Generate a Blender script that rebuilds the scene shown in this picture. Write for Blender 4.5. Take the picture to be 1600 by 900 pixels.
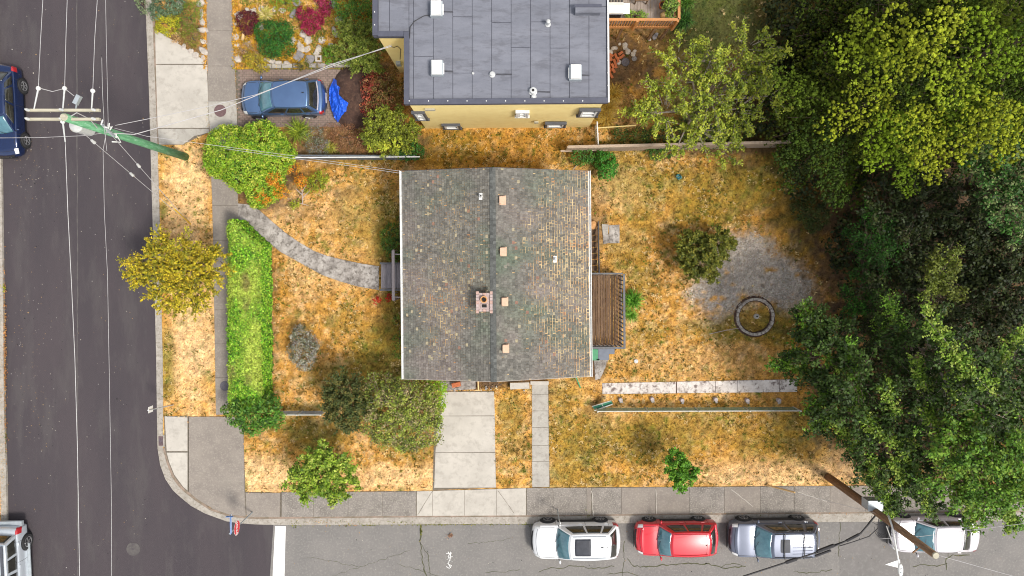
import bpy, bmesh, math, random
import numpy as np
from mathutils import Vector, Matrix, Euler

for _o in list(bpy.data.objects):
    bpy.data.objects.remove(_o, do_unlink=True)
random.seed(7)
rng = np.random.default_rng(7)
scene = bpy.context.scene
COL = scene.collection

# ------------------------------------------------------------------ camera, world, sun, exposure
CAM_H = 35.6
FOCAL = 1600 * 24.0 / 36.0
TILT = -math.atan(50.0 / FOCAL)
cam_data = bpy.data.cameras.new("camera")
cam_data.lens = 24.0
cam_data.sensor_width = 36.0
cam_data.clip_start = 0.5
cam_data.clip_end = 3000.0
cam = bpy.data.objects.new("camera", cam_data)
COL.objects.link(cam)
cam.location = (0, 0, CAM_H)
cam.rotation_euler = (TILT, 0, 0)
scene.camera = cam

SUN_EL = math.radians(59)
SUN_AZ = math.atan2(0.84, -0.54)          # compass style angle from +Y towards +X
world = bpy.data.worlds.new("World")
scene.world = world
world.use_nodes = True
wn = world.node_tree.nodes
wl = world.node_tree.links
wn.clear()
_out = wn.new("ShaderNodeOutputWorld")
_bg = wn.new("ShaderNodeBackground")
_sky = wn.new("ShaderNodeTexSky")
_sky.sky_type = 'NISHITA'
_sky.sun_disc = False
_sky.sun_elevation = SUN_EL
_sky.sun_rotation = SUN_AZ
_sky.dust_density = 2.0
_sky.ozone_density = 1.0
_bg.inputs[1].default_value = 0.105
_hs = wn.new("ShaderNodeHueSaturation")          # thin bright cloud: a paler sky than clear blue
_hs.inputs["Saturation"].default_value = 0.28
wl.new(_sky.outputs[0], _hs.inputs["Color"])
wl.new(_hs.outputs[0], _bg.inputs[0])
wl.new(_bg.outputs[0], _out.inputs[0])

sun_data = bpy.data.lights.new("sun", 'SUN')
sun_data.energy = 1.5
sun_data.angle = math.radians(12)
sun_data.color = (1.0, 0.95, 0.87)
sun = bpy.data.objects.new("sun", sun_data)
COL.objects.link(sun)
_to_sun = Vector((math.sin(SUN_AZ) * math.cos(SUN_EL), math.cos(SUN_AZ) * math.cos(SUN_EL), math.sin(SUN_EL)))
sun.rotation_euler = _to_sun.to_track_quat('Z', 'Y').to_euler()
sun.location = (30, -30, 60)

scene.view_settings.view_transform = 'Standard'
scene.view_settings.look = 'None'
scene.view_settings.gamma = 1.0
scene.view_settings.exposure = 1.12
scene.cycles.pixel_filter_type = 'BLACKMAN_HARRIS'
scene.cycles.filter_width = 1.05

# ------------------------------------------------------------------ survey: photo point at a height -> place in the world
_ct, _st = math.cos(TILT), math.sin(TILT)
def P(px, py, z=0.1):
    u = (px - 800.0) / FOCAL
    v = (450.0 - py) / FOCAL
    dy = v * _ct + _st
    dz = v * _st - _ct
    t = (z - CAM_H) / dz
    return Vector((u * t, dy * t, z))
def to_px(x, y, z=0.1):
    zz = z - CAM_H
    yc = y * _ct + zz * _st
    zc = -y * _st + zz * _ct
    return 800.0 + FOCAL * x / (-zc), 450.0 - FOCAL * yc / (-zc)

# ------------------------------------------------------------------ noise on numpy
def _hash(ix, iy, seed):
    h = (ix.astype(np.int64) * 374761393 + iy.astype(np.int64) * 668265263 + seed * 1442695041) & 0xFFFFFFFF
    h = ((h ^ (h >> 13)) * 1274126177) & 0xFFFFFFFF
    return ((h ^ (h >> 16)) & 0xFFFF) / 65535.0
def vnoise(x, y, seed=0):
    x = np.asarray(x, float); y = np.asarray(y, float)
    ix = np.floor(x); iy = np.floor(y)
    fx = x - ix; fy = y - iy
    fx = fx * fx * (3 - 2 * fx); fy = fy * fy * (3 - 2 * fy)
    a = _hash(ix, iy, seed); b = _hash(ix + 1, iy, seed)
    c = _hash(ix, iy + 1, seed); d = _hash(ix + 1, iy + 1, seed)
    return (a * (1 - fx) + b * fx) * (1 - fy) + (c * (1 - fx) + d * fx) * fy
def fbm(x, y, seed=0, oct=4):
    s = 0; a = 0.5; t = 0
    for k in range(oct):
        s = s + a * vnoise(x * 2 ** k, y * 2 ** k, seed + 17 * k); t += a; a *= 0.55
    return s / t

# ------------------------------------------------------------------ materials
def mat(name, c1, c2=None, scale=3.0, rough=0.8, metal=0.0, bump=0.0, bscale=None, c3=None, c3scale=1.0, c3amt=0.5,
        coat=0.0, stretch=None, detail=6.0, obj_coords=False, attr=None, lo=0.35, hi=0.65, spec=None, transl=0.0):
    m = bpy.data.materials.new(name)
    m.use_nodes = True
    nt = m.node_tree; N = nt.nodes; L = nt.links
    b = N["Principled BSDF"]
    b.inputs["Roughness"].default_value = rough
    b.inputs["Metallic"].default_value = metal
    if coat: b.inputs["Coat Weight"].default_value = coat; b.inputs["Coat Roughness"].default_value = 0.05
    if spec is not None: b.inputs["Specular IOR Level"].default_value = spec
    if obj_coords:
        src = N.new("ShaderNodeTexCoord").outputs["Object"]
    else:
        src = N.new("ShaderNodeNewGeometry").outputs["Position"]
    if stretch:
        mp = N.new("ShaderNodeMapping"); mp.inputs["Scale"].default_value = stretch
        L.new(src, mp.inputs[0]); src = mp.outputs[0]
    if attr:
        a = N.new("ShaderNodeAttribute"); a.attribute_name = attr
        col = a.outputs["Color"]
    else:
        rgb = N.new("ShaderNodeRGB"); rgb.outputs[0].default_value = (*c1, 1); col = rgb.outputs[0]
    if c2 is not None or attr:
        nz = N.new("ShaderNodeTexNoise"); nz.inputs["Scale"].default_value = scale
        nz.inputs["Detail"].default_value = detail; nz.inputs["Roughness"].default_value = 0.65
        L.new(src, nz.inputs["Vector"])
        mr = N.new("ShaderNodeMapRange"); mr.inputs[1].default_value = lo; mr.inputs[2].default_value = hi
        L.new(nz.outputs["Fac"], mr.inputs[0])
        if attr:
            mx = N.new("ShaderNodeMix"); mx.data_type = 'RGBA'; mx.blend_type = 'MULTIPLY'
            mx.inputs[0].default_value = 1.0
            ramp = N.new("ShaderNodeMapRange"); ramp.inputs[3].default_value = c1[0]; ramp.inputs[4].default_value = c1[1]
            L.new(mr.outputs[0], ramp.inputs[0])
            L.new(col, mx.inputs[6]); L.new(ramp.outputs[0], mx.inputs[7]); col = mx.outputs[2]
        else:
            mx = N.new("ShaderNodeMix"); mx.data_type = 'RGBA'
            mx.inputs[7].default_value = (*c2, 1)
            L.new(mr.outputs[0], mx.inputs[0]); L.new(col, mx.inputs[6]); col = mx.outputs[2]
    if c3 is not None:
        n3 = N.new("ShaderNodeTexNoise"); n3.inputs["Scale"].default_value = c3scale; n3.inputs["Detail"].default_value = 8
        n3.inputs["Roughness"].default_value = 0.7
        L.new(src, n3.inputs["Vector"])
        m3 = N.new("ShaderNodeMapRange"); m3.inputs[1].default_value = 0.50; m3.inputs[2].default_value = 0.63
        m3.inputs[4].default_value = c3amt
        L.new(n3.outputs["Fac"], m3.inputs[0])
        mx3 = N.new("ShaderNodeMix"); mx3.data_type = 'RGBA'; mx3.inputs[7].default_value = (*c3, 1)
        L.new(m3.outputs[0], mx3.inputs[0]); L.new(col, mx3.inputs[6]); col = mx3.outputs[2]
    L.new(col, b.inputs["Base Color"])
    if bump:
        nb = N.new("ShaderNodeTexNoise"); nb.inputs["Scale"].default_value = bscale or scale * 4; nb.inputs["Detail"].default_value = 5
        L.new(src, nb.inputs["Vector"])
        bp = N.new("ShaderNodeBump"); bp.inputs["Strength"].default_value = min(1.0, bump); bp.inputs["Distance"].default_value = 0.03
        L.new(nb.outputs["Fac"], bp.inputs["Height"]); L.new(bp.outputs[0], b.inputs["Normal"])
    if transl:
        tr = N.new("ShaderNodeBsdfTranslucent"); ms = N.new("ShaderNodeMixShader"); ms.inputs[0].default_value = transl
        L.new(col, tr.inputs[0]); L.new(b.outputs[0], ms.inputs[1]); L.new(tr.outputs[0], ms.inputs[2])
        L.new(ms.outputs[0], N["Material Output"].inputs[0])
    return m

M = {}
M['leaf'] = mat('leaf', (0.75, 1.25, 1), scale=6, rough=0.6, attr='col', transl=0.12, spec=0.3)
M['grass'] = mat('dry_grass', (0.72, 1.28, 1), scale=9, rough=0.95, attr='col', bump=0.9, bscale=14, detail=9, spec=0.1)
M['blade'] = mat('grass_blade', (0.85, 1.15, 1), scale=5, rough=0.9, attr='col', spec=0.1)
M['puff'] = mat('conifer_needles', (0.75, 1.25, 1), scale=18, rough=0.8, attr='col', bump=1.0, bscale=30, spec=0.15)
M['bark'] = mat('bark', (0.17, 0.12, 0.08), (0.07, 0.05, 0.035), scale=6, rough=0.95, bump=0.8)
M['pale_bark'] = mat('pale_bark', (0.38, 0.33, 0.27), (0.22, 0.18, 0.14), scale=9, rough=0.95, bump=0.6)
M['asphalt_new'] = mat('new_asphalt', (0.062, 0.049, 0.053), (0.048, 0.039, 0.044), scale=0.30, rough=0.9, bump=0.6, bscale=60,
                       c3=(0.085, 0.075, 0.072), c3scale=0.8, c3amt=0.45, stretch=(1.1, 0.25, 1))
M['asphalt_old'] = mat('old_asphalt', (0.205, 0.19, 0.175), (0.165, 0.155, 0.145), scale=0.6, rough=0.92, bump=0.6, bscale=50,
                       c3=(0.28, 0.26, 0.235), c3scale=9, c3amt=0.55)
M['concrete'] = mat('concrete', (0.43, 0.40, 0.35), (0.34, 0.315, 0.275), scale=1.2, rough=0.9, bump=0.4, bscale=40,
                    c3=(0.25, 0.22, 0.19), c3scale=5, c3amt=0.6)
M['concrete_pale'] = mat('pale_concrete', (0.50, 0.46, 0.40), (0.41, 0.375, 0.325), scale=0.8, rough=0.9, bump=0.35, bscale=40,
                         c3=(0.30, 0.27, 0.23), c3scale=3, c3amt=0.45)
M['concrete_grey'] = mat('grey_concrete', (0.27, 0.24, 0.21), (0.17, 0.15, 0.13), scale=1.6, rough=0.95, bump=0.8, bscale=45,
                         c3=(0.40, 0.36, 0.31), c3scale=14, c3amt=0.8)
M['concrete_walk'] = mat('walk_concrete', (0.26, 0.225, 0.19), (0.21, 0.18, 0.155), scale=1.3, rough=0.95, bump=0.4, bscale=45,
                         c3=(0.36, 0.32, 0.27), c3scale=12, c3amt=0.5)
M['concrete_worn'] = mat('worn_concrete', (0.46, 0.42, 0.38), (0.20, 0.175, 0.155), scale=2.2, rough=0.95, bump=0.8, bscale=25,
                         c3=(0.09, 0.075, 0.06), c3scale=5, c3amt=0.8)
M['concrete_strip'] = mat('bleached_concrete', (0.70, 0.64, 0.59), (0.52, 0.46, 0.41), scale=3, rough=0.95, bump=0.6, bscale=25,
                          c3=(0.10, 0.06, 0.05), c3scale=3.2, c3amt=0.85)
M['joint'] = mat('joint_dirt', (0.18, 0.155, 0.12), (0.11, 0.09, 0.07), scale=8, rough=1)
M['kerb'] = mat('kerb_concrete', (0.40, 0.36, 0.31), (0.29, 0.26, 0.22), scale=2.5, rough=0.9, bump=0.5, bscale=30,
                c3=(0.19, 0.16, 0.12), c3scale=7, c3amt=0.7)
M['white_paint'] = mat('white_paint', (0.80, 0.79, 0.76), (0.72, 0.71, 0.68), scale=4, rough=0.7, bump=0.2, bscale=40)
M['brick_paving'] = mat('brick_paving', (0.26, 0.185, 0.15), (0.19, 0.135, 0.115), scale=3, rough=0.95, bump=0.5, bscale=30,
                        c3=(0.33, 0.26, 0.21), c3scale=9, c3amt=0.5)
M['dirt'] = mat('dirt', (0.085, 0.045, 0.032), (0.05, 0.028, 0.022), scale=4, rough=1, bump=1.0, bscale=12,
                c3=(0.14, 0.08, 0.055), c3scale=6, c3amt=0.6)
M['gravel'] = mat('gravel', (0.30, 0.25, 0.215), (0.22, 0.18, 0.155), scale=9, rough=1, bump=1.0, bscale=40,
                  c3=(0.13, 0.085, 0.05), c3scale=1.4, c3amt=0.7)
M['crack'] = mat('crack', (0.055, 0.055, 0.035), (0.09, 0.09, 0.04), scale=6, rough=1)
M['iron_brown'] = mat('brown_iron', (0.16, 0.095, 0.095), (0.12, 0.07, 0.07), scale=12, rough=0.8, bump=0.5, bscale=60)
M['iron_grey'] = mat('grey_iron', (0.12, 0.11, 0.13), (0.09, 0.08, 0.09), scale=12, rough=0.8, bump=0.5, bscale=60)
M['rock'] = mat('rock', (0.55, 0.49, 0.42), (0.36, 0.31, 0.27), scale=5, rough=0.9, bump=0.8, bscale=14)
M['rock_grey'] = mat('grey_rock', (0.30, 0.28, 0.28), (0.20, 0.18, 0.18), scale=5, rough=0.9, bump=0.8, bscale=14)
M['orange_brick'] = mat('orange_brick', (0.52, 0.16, 0.06), (0.36, 0.10, 0.04), scale=9, rough=0.9, bump=0.5)
M['shingle'] = mat('shingle', (0.72, 1.2, 1), scale=9, rough=0.95, attr='col', bump=0.5, bscale=60, detail=8)
M['roof_wear'] = mat('roof_wear', (0.60, 0.46, 0.25), (0.36, 0.25, 0.14), scale=2.0, rough=1, c3=(0.45, 0.16, 0.05), c3scale=1.2, c3amt=0.7)
M['white_metal'] = mat('white_metal', (0.74, 0.73, 0.70), (0.62, 0.61, 0.58), scale=4, rough=0.5)
M['stucco'] = mat('yellow_stucco', (0.90, 0.72, 0.31), (0.85, 0.66, 0.27), scale=2, rough=0.9, bump=0.3, bscale=40)
M['stucco_grey'] = mat('grey_stucco', (0.42, 0.38, 0.33), (0.34, 0.30, 0.26), scale=2, rough=0.9, bump=0.5, bscale=30)
M['membrane'] = mat('roof_membrane', (0.180, 0.185, 0.215), (0.140, 0.145, 0.172), scale=0.9, rough=0.75, bump=0.3, bscale=30,
                    c3=(0.095, 0.095, 0.11), c3scale=1.5, c3amt=0.6, stretch=(0.7, 2.4, 1))
M['membrane_dark'] = mat('dark_roof_edging', (0.075, 0.078, 0.105), (0.06, 0.062, 0.085), scale=3, rough=0.6)
M['membrane_seam'] = mat('membrane_seam', (0.05, 0.05, 0.06), (0.07, 0.07, 0.08), scale=8, rough=0.8)
M['window_glass'] = mat('window_glass', (0.03, 0.04, 0.045), (0.05, 0.06, 0.065), scale=2, rough=0.08, coat=0.6)
M['dark_trim'] = mat('dark_trim', (0.07, 0.075, 0.09), (0.06, 0.06, 0.07), scale=5, rough=0.6)
M['tan_metal'] = mat('tan_metal', (0.60, 0.40, 0.27), (0.50, 0.33, 0.23), scale=8, rough=0.8)
M['chimney'] = mat('chimney_brick', (0.50, 0.34, 0.28), (0.38, 0.24, 0.20), scale=9, rough=0.95, bump=0.6)
M['ring_stone'] = mat('ring_stone', (0.50, 0.45, 0.39), (0.26, 0.22, 0.19), scale=7, rough=0.95, bump=0.8)
M['mortar'] = mat('mortar', (0.48, 0.38, 0.35), (0.38, 0.29, 0.27), scale=9, rough=0.95, bump=0.6)
M['clay'] = mat('clay_pot', (0.60, 0.32, 0.12), (0.48, 0.24, 0.09), scale=9, rough=0.8)
M['soot_hole_dark'] = mat('soot_hole_dark', (0.01, 0.01, 0.01), (0.02, 0.018, 0.015), scale=9, rough=1)  # near black stands in for the shade inside flues, vents and pipes
M['deck_brown'] = mat('wet_deck_wood', (0.15, 0.085, 0.045), (0.085, 0.048, 0.028), scale=3, rough=0.85, bump=0.5, stretch=(6, 0.7, 1),
                      c3=(0.24, 0.15, 0.08), c3scale=1.6, c3amt=0.5)
M['deck_brown2'] = mat('dry_deck_wood', (0.21, 0.125, 0.07), (0.12, 0.07, 0.04), scale=3, rough=0.85, bump=0.5, stretch=(6, 0.7, 1),
                      c3=(0.09, 0.05, 0.03), c3scale=1.6, c3amt=0.5)
M['deck_grey'] = mat('grey_deck_wood', (0.31, 0.28, 0.29), (0.18, 0.16, 0.17), scale=4, rough=0.9, bump=0.5, stretch=(6, 0.7, 1))
M['deck_pale'] = mat('pale_deck_wood', (0.34, 0.28, 0.235), (0.27, 0.22, 0.19), scale=4, rough=0.9, bump=0.4, stretch=(6, 0.7, 1))
M['rail_grey'] = mat('grey_rail', (0.15, 0.15, 0.155), (0.11, 0.11, 0.115), scale=6, rough=0.8)
M['rail_silver'] = mat('weathered_rail', (0.52, 0.45, 0.43), (0.35, 0.30, 0.29), scale=9, rough=0.9, stretch=(6, 1, 1))
M['cedar'] = mat('cedar', (0.52, 0.24, 0.085), (0.42, 0.18, 0.06), scale=5, rough=0.7, bump=0.3, stretch=(1, 6, 1))
M['pole_green'] = mat('green_pole_paint', (0.13, 0.35, 0.17), (0.07, 0.22, 0.10), scale=3.5, rough=0.75, c3=(0.26, 0.46, 0.30), c3scale=4, c3amt=0.7, stretch=(3, 3, .5), bump=.5)
M['pole_wood'] = mat('pole_wood', (0.30, 0.17, 0.085), (0.15, 0.08, 0.045), scale=5, rough=0.95, bump=0.8, stretch=(4, 4, 0.5),
                     c3=(0.36, 0.26, 0.17), c3scale=3, c3amt=0.5)
M['arm_wood'] = mat('crossarm_wood', (0.48, 0.44, 0.33), (0.36, 0.33, 0.25), scale=5, rough=0.9, stretch=(0.5, 5, 5))
M['porcelain'] = mat('porcelain', (0.55, 0.55, 0.53), (0.46, 0.46, 0.45), scale=6, rough=0.25, coat=0.5)
M['grey_metal'] = mat('grey_metal', (0.42, 0.46, 0.48), (0.34, 0.37, 0.39), scale=4, rough=0.5, metal=0.3)
M['wire'] = mat('aluminium_wire', (0.48, 0.46, 0.46), (0.38, 0.36, 0.36), scale=4, rough=0.5, metal=0.1)
M['black_cable'] = mat('black_cable', (0.018, 0.016, 0.018), (0.03, 0.028, 0.03), scale=4, rough=0.6)
M['sign_red'] = mat('sign_red', (0.62, 0.03, 0.04), (0.52, 0.025, 0.035), scale=4, rough=0.45)
M['sign_blue'] = mat('sign_blue', (0.06, 0.22, 0.58), (0.05, 0.18, 0.5), scale=4, rough=0.45)
M['tarp'] = mat('blue_tarp', (0.02, 0.13, 0.75), (0.015, 0.09, 0.60), scale=7, rough=0.35, bump=0.5, bscale=9)
M['bin_green'] = mat('green_plastic', (0.04, 0.26, 0.11), (0.03, 0.2, 0.085), scale=4, rough=0.5)
M['bin_grey'] = mat('grey_plastic', (0.13, 0.15, 0.19), (0.1, 0.115, 0.15), scale=4, rough=0.5)
M['board_green'] = mat('green_board', (0.04, 0.22, 0.13), (0.03, 0.17, 0.10), scale=8, rough=0.7)
M['fence_green'] = mat('green_chain_link', (0.10, 0.15, 0.09), (0.07, 0.11, 0.07), scale=12, rough=0.8)
M['fence_pipe'] = mat('fence_pipe', (0.58, 0.57, 0.50), (0.45, 0.45, 0.40), scale=6, rough=0.6)
M['fence_wood'] = mat('pale_fence_wood', (0.48, 0.37, 0.27), (0.34, 0.26, 0.19), scale=6, rough=0.9, stretch=(0.6, 5, 5), bump=0.4)
M['wall_slate'] = mat('slate_fence', (0.16, 0.18, 0.20), (0.12, 0.135, 0.15), scale=6, rough=0.8)
M['new_lumber'] = mat('new_lumber', (0.72, 0.48, 0.22), (0.62, 0.40, 0.18), scale=6, rough=0.8)
M['yellow_plastic'] = mat('yellow_plastic', (0.75, 0.46, 0.03), (0.65, 0.38, 0.03), scale=6, rough=0.6)
M['sunroof_glass'] = mat('sunroof_glass', (0.055, 0.058, 0.07), (0.04, 0.042, 0.05), scale=3, rough=0.45, obj_coords=True, spec=0.2)
M['tyre'] = mat('tyre', (0.016, 0.016, 0.017), (0.028, 0.027, 0.027), scale=14, rough=0.85)
M['rim'] = mat('alloy_rim', (0.55, 0.55, 0.56), (0.45, 0.45, 0.46), scale=6, rough=0.35, metal=0.8)
M['car_glass'] = mat('windscreen_glass', (0.085, 0.20, 0.235), (0.05, 0.13, 0.165), scale=3.0, rough=0.06, coat=0.8, obj_coords=True)  # teal base colour stands in for reflection and the lit interior
M['car_glass_dark'] = mat('dark_car_glass', (0.018, 0.018, 0.015), (0.035, 0.036, 0.028), scale=3.0, rough=0.06, coat=0.6, obj_coords=True)
M['car_black'] = mat('black_trim', (0.014, 0.014, 0.015), (0.022, 0.022, 0.023), scale=6, rough=0.5, obj_coords=True)
M['seam'] = mat('panel_gap', (0.02, 0.02, 0.02), (0.03, 0.03, 0.03), scale=6, rough=0.8, obj_coords=True)
M['headlight'] = mat('headlight_lens', (0.62, 0.62, 0.60), (0.75, 0.75, 0.74), scale=8, rough=0.08, coat=1.0, obj_coords=True)
M['taillight'] = mat('tail_lens', (0.45, 0.015, 0.02), (0.35, 0.01, 0.015), scale=8, rough=0.15, coat=1.0, obj_coords=True)
M['chrome'] = mat('chrome', (0.7, 0.7, 0.7), (0.6, 0.6, 0.6), scale=8, rough=0.15, metal=1.0, obj_coords=True)
M['flower_red'] = mat('red_petals', (0.62, 0.03, 0.02), (0.5, 0.02, 0.02), scale=8, rough=0.6)
M['black_plastic'] = mat('black_plastic', (0.02, 0.02, 0.022), (0.035, 0.033, 0.035), scale=8, rough=0.6)

# ------------------------------------------------------------------ objects
OFF = {}
def tag(o, label=None, cat=None, group=None, kind=None):
    if label and not 4 <= len(label.split()) <= 16: print('LABEL LEN', len(label.split()), label)
    if label: o["label"] = label
    if cat: o["category"] = cat
    if group: o["group"] = group
    if kind: o["kind"] = kind
    return o
def thing(name, loc, label, cat, group=None, rz=0.0):
    o = bpy.data.objects.new(name, None)
    o.empty_display_size = 0.2
    COL.objects.link(o)
    o.location = loc
    o.rotation_euler = (0, 0, rz)
    OFF[o] = Vector(loc)
    return tag(o, label, cat, group)
def link_mesh(name, me, m=None, parent=None, loc=None):
    o = bpy.data.objects.new(name, me)
    COL.objects.link(o)
    if m is not None:
        for mm in (m if isinstance(m, (list, tuple)) else [m]): me.materials.append(mm)
    if parent is not None:
        o.parent = parent
        OFF[o] = OFF.get(parent, Vector((0, 0, 0)))
    else:
        OFF[o] = Vector((0, 0, 0))
    return o

class MB:
    def __init__(s): s.v = []; s.f = []
    def add(s, vs, fs):
        k = len(s.v); s.v.extend([tuple(q) for q in vs]); s.f.extend([tuple(i + k for i in f) for f in fs]); return s
    def box(s, c, size, rz=0.0, rx=0.0, ry=0.0):
        mtx = Matrix.Translation(c) @ Euler((rx, ry, rz)).to_matrix().to_4x4()
        hx, hy, hz = size[0] / 2, size[1] / 2, size[2] / 2
        vs = [mtx @ Vector((a * hx, b * hy, d * hz)) for d in (-1, 1) for a, b in ((-1, -1), (1, -1), (1, 1), (-1, 1))]
        return s.add(vs, [(0, 3, 2, 1), (4, 5, 6, 7), (0, 1, 5, 4), (1, 2, 6, 5), (2, 3, 7, 6), (3, 0, 4, 7)])
    def beam(s, p0, p1, w, h):
        p0 = Vector(p0); p1 = Vector(p1); d = (p1 - p0).normalized()
        up = Vector((0, 0, 1)) if abs(d.z) < 0.95 else Vector((1, 0, 0))
        a = d.cross(up).normalized() * (w / 2); b = a.cross(d).normalized() * (h / 2)
        vs = [p + q for p in (p0, p1) for q in (-a - b, a - b, a + b, -a + b)]
        return s.add(vs, [(0, 1, 2, 3), (7, 6, 5, 4), (0, 4, 5, 1), (1, 5, 6, 2), (2, 6, 7, 3), (3, 7, 4, 0)])
    def prism(s, pts, z0, z1, bev=0.0):
        pts = [Vector((p[0], p[1], 0)) for p in pts]
        area = sum(pts[i].x * pts[(i + 1) % len(pts)].y - pts[(i + 1) % len(pts)].x * pts[i].y for i in range(len(pts)))
        if area < 0: pts.reverse()
        n = len(pts)
        if bev:
            c = sum(pts, Vector()) / n
            top = [p + (c - p).normalized() * bev * 1.3 for p in pts]
            vs = [(p.x, p.y, z0) for p in pts] + [(p.x, p.y, z1 - bev) for p in pts] + [(p.x, p.y, z1) for p in top]
            fs = [tuple(range(2 * n, 3 * n)), tuple(range(n - 1, -1, -1))]
            for k in (0, n):
                fs += [(k + i, k + (i + 1) % n, k + n + (i + 1) % n, k + n + i) for i in range(n)]
            return s.add(vs, fs)
        vs = [(p.x, p.y, z0) for p in pts] + [(p.x, p.y, z1) for p in pts]
        fs = [tuple(range(n, 2 * n)), tuple(range(n - 1, -1, -1))]
        fs += [(i, (i + 1) % n, n + (i + 1) % n, n + i) for i in range(n)]
        return s.add(vs, fs)
    def tube(s, pts, r, n=6, r1=None, caps=True):
        pts = [Vector(p) for p in pts]; m = len(pts)
        r1 = r if r1 is None else r1
        vs = []
        for i, p in enumerate(pts):
            d = (pts[min(i + 1, m - 1)] - pts[max(i - 1, 0)]).normalized()
            up = Vector((0, 0, 1)) if abs(d.z) < 0.9 else Vector((1, 0, 0))
            a = d.cross(up).normalized(); b = a.cross(d).normalized()
            rr = r + (r1 - r) * i / max(1, m - 1)
            for k in range(n):
                t = 2 * math.pi * k / n
                vs.append(p + a * math.cos(t) * rr + b * math.sin(t) * rr)
        fs = [(i * n + k, i * n + (k + 1) % n, (i + 1) * n + (k + 1) % n, (i + 1) * n + k) for i in range(m - 1) for k in range(n)]
        if caps: fs += [tuple(range(n - 1, -1, -1)), tuple(range((m - 1) * n, m * n))]
        return s.add(vs, fs)
    def lathe(s, c, prof, n=20, axis='Z'):
        vs = []; c = Vector(c)
        for r, h in prof:
            for k in range(n):
                t = 2 * math.pi * k / n
                q = (math.cos(t) * r, math.sin(t) * r, h)
                if axis == 'Y': q = (q[0], q[2], q[1])
                if axis == 'X': q = (q[2], q[0], q[1])
                vs.append(c + Vector(q))
        m = len(prof)
        fs = [(i * n + k, i * n + (k + 1) % n, (i + 1) * n + (k + 1) % n, (i + 1) * n + k) for i in range(m - 1) for k in range(n)]
        fs += [tuple(range(n - 1, -1, -1)), tuple(range((m - 1) * n, m * n))]
        return s.add(vs, fs)
    def ribbon(s, L, R, z0, z1):
        n = len(L)
        vs = []
        for a, b in zip(L, R):
            vs += [(a[0], a[1], z1), (b[0], b[1], z1), (a[0], a[1], z0), (b[0], b[1], z0)]
        fs = []
        for i in range(n - 1):
            k = 4 * i; j = k + 4
            fs += [(k, k + 1, j + 1, j), (k + 2, j + 2, j + 3, k + 3), (k, j, j + 2, k + 2), (k + 1, k + 3, j + 3, j + 1)]
        fs += [(0, 2, 3, 1), (4 * n - 4, 4 * n - 3, 4 * n - 1, 4 * n - 2)]
        return s.add(vs, fs)
    def build(s, name, m=None, parent=None, smooth=False, local=False, fix=True):
        off = Vector((0, 0, 0)) if (local or parent is None) else OFF.get(parent, Vector((0, 0, 0)))
        me = bpy.data.meshes.new(name)
        me.from_pydata([(q[0] - off[0], q[1] - off[1], q[2] - off[2]) for q in s.v], [], s.f)
        if fix:
            bm = bmesh.new(); bm.from_mesh(me); bmesh.ops.recalc_face_normals(bm, faces=bm.faces); bm.to_mesh(me); bm.free()
        if smooth:
            me.polygons.foreach_set("use_smooth", [True] * len(me.polygons))
        me.update()
        return link_mesh(name, me, m, parent)

def quads_mesh(name, V, C=None, m=None, parent=None, nper=4, off=None):
    """V: (N*nper,3) array of separate faces, C: (N,3) colours."""
    V = np.asarray(V, np.float32)
    if parent is not None and off is None:
        V = V - np.array(OFF.get(parent, Vector((0, 0, 0))), np.float32)
    n = len(V) // nper
    me = bpy.data.meshes.new(name)
    me.vertices.add(len(V)); me.vertices.foreach_set("co", V.ravel())
    me.loops.add(len(V)); me.loops.foreach_set("vertex_index", np.arange(len(V), dtype=np.int32))
    me.polygons.add(n); me.polygons.foreach_set("loop_start", np.arange(0, len(V), nper, dtype=np.int32))
    me.update(calc_edges=True)
    if C is not None:
        a = me.attributes.new("col", 'FLOAT_COLOR', 'POINT')
        cc = np.ones((len(V), 4), np.float32); cc[:, :3] = np.repeat(C, nper, axis=0)
        a.data.foreach_set("color", cc.ravel())
    return link_mesh(name, me, m, parent)
def grid_mesh(name, X, Y, Z, keep=None, C=None, m=None, parent=None, smooth=True):
    ny, nx = X.shape
    V = np.stack([X, Y, Z], -1).reshape(-1, 3).astype(np.float32)
    if parent is not None: V = V - np.array(OFF.get(parent, Vector((0, 0, 0))), np.float32)
    idx = np.arange(nx * ny).reshape(ny, nx)
    F = np.stack([idx[:-1, :-1], idx[:-1, 1:], idx[1:, 1:], idx[1:, :-1]], -1).reshape(-1, 4)
    if keep is not None: F = F[keep.reshape(-1)]
    used = np.unique(F); remap = np.zeros(len(V), np.int32); remap[used] = np.arange(len(used)); V = V[used]; F = remap[F]
    me = bpy.data.meshes.new(name)
    me.vertices.add(len(V)); me.vertices.foreach_set("co", V.ravel())
    me.loops.add(F.size); me.loops.foreach_set("vertex_index", F.ravel().astype(np.int32))
    me.polygons.add(len(F)); me.polygons.foreach_set("loop_start", np.arange(0, F.size, 4, dtype=np.int32))
    if smooth: me.polygons.foreach_set("use_smooth", np.ones(len(F), bool))
    me.update(calc_edges=True)
    if C is not None:
        a = me.attributes.new("col", 'FLOAT_COLOR', 'POINT')
        cc = np.ones((len(V), 4), np.float32); cc[:, :3] = C.reshape(-1, 3)[used]
        a.data.foreach_set("color", cc.ravel())
    return link_mesh(name, me, m, parent)
def poly(px_pts, z=0.1): return [P(a, b, z) for a, b in px_pts]
def inside(px, py, pts):
    r = np.zeros(np.shape(px), bool); n = len(pts); j = n - 1
    for i in range(n):
        xi, yi = pts[i]; xj, yj = pts[j]
        if yi != yj:
            c = ((yi > py) != (yj > py)) & (px < (xj - xi) * (py - yi) / (yj - yi) + xi)
            r ^= c
        j = i
    return r
def interp(tab, t):
    return float(np.interp(t, [a for a, _ in tab], [b for _, b in tab]))
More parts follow.
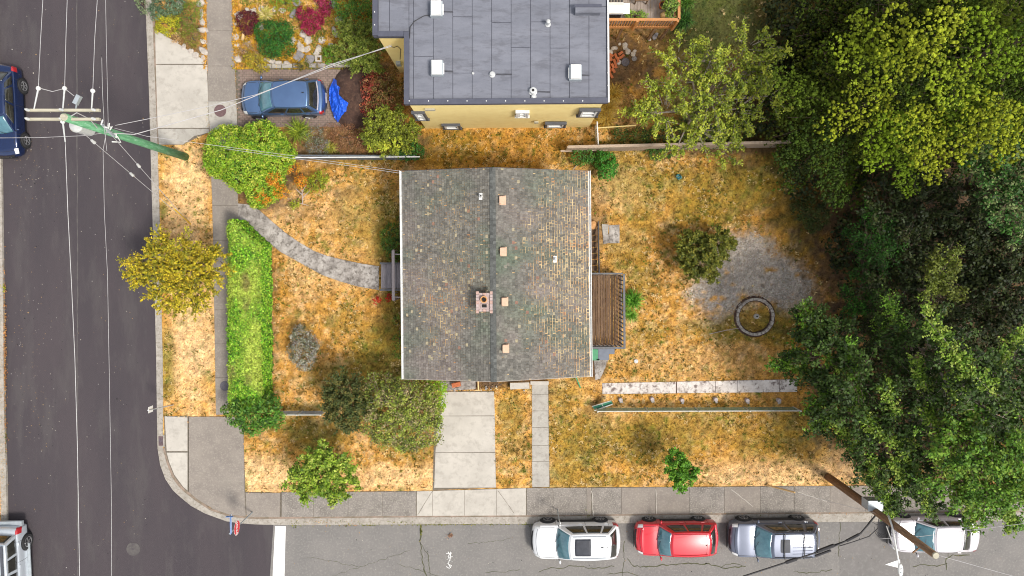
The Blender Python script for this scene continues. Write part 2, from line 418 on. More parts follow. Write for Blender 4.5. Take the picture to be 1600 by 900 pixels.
# ================================================================== THE SETTING
KOUT = [(222, -400), (229, 0), (232, 75), (235, 150), (237, 225), (239, 300), (241, 365), (244, 480), (246, 560), (247, 640), (248, 699),
        (252, 725), (260, 747), (272, 765), (283, 775), (300, 789), (322, 801), (355, 813), (375, 816), (400, 818), (460, 819), (640, 818),
        (830, 817), (1000, 816), (1200, 814.5), (1400, 813.5), (1600, 812), (2200, 806)]
KIN = [(232, -400), (239, 0), (242, 75), (245, 150), (248, 225), (250, 300), (252, 365), (254, 480), (256, 560), (256.5, 640), (256, 699),
       (262, 722), (271, 745), (280, 758), (289, 767), (307, 781), (330, 796), (357, 805), (377, 808), (400, 809.5), (460, 809), (640, 807),
       (830, 806), (1000, 804), (1200, 802), (1400, 800.5), (1600, 799), (2200, 793)]
g = MB(); g.add([(-500, -500, -0.05), (500, -500, -0.05), (500, 500, -0.05), (-500, 500, -0.05)], [(0, 1, 2, 3)])
M['far_ground'] = mat('far_ground', (0.16, 0.13, 0.05), (0.07, 0.09, 0.03), scale=0.12, rough=1, bump=0.5, bscale=3)
tag(g.build('ground', M['far_ground']), kind='structure')
g = MB(); g.add([P(-8, -3000, 0), P(250, -3000, 0), P(252, 640, 0), P(300, 770, 0), P(440, 806, 0), P(440, 3500, 0), P(30, 3500, 0), P(-2, 0, 0)],
                [(0, 1, 2, 3, 4, 5, 6, 7)])
road = tag(g.build('main_road', M['asphalt_new']), kind='structure')
g = MB(); g.add([P(428.5, 800, 0.004), P(2600, 775, 0.004), P(2600, 1080, 0.004), P(409, 1090, 0.004)], [(0, 1, 2, 3)])
side = tag(g.build('side_street', M['asphalt_old']), kind='structure')
# stop line
g = MB(); g.prism([P(430, 822, 0), P(446.5, 822, 0), P(443, 960, 0), P(423, 960, 0)], 0.006, 0.010)
tag(g.build('stop_line', M['white_paint']), kind='structure')
# bolder wheel-worn sealed strips on the new road (long faint seams between paver passes)
def strip(pts, w, z, name, m, parent):
    pts = [Vector((p[0], p[1], 0)) for p in pts]; L = []; R = []
    for i, p in enumerate(pts):
        d = (pts[min(i + 1, len(pts) - 1)] - pts[max(i - 1, 0)]).normalized(); nrm = Vector((-d.y, d.x, 0))
        ww = w * (0.6 + 0.8 * random.random()) / 2
        L.append(p + nrm * ww); R.append(p - nrm * ww)
    vs = []
    for a, b in zip(L, R): vs += [(a.x, a.y, z), (b.x, b.y, z)]
    g = MB(); g.add(vs, [(2 * i, 2 * i + 1, 2 * i + 3, 2 * i + 2) for i in range(len(pts) - 1)])
    return g.build(name, m, parent)
M['tar'] = mat('tar_seam', (0.05, 0.042, 0.046), (0.09, 0.078, 0.08), scale=3, rough=0.9)
M['tar2'] = mat('worn_seam', (0.115, 0.105, 0.095), (0.07, 0.06, 0.062), scale=2, rough=0.95)
for pts in ([(120, -60), (121, 300), (121, 600), (122, 960)],):
    q = []
    for i in range(40):
        t = i / 39 * (len(pts) - 1); k = min(int(t), len(pts) - 2); u = t - k
        q.append(P(pts[k][0] * (1 - u) + pts[k + 1][0] * u + random.uniform(-.6, .6), pts[k][1] * (1 - u) + pts[k + 1][1] * u, 0))
    strip(q, 0.05, 0.004, 'seam', M['tar2'], road)
def crack(pts, w=0.035, parent=side, z=0.009, jit=3.0, m='crack'):
    q = []
    for (a, b), (c, d) in zip(pts[:-1], pts[1:]):
        n = max(2, int(math.hypot(c - a, d - b) / 5))
        for i in range(n):
            t = i / n; q.append(P(a + (c - a) * t + random.uniform(-jit, jit) * .5, b + (d - b) * t + random.uniform(-jit, jit) * .5, 0))
    q.append(P(pts[-1][0], pts[-1][1], 0))
    strip(q, w, z, 'crack', M[m], parent)
crack([(659, 822), (657, 845), (659, 870), (666, 900), (668, 930)], 0.06)
crack([(659, 822), (657, 850), (670, 868), (672, 930)], 0.03)
crack([(842, 893), (855, 888), (880, 887), (900, 883), (920, 888), (960, 885)], 0.035)
crack([(980, 872), (990, 884), (1010, 886), (1040, 882), (1080, 881), (1105, 880)], 0.05)
crack([(1102, 880), (1112, 883), (1130, 888), (1165, 885)], 0.045)
crack([(975, 845), (976, 870), (973, 900)], 0.03)
crack([(760, 895), (790, 893), (812, 890)], 0.02)
crack([(1425, 885), (1440, 883), (1465, 884), (1480, 880)], 0.04)
crack([(1478, 890), (1479, 872), (1490, 868), (1515, 867)], 0.05)
crack([(1482, 868), (1483, 850)], 0.03)
crack([(1310, 870), (1312, 850), (1312, 815)], 0.03)
crack([(950, 898), (970, 893), (990, 897), (1003, 905)], 0.03)
crack([(1128, 885), (1140, 880), (1160, 884)], 0.03)
crack([(1240, 893), (1265, 895), (1300, 890)], 0.03)
for (a, b, c, d, w) in ((620, 880, 700, 905, .02), (480, 870, 560, 885, .015), (520, 900, 640, 860, .015), (730, 850, 800, 842, .015)):
    crack([(a, b), (c, d)], w)
# old patch in the street by the pale sedan
g = MB(); g.prism([P(1312, 816, 0), P(1420, 815, 0), P(1424, 960, 0), P(1312, 960, 0)], 0.0045, 0.008)
M['asphalt_patch'] = mat('asphalt_patch', (0.18, 0.165, 0.155), (0.155, 0.145, 0.135), scale=1.2, rough=0.9, bump=0.4, bscale=50, c3=(0.25, 0.235, 0.22), c3scale=4, c3amt=0.4)
g.build('road_patch', M['asphalt_patch'], side)
# white survey squiggle
sq = MB()
for pts in ([(700, 862), (702, 866), (700, 870)], [(697, 865), (706, 864)], [(704, 862), (703, 874), (700, 880), (704, 887)], [(700, 871), (707, 869), (698, 874), (707, 877), (698, 880), (706, 884)], [(697, 885), (702, 888), (705, 885)]):
    sq.tube([P(a, b, 0.012) for a, b in pts], 0.022, 4)
tag(sq.build('paint_mark', M['white_paint']), kind='structure')
# pale triangle painted by the lamp head
g = MB(); g.prism([P(1383, 882, 0), P(1406, 874, 0), P(1407, 888, 0)], 0.0085, 0.0125)
tag(g.build('painted_triangle', M['white_paint']), kind='structure')
# kerb, cast in lengths
kerb = MB()
def resample(a, n): return a
L = [P(x, y, 0) for x, y in KOUT]; R = [P(x, y, 0) for x, y in KIN]
kerb.ribbon(L, R, -0.05, 0.128)
kb = tag(kerb.build('kerb', M['kerb']), kind='structure')
kt = MB(); kt.ribbon([P(x - 1, y, 0) for x, y in KIN if y < 230], [P(x + 4, y, 0) for x, y in KIN if y < 230], 0.0, 0.122)
kj = MB(); kk_ = [(x, y) for x, y in KIN if y > 640]
kj.ribbon([P(x - 1, y + 1, 0) for x, y in kk_], [P(x + (3.4 if y < 790 else 0), y - (1 if y < 720 else 3.4), 0) for x, y in kk_], 0.0, 0.122)
M['kerb_joint'] = mat('kerb_joint', (0.30, 0.22, 0.17), (0.16, 0.13, 0.09), scale=3, rough=1)
tag(kj.build('kerb_joint', M['kerb_joint']), kind='structure'); tag(kt.build('kerb_joint', M['kerb_joint']), kind='structure')
WK = [(-12, -400), (-4, 0), (2, 140), (5, 285), (7, 440), (9, 650), (12, 740), (13, 800), (16, 960), (20, 1200)]
kerb = MB(); kerb.ribbon([P(x - 9, y, 0) for x, y in WK], [P(x, y, 0) for x, y in WK], -0.05, 0.128)
tag(kerb.build('west_kerb', M['kerb']), kind='structure')

# ---------------------------------------------------------------- ground cover of the lots: one surface, coloured by what grows there, with some shade painted in
MID = np.array((0.55, 0.295, 0.078)); PALE = np.array((0.80, 0.54, 0.28)); ORG = np.array((0.38, 0.19, 0.026))
GRN = np.array((0.13, 0.145, 0.014)); DRT = np.array((0.10, 0.062, 0.038)); DGR = np.array((0.045, 0.085, 0.02)); PNK = np.array((0.60, 0.36, 0.21))
# (x, y, rx, ry, amount) in survey points
B_GRN = [(1040, 290, 110, 34, .6), (1100, 330, 60, 26, .6), (1000, 330, 46, 26, .45), (1190, 290, 90, 40, .65), (1250, 380, 30, 30, .5), (1230, 510, 60, 36, .7), (1130, 515, 70, 22, .6), (1020, 520, 34, 22, .4), (960, 250, 60, 18, .5), (900, 700, 50, 60, .6), (1010, 690, 90, 40, .55), (1110, 660, 90, 24, .35), (1240, 670, 80, 34, .6), (800, 660, 20, 60, .45), (590, 560, 60, 40, .75), (540, 505, 40, 16, .35), (610, 440, 20, 16, .4), (575, 340, 50, 70, .45), (608, 370, 26, 60, .7), (600, 560, 45, 60, .75), (620, 490, 22, 60, .7), (560, 590, 80, 26, .55), (480, 512, 14, 8, .3), (466, 490, 8, 8, .6), (540, 480, 12, 8, .4),  # olive grass; east entries also put edge vignetting into the colour
         (1050, 300, 90, 26, .45), (985, 235, 50, 30, .5), (960, 300, 30, 25, .25), (1000, 560, 20, 40, .1), (975, 395, 30, 40, .4), (1000, 430, 18, 50, .45), (1005, 350, 28, 16, .35), (1050, 350, 20, 20, .3),
         (1010, 520, 30, 10, .3), (1120, 522, 60, 10, .4), (1200, 250, 60, 40, .35), (1260, 330, 40, 30, .5), (890, 680, 34, 60, .5), (880, 735, 30, 30, .55), (940, 750, 60, 14, .5), (1020, 680, 60, 34, .5),
         (1200, 690, 60, 26, .4), (1265, 700, 40, 30, .35), (885, 620, 30, 30, .45), (787, 640, 14, 20, .5), (800, 700, 26, 30, .35), (790, 752, 14, 6, .5), (262, 560, 12, 56, .75), (262, 440, 10, 20, .6), (263, 602, 12, 22, .7),
         (258, 240, 14, 8, .6), (256, 325, 7, 14, .8), (500, 682, 50, 30, .7), (470, 665, 60, 14, .6), (640, 700, 40, 26, .3), (383, 760, 5, 12, .8), (325, 590, 8, 14, .5), (480, 640, 60, 10, .5), (590, 610, 40, 20, .5),
         (700, 235, 60, 30, .25), (560, 250, 60, 10, .4), (905, 250, 40, 24, .25), (1090, 330, 40, 20, .4), (1160, 480, 20, 20, .4), (1180, 510, 50, 20, .5), (1090, 410, 26, 30, .3), (960, 380, 8, 8, .5)]
B_ORG = [(1180, 330, 160, 100, .7), (1100, 560, 200, 60, .35), (1240, 560, 90, 80, .6), (1100, 690, 200, 50, .55), (1010, 400, 60, 120, .4), (560, 470, 90, 120, .35), (560, 330, 90, 60, .3), (740, 228, 200, 40, .85), (560, 250, 110, 20, .5), (490, 270, 40, 20, .6), (500, 350, 60, 60, .1), (440, 450, 16, 100, .5), (1000, 690, 160, 60, .5), (800, 680, 40, 90, .2), (450, 700, 60, 30, .4), (640, 690, 50, 40, .5),  # ochre grass; east entries also put edge vignetting into the colour
         (1150, 300, 100, 40, .55), (1230, 340, 80, 40, .6), (1220, 500, 60, 60, .4), (1000, 600, 100, 20, .2), (600, 340, 30, 60, .4), (560, 480, 60, 70, .15), (1280, 640, 80, 40, .5), (1100, 628, 160, 14, .35), (1120, 650, 160, 20, .3)]
B_PAL = [(290, 300, 40, 80, .8), (300, 500, 40, 160, .9), (410, 740, 60, 34, .9), (610, 745, 80, 22, .8), (1200, 740, 150, 26, .8), (1330, 730, 60, 40, .6), (970, 300, 50, 34, .5), (500, 430, 60, 40, .4), (1000, 600, 140, 10, .3), (540, 330, 60, 40, .4),
         (450, 330, 40, 40, .4), (780, 700, 30, 30, .3), (1100, 560, 160, 30, .35), (960, 650, 40, 20, .3), (560, 400, 40, 40, .25), (1075, 205, 50, 50, .0), (660, 750, 30, 30, .5)]
B_DRT_SHADE = [(1405, 690, 70, 60, .95), (1480, 720, 100, 44, .95), (1340, 600, 50, 50, .8), (1350, 150, 220, 130, .85), (1240, 120, 90, 60, .6), (975, 95, 60, 50, .9), (1010, 60, 60, 40, .6), (1080, 120, 60, 80, .2), (1200, 60, 130, 70, .25), (1320, 330, 50, 60, .9), (1300, 430, 30, 50, .8), (1500, 400, 260, 330, .97), (1400, 640, 150, 130, .8), (540, 300, 30, 10, .3), (460, 330, 40, 20, .3),  # dirt; the first two darken ground under the right trees, shade as colour
         (655, 640, 60, 60, .4), (460, 90, 110, 30, .15), (290, 60, 30, 60, .7), (530, 220, 130, 34, .75), (930, 575, 16, 24, .95), (750, 600, 80, 8, .95), (930, 640, 22, 10, .35), (1165, 255, 30, 10, .5), (620, 225, 60, 25, .7), (1150, 230, 130, 14, .8),
         (560, 150, 60, 60, .9), (395, 310, 60, 26, .8), (400, 250, 80, 60, .9), (400, 480, 30, 180, .9), (640, 380, 20, 200, .4), (935, 340, 16, 60, .5), (545, 640, 40, 40, .5)]
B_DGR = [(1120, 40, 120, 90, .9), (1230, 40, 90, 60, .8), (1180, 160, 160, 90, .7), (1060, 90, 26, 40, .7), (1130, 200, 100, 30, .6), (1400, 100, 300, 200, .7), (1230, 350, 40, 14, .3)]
GRAVEL = [(1135, 362), (1160, 358), (1183, 368), (1200, 385), (1232, 398), (1262, 425), (1278, 452), (1258, 478), (1236, 482), (1212, 470), (1180, 466), (1150, 478), (1128, 492), (1100, 488), (1083, 470), (1078, 448), (1090, 430), (1110, 400)]
def blobs(px, py, lst, n):
    r = np.zeros(np.shape(px))
    for x, y, rx, ry, a in lst:
        d = ((px - x) / rx) ** 2 + ((py - y) / ry) ** 2
        w = a * np.clip(1.35 - d + (n - .5) * 1.6, 0, 1)
        r = np.maximum(r, w)
    return r
def ground_colour(x, y):
    px, py = to_px(x, y)
    n1 = fbm(x * .9, y * .9, 3, 4); n2 = fbm(x * 3.1, y * 3.1, 11, 3); n3 = vnoise(x * 9, y * 9, 23); n4 = vnoise(x * 5.3, y * 5.3, 31)
    c = np.outer(np.ones(np.size(x)), MID)
    def mixc(c, t, k): t = np.clip(t, 0, 1)[:, None]; return c * (1 - t) + k * t
    c = mixc(c, (n2 - .5) * 2.4, PALE); c = mixc(c, (.5 - n2) * 2.0, ORG)
    c = mixc(c, np.clip(n1 - .55, 0, 1) * 1.2, PNK)
    c = mixc(c, blobs(px, py, B_PAL, n1) * (.55 + .5 * n4), PALE)
    c = mixc(c, blobs(px, py, B_ORG, n1) * (.5 + .6 * n4), ORG)
    gr = blobs(px, py, B_GRN, n1) * (.35 + .95 * n2); c = mixc(c, gr, GRN)
    c = mixc(c, np.clip(n2 * .55 + n4 * .45 - .60, 0, 1) * 4.0, GRN)                       # scattered green tussocks
    sp = np.clip(fbm(x * 4.3, y * 4.3, 77, 4) + .35 * n1 - .80, 0, 1) * 7 * (1 - .75 * np.clip(blobs(px, py, B_PAL, n1), 0, 1))
    c = mixc(c, sp * .8, np.array((0.20, 0.12, 0.03)))                                   # brown thatch specks
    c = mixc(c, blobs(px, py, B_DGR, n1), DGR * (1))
    c = mixc(c, blobs(px, py, B_DRT_SHADE, n2), DRT)
    wx, wy = (fbm(px * .05, py * .05, 401, 3) - .5) * 34 + (vnoise(px * .5, py * .5, 9) - .5) * 12, (fbm(px * .05, py * .05, 402, 3) - .5) * 34 + (vnoise(px * .5, py * .5, 19) - .5) * 12
    gm = sum(inside(px + wx + a_, py + wy + b_, GRAVEL).astype(float) for a_, b_ in ((0, 0), (9, 3), (-9, 4), (3, -9), (-4, 9), (15, 8), (-14, -8), (8, -15))) / 8 * np.clip((fbm(px * .09, py * .09, 405, 3) - .18) * 5, 0, 1) * np.clip(1.5 - np.clip((px - 1215) / 50, 0, 1) * n2 * 1.6, 0, 1)
    c = mixc(c, gm, np.array((.45, .39, .33)))
    n5 = fbm(x * 4.6, y * 4.6, 29, 3)
    c = c * np.clip(.36 + 1.28 * (n5 * .65 + n3 * .35), .3, 1.6)[:, None] * (.9 + .2 * vnoise(x * 19, y * 19, 25))[:, None]
    return c
GS = 0.125
xs = np.arange(-31, 38, GS); ys = np.arange(-14.5, 22, GS)
X, Y = np.meshgrid(xs, ys)
PXg, PYg = to_px(X, Y)
BLOCK = [(a[0] * .5 + b[0] * .5, a[1] * .5 + b[1] * .5) for a, b in zip(KOUT, KIN)] + [(3000, 790), (3000, -900), (215, -900)]
WEST = [(x - 4.5, y) for x, y in WK] + [(-400, 1200), (-400, -400)]
keepv = inside(PXg, PYg, BLOCK) | inside(PXg, PYg, WEST)
keep = keepv[:-1, :-1] & keepv[1:, 1:] & keepv[:-1, 1:] & keepv[1:, :-1]
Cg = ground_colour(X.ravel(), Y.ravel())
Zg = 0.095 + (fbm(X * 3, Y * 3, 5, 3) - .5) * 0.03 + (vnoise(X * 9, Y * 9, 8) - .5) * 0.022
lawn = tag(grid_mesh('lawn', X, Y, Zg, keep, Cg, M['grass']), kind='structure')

# ---------------------------------------------------------------- paved surfaces: every slab its own piece
def shrink(pts, d):
    c = sum((Vector((p[0], p[1], 0)) for p in pts), Vector()) / len(pts); out = []
    n = len(pts)
    for i in range(n):
        p0 = Vector((pts[i - 1][0], pts[i - 1][1], 0)); p = Vector((pts[i][0], pts[i][1], 0)); p1 = Vector((pts[(i + 1) % n][0], pts[(i + 1) % n][1], 0))
        a = (p - p0).normalized(); b = (p1 - p).normalized(); na = Vector((-a.y, a.x, 0)); nb = Vector((-b.y, b.x, 0))
        nn = (na + nb); nn = nn / max(.3, nn.length_squared / 2) if nn.length > .2 else na
        if (c - p).dot(nn) < 0 and False: nn = -nn
        out.append((p, nn))
    area = sum(pts[i][0] * pts[(i + 1) % n][1] - pts[(i + 1) % n][0] * pts[i][1] for i in range(n))
    sgn = 1 if area > 0 else -1
    return [p + nn * d * sgn for p, nn in out]
def slab(px_pts, m, parent, name='slab', z=0.135, gap=0.008, z0=0.03):
    pts = [P(a, b, z) for a, b in px_pts]
    g = MB(); g.prism(shrink(pts, gap), z0, z + random.uniform(-.003, .003), bev=0.008)
    return g.build(name, M[m] if isinstance(m, str) else m, parent)
def bed(px_pts, name, m='joint', z=0.124):
    g = MB(); g.prism([P(a, b, z) for a, b in px_pts], 0.02, z)
    return tag(g.build(name, M[m]), kind='structure')
SL = [(-400, 316), (0, 322), (160, 325), (210, 327.5), (345, 332), (650, 337)]
SR = [(-400, 355), (0, 362), (160, 369.5), (200, 371), (345, 372), (400, 374), (650, 380)]
ysl = [-220, -168, -114, -60, -6, 48, 103, 158, 206, 267, 321, 376, 430, 484, 537, 590, 648]
walk = bed([(interp(SL, y) + .4, y) for y in ysl] + [(interp(SR, y) - .4, y) for y in reversed(ysl)], 'sidewalk')
for i, (a, b) in enumerate(zip(ysl[:-1], ysl[1:])):
    slab([(interp(SL, a), a), (interp(SR, a), a), (interp(SR, b), b), (interp(SL, b), b)], 'concrete' if a == 158 else 'concrete_walk', walk)
# paved corner
corner = bed([(294, 651), (380, 651), (383, 769), (439, 770), (438, 808), (357, 804), (332, 795), (308, 780), (294, 768)], 'paved_corner')
bed([(256.5, 650), (294.5, 650), (294.5, 769), (286, 762), (272, 744), (263, 722), (257, 700)], 'paved_corner_base')
slab([(295, 651), (380, 651), (382, 768), (384, 807), (357, 804), (332, 795), (308, 780), (295, 769)], 'concrete_walk', corner, gap=.005)
slab([(383.5, 770), (438, 770), (437, 808.5), (385, 808)], 'concrete_walk', corner)
slab([(257, 650), (293, 652), (293, 705), (260, 705)], 'concrete_pale', corner)
slab([(260, 707), (293, 707), (293, 767), (286, 761), (272, 742), (264, 722)], 'concrete_pale', corner)
# apron beside the north driveway
apr = bed([(243, 50), (323.3, 96), (327, 206), (285, 226), (249, 226)], 'driveway_apron')
slab([(242, 45), (321, 95), (322, 100), (243, 100)], 'concrete_pale', apr)
slab([(243, 101), (323.6, 101), (326.5, 200), (246, 200)], 'concrete_pale', apr)
slab([(246, 201), (326.5, 201), (327, 207), (303, 213), (286, 226), (248, 226)], 'concrete', apr)
# side street walk
TT = [(384, 769.5), (650, 767.5), (822, 762.5), (1200, 760), (1600, 757), (2200, 752)]
TB = [(384, 808), (460, 808), (640, 806.5), (830, 805.5), (1000, 803.5), (1200, 801.5), (1400, 800), (1600, 798.5), (2200, 792.5)]
w2 = bed([(438.5, interp(TT, 440)), (650, 767.5), (822, 762.5), (1200, 760), (1600, 757), (2200, 752), (2200, 791.5), (1600, 797.5), (1200, 800.5), (830, 804.5), (640, 805.5), (438.5, 807)], 'street_sidewalk')
def hrow(xl, m, pt=TT, pb=TB):
    for a, b in zip(xl[:-1], xl[1:]):
        if isinstance(m, str): mm = m
        else: mm = m[random.randrange(len(m))]
        slab([(a, interp(pt, a)), (b, interp(pt, b)), (b, interp(pb, b)), (a, interp(pb, a))], mm, w2)
hrow([440, 490, 544, 598, 650], 'concrete_grey')
hrow([651, 676, 726, 776, 822], 'concrete_pale')
hrow([823, 864, 917], 'concrete_grey'); hrow([917, 924], 'concrete_walk')
hrow([925, 971, 1024, 1077, 1132, 1188, 1241, 1297, 1352, 1406, 1460, 1514, 1568, 1622, 1676, 1730, 1784, 1838, 1892], ['concrete_grey', 'concrete_walk'])
# tooled diagonals of the driveway flares
for a, b, c, d in ((676, 766, 653, 803), (778, 765, 803, 800)):
    crack([(a, b), (c, d)], .02, w2, 0.141, jit=.5, m='joint')
for a, b, c, d in ((924, 765, 927, 805), (1024, 762, 1025, 802), (1141, 763, 1175, 790), (1246, 768, 1290, 782)):
    crack([(a, b), (c, d)], .03, w2, 0.141, jit=1.5, m='concrete_pale')
# driveway in front of the garage
dw = bed([(691, 612), (772, 611), (775, 762), (676, 766), (679, 650)], 'driveway')
DL = [(611, 691), (650, 684), (707, 680), (765, 678)]; DR = [(611, 772), (650, 773.5), (707, 774), (762, 775)]
for a, b in ((612, 650), (650, 707), (707, 762.5)):
    slab([(interp(DL, a), a), (interp(DR, a), a), (interp(DR, b), b - .5), (interp(DL, b), b)], 'concrete_pale', dw)
# narrow walk beside it
nw = bed([(832, 604), (857, 604), (859, 761), (832, 762)], 'side_walkway')
for a, b in ((598, 616), (616, 642), (642, 668), (668, 696), (696, 721), (721, 761)):
    slab([(831, a), (856.5 + (a - 600) * .012, a), (856.5 + (b - 600) * .012, b), (831, b)], 'concrete', nw)
# curved garden path from the sidewalk to the porch
PT = [(371, 318), (385, 319), (400, 324), (425, 346), (445, 363), (465, 377), (490, 392), (512, 400), (540, 407), (565, 412), (592, 416)]
PB = [(372, 344), (388, 349), (402, 362), (420, 379), (437, 392), (457, 403), (480, 416), (502, 428), (530, 438), (558, 446), (592, 452)]
gp = bed(PT + PB[::-1], 'garden_path', 'dirt')
for i in range(len(PT) - 1):
    slab([PT[i], PT[i + 1], PB[i + 1], PB[i]], 'concrete_worn', gp, gap=-.003 if i % 3 else .006)
# thin raised edging of the path
for A in (PT, PB):
    L = [P(x, y, 0.14) for x, y in A]; R = [P(x + 1.2, y + 1.6, 0.14) for x, y in A]
    g = MB(); g.ribbon(L, R, 0.05, 0.150); g.build('path_edging', M['concrete_worn'], gp)
# north driveway of small brick pavers, laid in courses
nd = bed([(367.8, 108), (500, 106), (545, 110), (560, 150), (545, 196), (370.5, 198)], 'brick_driveway')
bricks = MB()
yy = 109.0; r_ = 0
M['brick_paver'] = M['brick_paving']
while yy < 196:
    xx = 372 + (r_ % 2) * 3.5
    while xx < 556 - abs(yy - 150) * .3:
        a = P(xx + 3.3, yy + 1.7, .13); bricks.box((a.x, a.y, 0.125 + random.uniform(-.003, .004)), (0.205, 0.10, 0.03)); xx += 7.0
    yy += 3.6; r_ += 1
tag(bricks.build('paving_brick', M['brick_paver'], nd, fix=False), kind='stuff')
# bleached concrete strip in the south lawn
cs = bed([(941, 599), (1245, 592.5), (1246, 612), (943, 616)], 'concrete_strip', 'dirt')
for a, b in ((941, 1056.5), (1057.5, 1118), (1118, 1152), (1152, 1218), (1218, 1246)):
    t = lambda x: 598.5 - (x - 941) * .02; u = lambda x: 616 - (x - 941) * .011
    slab([(a, t(a)), (b, t(b)), (b, u(b)), (a, u(a))], 'concrete_strip', cs, gap=.01, z=.14)
# gravel patch
ga = MB(); pts = [P(a, b, .1) for a, b in GRAVEL]
cx = sum(p.x for p in pts) / len(pts); cy = sum(p.y for p in pts) / len(pts)
fine = []
for i, p in enumerate(pts):
    q = pts[(i + 1) % len(pts)]
    for k in range(8):
        t = k / 8; s = p.lerp(q, t); s.x += random.uniform(-.09, .09); s.y += random.uniform(-.09, .09); fine.append(s)
ga.add([(cx, cy, 0.127)] + [(p.x, p.y, 0.117) for p in fine], [(0, i + 1, (i + 1) % len(fine) + 1) for i in range(len(fine))])
# loose stones on the gravel
n = 9000; gx = rng.uniform(1065, 1292, n); gy = rng.uniform(345, 503, n); wx, wy = (fbm(gx * .05, gy * .05, 401, 3) - .5) * 34 + (vnoise(gx * .5, gy * .5, 9) - .5) * 12, (fbm(gx * .05, gy * .05, 402, 3) - .5) * 34 + (vnoise(gx * .5, gy * .5, 19) - .5) * 12; ok = inside(gx + wx, gy + wy, GRAVEL) & (fbm(gx * .09, gy * .09, 405, 3) > .42); gx = gx[ok]; gy = gy[ok]
V = []; Cc = []
for a, b in zip(gx, gy):
    p = P(a, b, .125); s = random.uniform(.02, .05); t = random.random() * 6.3
    for k in range(4): V.append((p.x + math.cos(t + k * 1.57) * s * random.uniform(.6, 1), p.y + math.sin(t + k * 1.57) * s * random.uniform(.6, 1), .122 + random.random() * .03))
    c = random.choice(((.46, .41, .36), (.40, .36, .31), (.30, .26, .22), (.54, .50, .44), (.36, .29, .2))); Cc.append(c)
tag(quads_mesh('gravel', np.array(V), np.array(Cc), M['blade']), kind='stuff')

# ground stubble and grass blades (nobody could count them)
N = 390000
gx = rng.uniform(-31, 34, N); gy = rng.uniform(-13.8, 15, N); ppx, ppy = to_px(gx, gy)
ok = inside(ppx, ppy, BLOCK) | inside(ppx, ppy, WEST)
HARD = [[(interp(SL, y) + 1, y) for y in ysl] + [(interp(SR, y) - 1, y) for y in reversed(ysl)],
        [(296, 651), (380, 653), (383, 769), (650, 768), (676, 765), (681, 700), (692, 613), (771, 612), (774, 761), (832, 761), (832, 598), (857, 598), (859, 760), (1600, 757), (2200, 752), (2200, 900), (100, 900), (256, 651)],
        [(238, 40), (322, 96), (324, 206), (286, 226), (238, 226)], PT + PB[::-1], [(372, 109), (556, 109), (556, 196), (372, 196)],
        [(943, 600), (1245, 593), (1245, 611), (944, 615)], [(632, 270), (918, 270), (918, 590), (634, 590)], [(940, 352), (968, 352), (968, 383), (940, 383)],
        KOUT + KIN[::-1]]
for h in HARD: ok &= ~inside(ppx, ppy, h)
gx = gx[ok]; gy = gy[ok]; ppx = ppx[ok]; ppy = ppy[ok]
cov = np.clip(1 - blobs(ppx, ppy, B_DRT_SHADE, fbm(gx * 3.1, gy * 3.1, 11, 3)) * .85, 0.08, 1)
k = rng.random(len(gx)) < cov; gx = gx[k]; gy = gy[k]
n = len(gx)
cc = ground_colour(gx, gy) * rng.uniform(.55, 1.5, (n, 1)) * np.array([1, 1, 1])
cc = np.clip(cc * (1 + rng.normal(0, .06, (n, 3))), .01, .95)
th = rng.uniform(0, 6.283, n); ln = rng.uniform(.04, .11, n); wd = rng.uniform(.012, .03, n); h = rng.uniform(.02, .085, n)
V = np.zeros((n, 3, 3)); dx = np.cos(th); dy = np.sin(th)
V[:, 0] = np.stack([gx - dy * wd, gy + dx * wd, np.full(n, .095)], -1)
V[:, 1] = np.stack([gx + dy * wd, gy - dx * wd, np.full(n, .095)], -1)
V[:, 2] = np.stack([gx + dx * ln, gy + dy * ln, .10 + h], -1)
tag(quads_mesh('grass', V.reshape(-1, 3), cc, M['blade'], nper=3), kind='stuff')

# darker living tussocks and bleached tufts standing out of the thatch
n = 62000; gx = rng.uniform(-30, 30, n); gy = rng.uniform(-12.5, 13.5, n); ppx, ppy = to_px(gx, gy)
ok = inside(ppx, ppy, BLOCK)
for h_ in HARD: ok &= ~inside(ppx, ppy, h_)
ok &= ~inside(ppx, ppy, GRAVEL) | (rng.random(n) < .05)
dn = fbm(gx * .7, gy * .7, 501, 3); pl = blobs(ppx, ppy, B_PAL, fbm(gx * .9, gy * .9, 3, 4)); dr = blobs(ppx, ppy, B_DRT_SHADE, fbm(gx * 3.1, gy * 3.1, 11, 3))
ok &= rng.random(n) < np.clip((dn - .32) * 2.6, .04, 1) * (1 - .7 * np.clip(pl, 0, 1)) * (1 - np.clip(dr, 0, 1))
gx = gx[ok]; gy = gy[ok]; n = len(gx); nb_ = 7; K = np.repeat(np.arange(n), nb_); dark = rng.random(n) < .68
base_c = np.where(dark[:, None], np.array([.17, .125, .025]) * rng.uniform(.5, 1.5, (n, 1)), np.array([.74, .55, .27]) * rng.uniform(.8, 1.1, (n, 1)))
grn_ = (rng.random(n) < .25) & dark; base_c[grn_] = np.array([.10, .15, .018]) * rng.uniform(.6, 1.5, (grn_.sum(), 1))
rr_ = rng.uniform(.02, .075, n); th = rng.uniform(0, 6.283, n * nb_); L_ = rr_[K] * rng.uniform(.6, 1.4, n * nb_) * 1.4; bx = gx[K] + rng.normal(0, 1, n * nb_) * rr_[K] * .6; by = gy[K] + rng.normal(0, 1, n * nb_) * rr_[K] * .6
wd = rng.uniform(.010, .022, n * nb_); V = np.zeros((n * nb_, 3, 3)); dx = np.cos(th); dy = np.sin(th)
